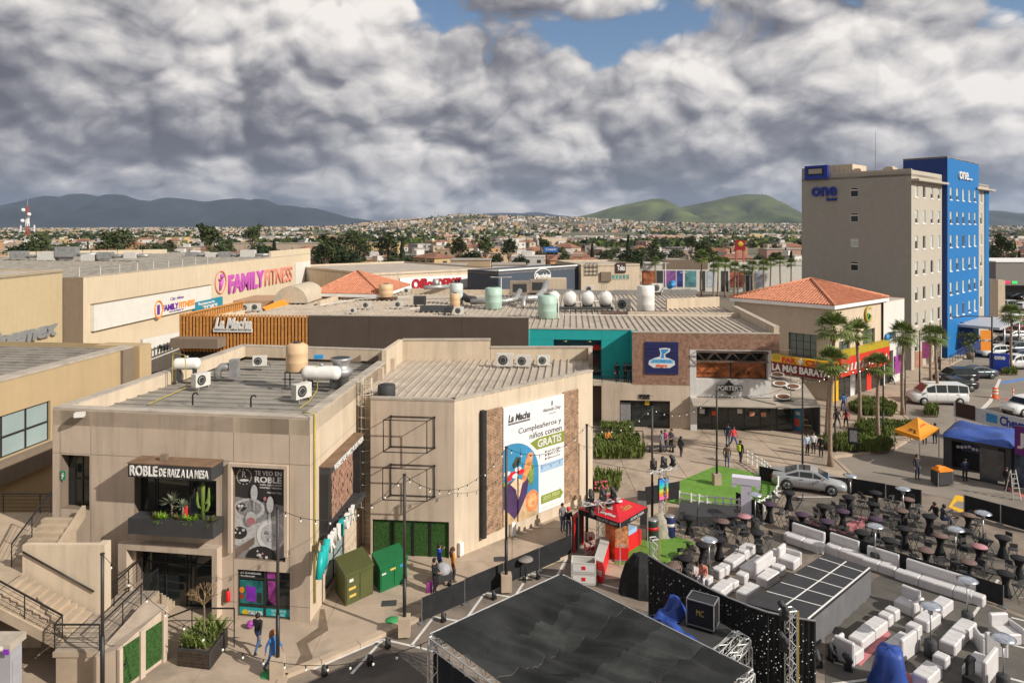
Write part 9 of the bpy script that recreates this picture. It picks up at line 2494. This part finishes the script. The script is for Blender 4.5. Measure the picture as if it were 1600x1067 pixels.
def mountain(name,prof,d,depth,m,seed,rough=.12):
 mb=MB();mb.smooth=True;x0,x1=prof[0][0],prof[-1][0];nx=int((x1-x0)/7)+2;ny=44;vs=[]
 for j in range(ny):
  f=j/(ny-1);y=d-depth*.75+depth*1.5*f
  for i in range(nx):
   px=x0+(x1-x0)*i/(nx-1);X=(px-800)*d/FPX
   hc=18+(HZ-interp(prof,px))*d/FPX
   g=max(.0,1-abs(y-d)/(depth*.75))**1.15
   rg=mnoise.fractal(Vector((X/depth*2.2,y/depth*1.3,seed)),.9,2.1,5)
   rid=abs(mnoise.noise(Vector((X/depth*5.5+.5*rg,y/depth*.8,seed+5))))
   h=hc*g*(1-.85*(1-g)*(1-min(1,rid*3.2)))+hc*rough*rg*(1-g)*g*3.+hc*.3*(min(1,rid*3)-.8)*g*(1-g)**.5+hc*.02*mnoise.noise(Vector((X/depth*14,y/depth*14,seed)))*g
   vs.append((X,y,h-4))
 mb.faces(vs,[(j*nx+i,j*nx+i+1,(j+1)*nx+i+1,(j+1)*nx+i)for j in range(ny-1)for i in range(nx-1)])
 return struct(name,mb,m)
dark_mt=mat('dark_mountain',(.014,.02,.023),.95,var=.75,scale=.0016)  # dark chaparral, deepened in colour to stand for cloud shade
green_mt=mat('green_hill',(.085,.1,.026),.95,var=.68,scale=.0026,dirt_shade=(.028,.034,.022),dirt_shade_amt=.9,dirt_shade_scale=.0034)  # scrub colour with cloud shadows painted in as the dark patches
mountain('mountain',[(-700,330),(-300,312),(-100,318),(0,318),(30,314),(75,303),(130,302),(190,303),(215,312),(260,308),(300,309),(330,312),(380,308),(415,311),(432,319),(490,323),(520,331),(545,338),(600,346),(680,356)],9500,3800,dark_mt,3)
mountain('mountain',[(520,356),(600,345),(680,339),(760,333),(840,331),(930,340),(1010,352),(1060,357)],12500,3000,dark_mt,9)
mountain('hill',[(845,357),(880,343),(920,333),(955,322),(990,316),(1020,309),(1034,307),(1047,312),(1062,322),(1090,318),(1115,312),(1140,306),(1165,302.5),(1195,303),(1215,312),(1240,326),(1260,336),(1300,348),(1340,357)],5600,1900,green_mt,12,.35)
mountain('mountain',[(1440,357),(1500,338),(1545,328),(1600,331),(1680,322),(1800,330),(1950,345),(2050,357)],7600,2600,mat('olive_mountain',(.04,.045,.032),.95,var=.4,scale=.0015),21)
mb=MB();random.seed(2)
for i in range(7):
 px=1160+i*5;X=(px-800)*5600/FPX;z=18+(HZ-303)*5600/FPX;mb.tube([(X,5600,z-6),(X,5600,z+RU(14,30))],[2.2,1.2],4)
solo('hilltop_mast',mb,steel,'cluster of antenna masts on the crest of the right green hill','antennas',kind='stuff')
# town
wallc={'cream':(.46,.37,.27),'white':(.58,.55,.51),'tan':(.43,.31,.2),'pink':(.46,.28,.22),'ochre':(.52,.37,.18),'grey':(.33,.31,.29),'orange':(.48,.26,.13)}
wm={k:mat('town_wall_'+k,v,.9,var=.1,scale=.15)for k,v in wallc.items()}
rm_={'flat':mat('town_flat_roof',(.36,.31,.26),.9,var=.2,scale=.2),'tiled':mat('town_tiled_roof',(.27,.125,.08),.9,var=.25,scale=.3)}
win_t=mat('town_window',(.05,.055,.06),.3,var=.2)
def house_proto(col,storeys,roof,w,d,seed):
 random.seed(seed);h=3.1*storeys+.3;t=thing('town_house','','house',(0,0,0))
 MB().box((-w/2,-d/2,-.5),(w/2,d/2,h)).build('wall',wm[col],t)
 mb=MB()
 if roof=='flat':
  mb.box((-w/2-.15,-d/2-.15,h),(w/2+.15,d/2+.15,h+.35));mb.build('roof',wm[col]if seed%2 else rm_['flat'],t)
  if seed%3==0:MB().box((-w*.2,-.6,h+.352),(w*.12,1.8,h+2.3)).build('roof_hut',wm['white'],t)
 else:
  e=.4;a=[(-w/2-e,-d/2-e,h),(w/2+e,-d/2-e,h),(w/2+e,d/2+e,h),(-w/2-e,d/2+e,h),(-w*.2,0,h+1.9),(w*.2,0,h+1.9)]
  mb.faces(a,[(0,1,5,4),(1,2,5),(2,3,4,5),(3,0,4),(3,2,1,0)]);mb.build('roof',rm_['tiled'],t)
 nw=max(2,int(w/3.4))
 for s_ in range(storeys):
  for i in range(nw):
   x=-w/2+w*(i+.5)/nw;MB().box((x-.7,-d/2-.06,3.1*s_+1.),(x+.7,-d/2-.004,3.1*s_+2.3)).build('window',win_t,t)
 MB().box((w/2+.004,-1,1.+3.1*(storeys-1)),(w/2+.06,1,2.3+3.1*(storeys-1))).build('window',win_t,t)
 return t
zones=[(0,130,'behind the cinema'),(130,320,'behind the left gym half'),(320,500,'behind the right gym half'),(500,640,'behind the tiled pavilion'),(640,790,'behind the office store'),(790,930,'behind the slate store'),(930,1090,'behind the cafe block'),(1090,1260,'beyond the arcade store'),(1260,1700,'right of the hotel')]
def zone(px):
 for a,b,n in zones:
  if px<b:return n
 return zones[-1][2]
protos_h={}
occupied=[]
def place_ok(x,y,r):
 for a,b,c in occupied:
  if abs(a-x)<c+r and abs(b-y)<c+r:return False
 occupied.append((x,y,r));return True
random.seed(101);built=0;tries=0
while built<215 and tries<4000:
 tries+=1
 px=RU(-20,1252)if RN()<.93 else RU(1545,1640)
 d=1/RU(1/860,1/215)if px<1300 else RU(260,700)
 x=(px-800)*d/FPX
 if d<238 and px>985 or not place_ok(x,d,7.5):continue
 col=RC(('cream','cream','white','tan','pink','ochre','cream','orange','grey','white'));sto=RC((1,2,2));rf='tiled' if RN()<.26 else 'flat';var=random.randrange(2)
 key=(col,sto,rf,var);lab='%s %s storey %s roofed house %s, %s rows'%(col,'one' if sto==1 else 'two',rf,zone(px),'front' if d<300 else 'middle' if d<480 else 'back')
 rs=random.getstate();rz=RC((0,.12,-.75,.8,.3))+RU(-.1,.1);sc2=RU(.85,1.25)
 if key not in protos_h:
  o=protos_h[key]=house_proto(col,sto,rf,8.5+3.5*var,8+2*var,built);o['label']=lab;o['group']='houses of the town behind the mall';o.location=(x,d,-.03);o.rotation_euler=(0,0,rz);o.scale=(sc2,1,RU(.9,1.1))
 else:copy_tree(protos_h[key],(x,d,-.03),rz,lab,'houses of the town behind the mall',(sc2,1,1))
 random.setstate(rs);RN();built+=1
def slab_block(px,d,w,h,dp,col,label,nwin=0,roof=None,rz=.0):
 x=(px-800)*d/FPX;t=thing('town_block',label,'building',(x,d,0),None,rz);b0_=BASE[t];BASE[t]=Vector((0,0,0))
 MB().box((-w/2,0,0),(w/2,dp,h)).build('wall',col,t)
 MB().box((-w/2-.2,-.2,h),(w/2+.2,dp+.2,h+.4)).build('roof',roof or rm_['flat'],t)
 for s_ in range(max(1,int(h/3.1))):
  for i in range(nwin):u=-w/2+w*(i+.5)/nwin;MB().box((u-w/nwin*.28,-.06,s_*3.1+1),(u+w/nwin*.28,-.004,s_*3.1+2.3)).build('window',win_t,t)
 BASE[t]=b0_;occupied.append((x,d+dp/2,max(w,dp)/2));return t
slab_block(575,205,15,6.,12,mat('mauve_grey',(.3,.26,.24),.9,var=.08),'mauve grey flat block left of the gold roofed shed',4)
slab_block(620,200,8,6.5,12,wm['grey'],'grey block next to the gold roofed shed',2)
slab_block(650,198,7,7.5,10,wm['white'],'white shed with golden brown sloping roof',0,mat('gold_roof',(.24,.15,.04),.8,var=.2))
slab_block(690,215,14,6.5,12,mat('dark_steel_block',(.1,.1,.11),.8,var=.2),'dark steel grey block behind the office store',4)
slab_block(735,230,13,7.5,10,wm['tan'],'tan block with small windows behind the office store',5)
slab_block(795,210,10,7,10,wm['white'],'white block between office store and slate store',3)
slab_block(520,210,12,5,10,wm['grey'],'low grey block left of the mauve one',3)
slab_block(440,420,60,9,10,wm['cream'],'long row of cream apartments in the middle distance, left',14)
slab_block(520,430,42,9,10,wm['ochre'],'long row of ochre apartments in the middle distance',10)
slab_block(592,400,22,10,10,wm['ochre'],'ochre apartment block right of the ochre row',6)
slab_block(1225,330,16,8,12,wm['pink'],'pink block at the left edge of the hotel wall',5)
slab_block(863,300,17,6,10,wm['orange'],'orange tiled roof house with arcade behind the slate store',5,rm_['tiled'])
slab_block(905,290,16,6,10,wm['ochre'],'ochre house with wide tiled roof behind the cafe block',5,rm_['tiled'])
slab_block(1070,300,28,4.5,14,mat('dark_shed',(.09,.085,.08),.85,var=.15),'long dark shed roof in the town beyond the arcade store',0)
slab_block(1240,245,24,6,14,wm['white'],'white warehouse beside the hotel at the far side of the street',0)
slab_block(1590,320,40,5,16,wm['white'],'long white warehouse right of the hotel',0)
bsn=thing('town_billboard','blue billboard in the town behind the slate store','billboard',PD(860,395,260));a,b=PD(849,394,260),PD(872,386,260);MB().box((a.x,260,a.z),(b.x,260.4,b.z)).build('board',mat('town_blue',(.03,.13,.42),.5,var=.1),bsn)
wbl=Wall((a.x,260),(b.x,260));lettering(wbl,'Coppel',.8,wbl.L-.8,a.z+.45,b.z-.4,.004,MATS['white_blue_print'],bsn,depth=.05,bold=.02)
MB().box((a.x+1,260.05,0),(a.x+1.4,260.35,a.z)).build('post',charcoal,bsn);MB().box((b.x-1.4,260.05,0),(b.x-1,260.35,a.z)).build('post',charcoal,bsn)
rs_=thing('red_pylon_sign','tall red pylon sign on red legs beyond the arcade store','sign',PD(1157,405,230));a,b=PD(1149,391,230),PD(1164.5,375.5,230);MB().box((a.x,230,a.z),(b.x,230.8,b.z)).build('panel',mat('pylon_red',(.3,.008,.012),.5,var=.05),rs_)
MB().lathe([(.01,0),(.8,.4),(1.,1.1),(.01,1.9)],((a.x+b.x)/2,229.95,a.z+1.1),10,1,.1).build('emblem',MATS['gold_paint'],rs_)
for x in(a.x+.2,b.x-.7):MB().box((x,230.1,0),(x+.5,230.7,a.z)).build('leg',mat('pylon_leg',(.5,.12,.1),.6,var=.05),rs_)
tt=thing('telecom_tower','red and white lattice telecom tower with dishes at the far left','tower',PD(43,400,330));p=PD(43,400,330);p.z=0;H_=CH-(322-HZ)*330/FPX
for k in range(6):
 z0_,z1_=H_*k/6,H_*(k+1)/6;w0,w1=2.3-.3*k,2.3-.3*(k+1);mb=MB()
 co=lambda w:[(-w/2,-w/2),(w/2,-w/2),(w/2,w/2),(-w/2,w/2)]
 for i in range(4):
  a,b=co(w0)[i],co(w1)[i];mb.tube([(p.x+a[0],p.y+a[1],z0_),(p.x+b[0],p.y+b[1],z1_)],.13,4)
  a,b=co(w0)[i],co(w1)[(i+1)%4];mb.tube([(p.x+a[0],p.y+a[1],z0_),(p.x+b[0],p.y+b[1],z1_)],.08,3)
  a,b=co(w1)[i],co(w0)[(i+1)%4];mb.tube([(p.x+a[0],p.y+a[1],z1_),(p.x+b[0],p.y+b[1],z0_)],.08,3)
 mb.build('lattice_section',mat('tower_red',(.3,.07,.05),.6,var=.1)if k%2 else white_paint,tt)
MB().tube([(p.x,p.y,H_),(p.x,p.y,H_+5)],[.12,.05],5).build('spire',steel,tt)
for dx,z in((-1.6,H_-7),(1.5,H_-4),(-1.2,H_-2)):MB().ball((p.x+dx,p.y-1.2,z),.9,10,6).build('dish',white_paint,tt)
for dx in(-3.2,3.2):mb=MB();mb.rbox((p.x+dx,p.y,H_-10.5),(.5,.4,3.2));mb.beam((p.x,p.y,H_-10.5),(p.x+dx,p.y,H_-10.5),.15,.15);mb.build('panel_antenna',white_paint,tt)
for px,yt,d_,lab in((22,346,300,'grey utility pole at the far left'),(1153,420,180,'thin pole behind the red sign'),(565,352,300,'thin mast above the town, left of centre'),(665,372,240,'grey utility pole behind the office store')):
 q=PD(px,400,d_);zt=CH-(yt-HZ)*d_/FPX;mb=MB();mb.tube([(q.x,d_,0),(q.x,d_,zt)],[.2,.12],5);mb.beam((q.x-.9,d_,zt-.8),(q.x+.9,d_,zt-.8),.12,.12);solo('utility_pole',mb,mat('pole_grey',(.16,.15,.14),.8,var=.1),lab,'pole',(q.x,d_,0))
# town trees
def tree_meshes(seed,kind):
 random.seed(seed);mb=MB();tr_=MB()
 if kind=='cypress':
  for i in range(420):
   z=RU(.6,9);r=.95*(1-(z/9.4)**1.6)*RU(.6,1.1);a=RU(0,6.28);p=Vector((r*cos(a),r*sin(a),z));s_=RU(.2,.4);u=Vector((-sin(a),cos(a),RU(-.3,.3)));v=Vector((cos(a)*.3,sin(a)*.3,1));mb.face([p-u*s_-v*s_,p+u*s_-v*s_,p+u*s_*.6+v*s_,p-u*s_*.6+v*s_])
  tr_.tube([(0,0,-.3),(0,0,2)],[.2,.15],5)
 else:
  H0={'broad':2.2,'tall':3.5,'olive':1.6}[kind];R0={'broad':3.3,'tall':2.6,'olive':2.2}[kind];n={'broad':15,'tall':14,'olive':9}[kind]
  tr_.tube([(0,0,-.3),(.1,.05,H0),(.0,.1,H0+1.5)],[.32,.22,.12],6)
  for i in range(n):
   a=i*2.4;rr_=R0*.75*math.sqrt((i+.5)/n);c=Vector((rr_*cos(a),rr_*sin(a),H0+RU(.6,1.)*R0*(1.35 if kind=='tall' else .8)*(1.25-.5*rr_/R0)+(RU(0,2.6)if kind=='tall' else 0)))
   tr_.tube([(0,0,H0),tuple(c)],[.1,.03],4);leaf_crown(mb,c,R0*RU(.32,.5),46,.26,.85)
 return mb.mesh('crown',mats=[leaf_d if kind in('broad','cypress')else leaf_t if kind=='tall' else leaf_m]),tr_.mesh('trunk',mats=[bark])
TK={(k,s_):tree_meshes(s_*7+1,k)for k in('broad','tall','olive','cypress')for s_ in(1,2)}
TW={'broad':'dark broad crowned tree','tall':'tall mid green tree','olive':'small yellowish green tree','cypress':'narrow dark cypress'}
def town_tree(kind,x,y,s,label):
 c_,t_=TK[(kind,RC((1,2)))];o=thing('town_tree',label,'tree',(x,y,-.03),'trees among the town houses',RU(0,6));o.scale=(s,s,s*RU(.85,1.15))
 for nm,me in(('trunk',t_),('crown',c_)):q=bpy.data.objects.new(nm,me);C.objects.link(q);q.parent=o
 return o
random.seed(202);n_t=0
clumps=[(30,300),(60,260),(110,240),(130,250),(150,245),(165,235),(190,240),(205,250),(240,280),(255,290),(300,260),(320,250),(335,255),(350,260),(400,320),(420,300),(425,240),(505,235),(515,240),(525,240),(535,245),(545,250),(560,260),(600,265),(612,255),(620,250),(640,280),(700,300),(712,290),(725,300),(745,280),(757,275),(770,285),(790,270),(805,260),(815,255),(822,250),(838,330),(850,320),(870,300),(925,270),(940,265),(950,260),(965,265),(975,275),(985,270),(1000,280),(1012,290),(1030,300),(1048,320),(1060,310),(1075,320),(1090,200),(1100,195),(1112,200),(1140,230),(1180,260),(1190,265),(1210,270),(1225,240),(1235,235),(1245,230),(1552,250),(1562,245),(1575,240),(1590,250)]
for px,d in clumps:
 for k in range(2 if px<640 else 1):
  d2=d*RU(.92,1.12);x=(px+RU(-9,9)-800)*d2/FPX;kd=RC(('broad','broad','tall','olive','cypress','tall'))
  town_tree(kd,x,d2,RU(1.2,2.1)if px<640 else RU(1.,1.6),TW[kd]+' '+zone(px)+(', near row' if d2<262 else ', farther row'));n_t+=1
while n_t<265:
 px=RU(-10,1255)if RN()<.94 else RU(1545,1630);d=1/RU(1/900,1/230);kd=RC(('broad','tall','olive','cypress','broad'))
 town_tree(kd,(px-800)*d/FPX,d,RU(.7,1.25),TW[kd]+' '+zone(px)+(', near row' if d<330 else ', middle row' if d<500 else ', far row'));n_t+=1
random.seed(303);mb=MB()
cols_=['cream','white','tan','pink','grey','ochre','white','white']
mats_f=[wm[c]for c in('cream','white','tan','pink','grey','ochre')]+[rm_['tiled'],win_t]
for i in range(9000):
 px=RU(-60,1680);d=1/RU(1/3900,1/720)
 if RN()<.45:d=RU(1500,3900)
 x=(px-800)*d/FPX;z=terr(x,d)
 if mnoise.noise(Vector((x*.004,d*.0025,7)))<-.16:continue
 w,dp,h=RU(5,12),RU(6,11),RU(3,6.5)
 if RN()<.03:w*=4;h*=1.3
 a=RU(-.6,.6);mb.mi=RC((0,0,1,1,1,2,3,4,5));n0_=len(mb.f);mb.rbox((x,d,z+h/2-.5),(w,dp,h),a)
 mb.m[n0_+1]=6 if RN()<.3 else mb.mi
 if d<2300:
  mb.mi=7;cs_,sn=cos(a),sin(a)
  for k in(-.25,.25):
   ox,oy=k*w,-dp/2-.05;q=[]
   for ux,uz in((-.8,.4),(.8,.4),(.8,1.9),(-.8,1.9)):X_,Y_=ox+ux,oy;q.append((x+X_*cs_-Y_*sn,d+X_*sn+Y_*cs_,z+.6+uz))
   mb.face(q)
tw_=mb.build('far_town',mats_f,None);tag(tw_,'far town of tiny pale houses spreading over the plain and hillside','town',kind='stuff')
random.seed(404);mb=MB()
for i in range(7600):
 px=RU(-60,1680);d=1/RU(1/3800,1/640);x=(px-800)*d/FPX
 if mnoise.noise(Vector((x*.003,d*.003,17)))<(.12 if d<1100 else-.22):continue
 z=terr(x,d);s_=RU(2.2,5.);mb.mi=RC((0,0,1))
 c=(x,d,z+s_*.8)
 for k in range(9):
  v=Vector((random.gauss(0,1),random.gauss(0,1),random.gauss(0,.8))).normalized()*s_*RU(.5,1);u=Vector((random.gauss(0,1),random.gauss(0,.5),random.gauss(0,1))).normalized();w_=u.cross(Vector((0,1,.2))).normalized();p_=Vector(c)+v;k2=s_*RU(.3,.6);mb.face([p_-u*k2,p_+w_*k2,p_+u*k2,p_-w_*k2])
tr2=mb.build('far_woods',[leaf_d,leaf_m],None);tag(tr2,'dark scattered trees of the far town','woods',kind='stuff')
same={}
for o in bpy.data.objects:
 if o.get('group')in('houses of the town behind the mall','trees among the town houses','cars in the far car park','cars parked by the hotel'):same.setdefault(o['label'],[]).append(o)
for lb_,os_ in same.items():
 if len(os_)>1:
  os_.sort(key=lambda o:o.location.x/o.location.y)
  for k,o in enumerate(os_):o['label']=lb_+', %s from left'%('first','second','third','fourth','fifth','sixth','seventh','eighth','ninth','tenth','eleventh','twelfth')[k]if k<12 else lb_+', far right'
# air
HAZE=4.5e-5
hz_m=bpy.data.materials.new('haze_air');hz_m.use_nodes=True;ht=hz_m.node_tree;ht.nodes.clear()
pv=N(ht,'ShaderNodeVolumePrincipled',ins={'Color':(.58,.74,1.,1),'Density':HAZE,'Anisotropy':.2});ho=N(ht,'ShaderNodeOutputMaterial');ht.links.new(pv.outputs[0],ho.inputs['Volume'])
mb=MB();mb.box((-15000,-400,-6),(15000,16500,760));tag(mb.build('haze',hz_m,None),'thin pale blue haze filling the valley air','haze',kind='stuff')
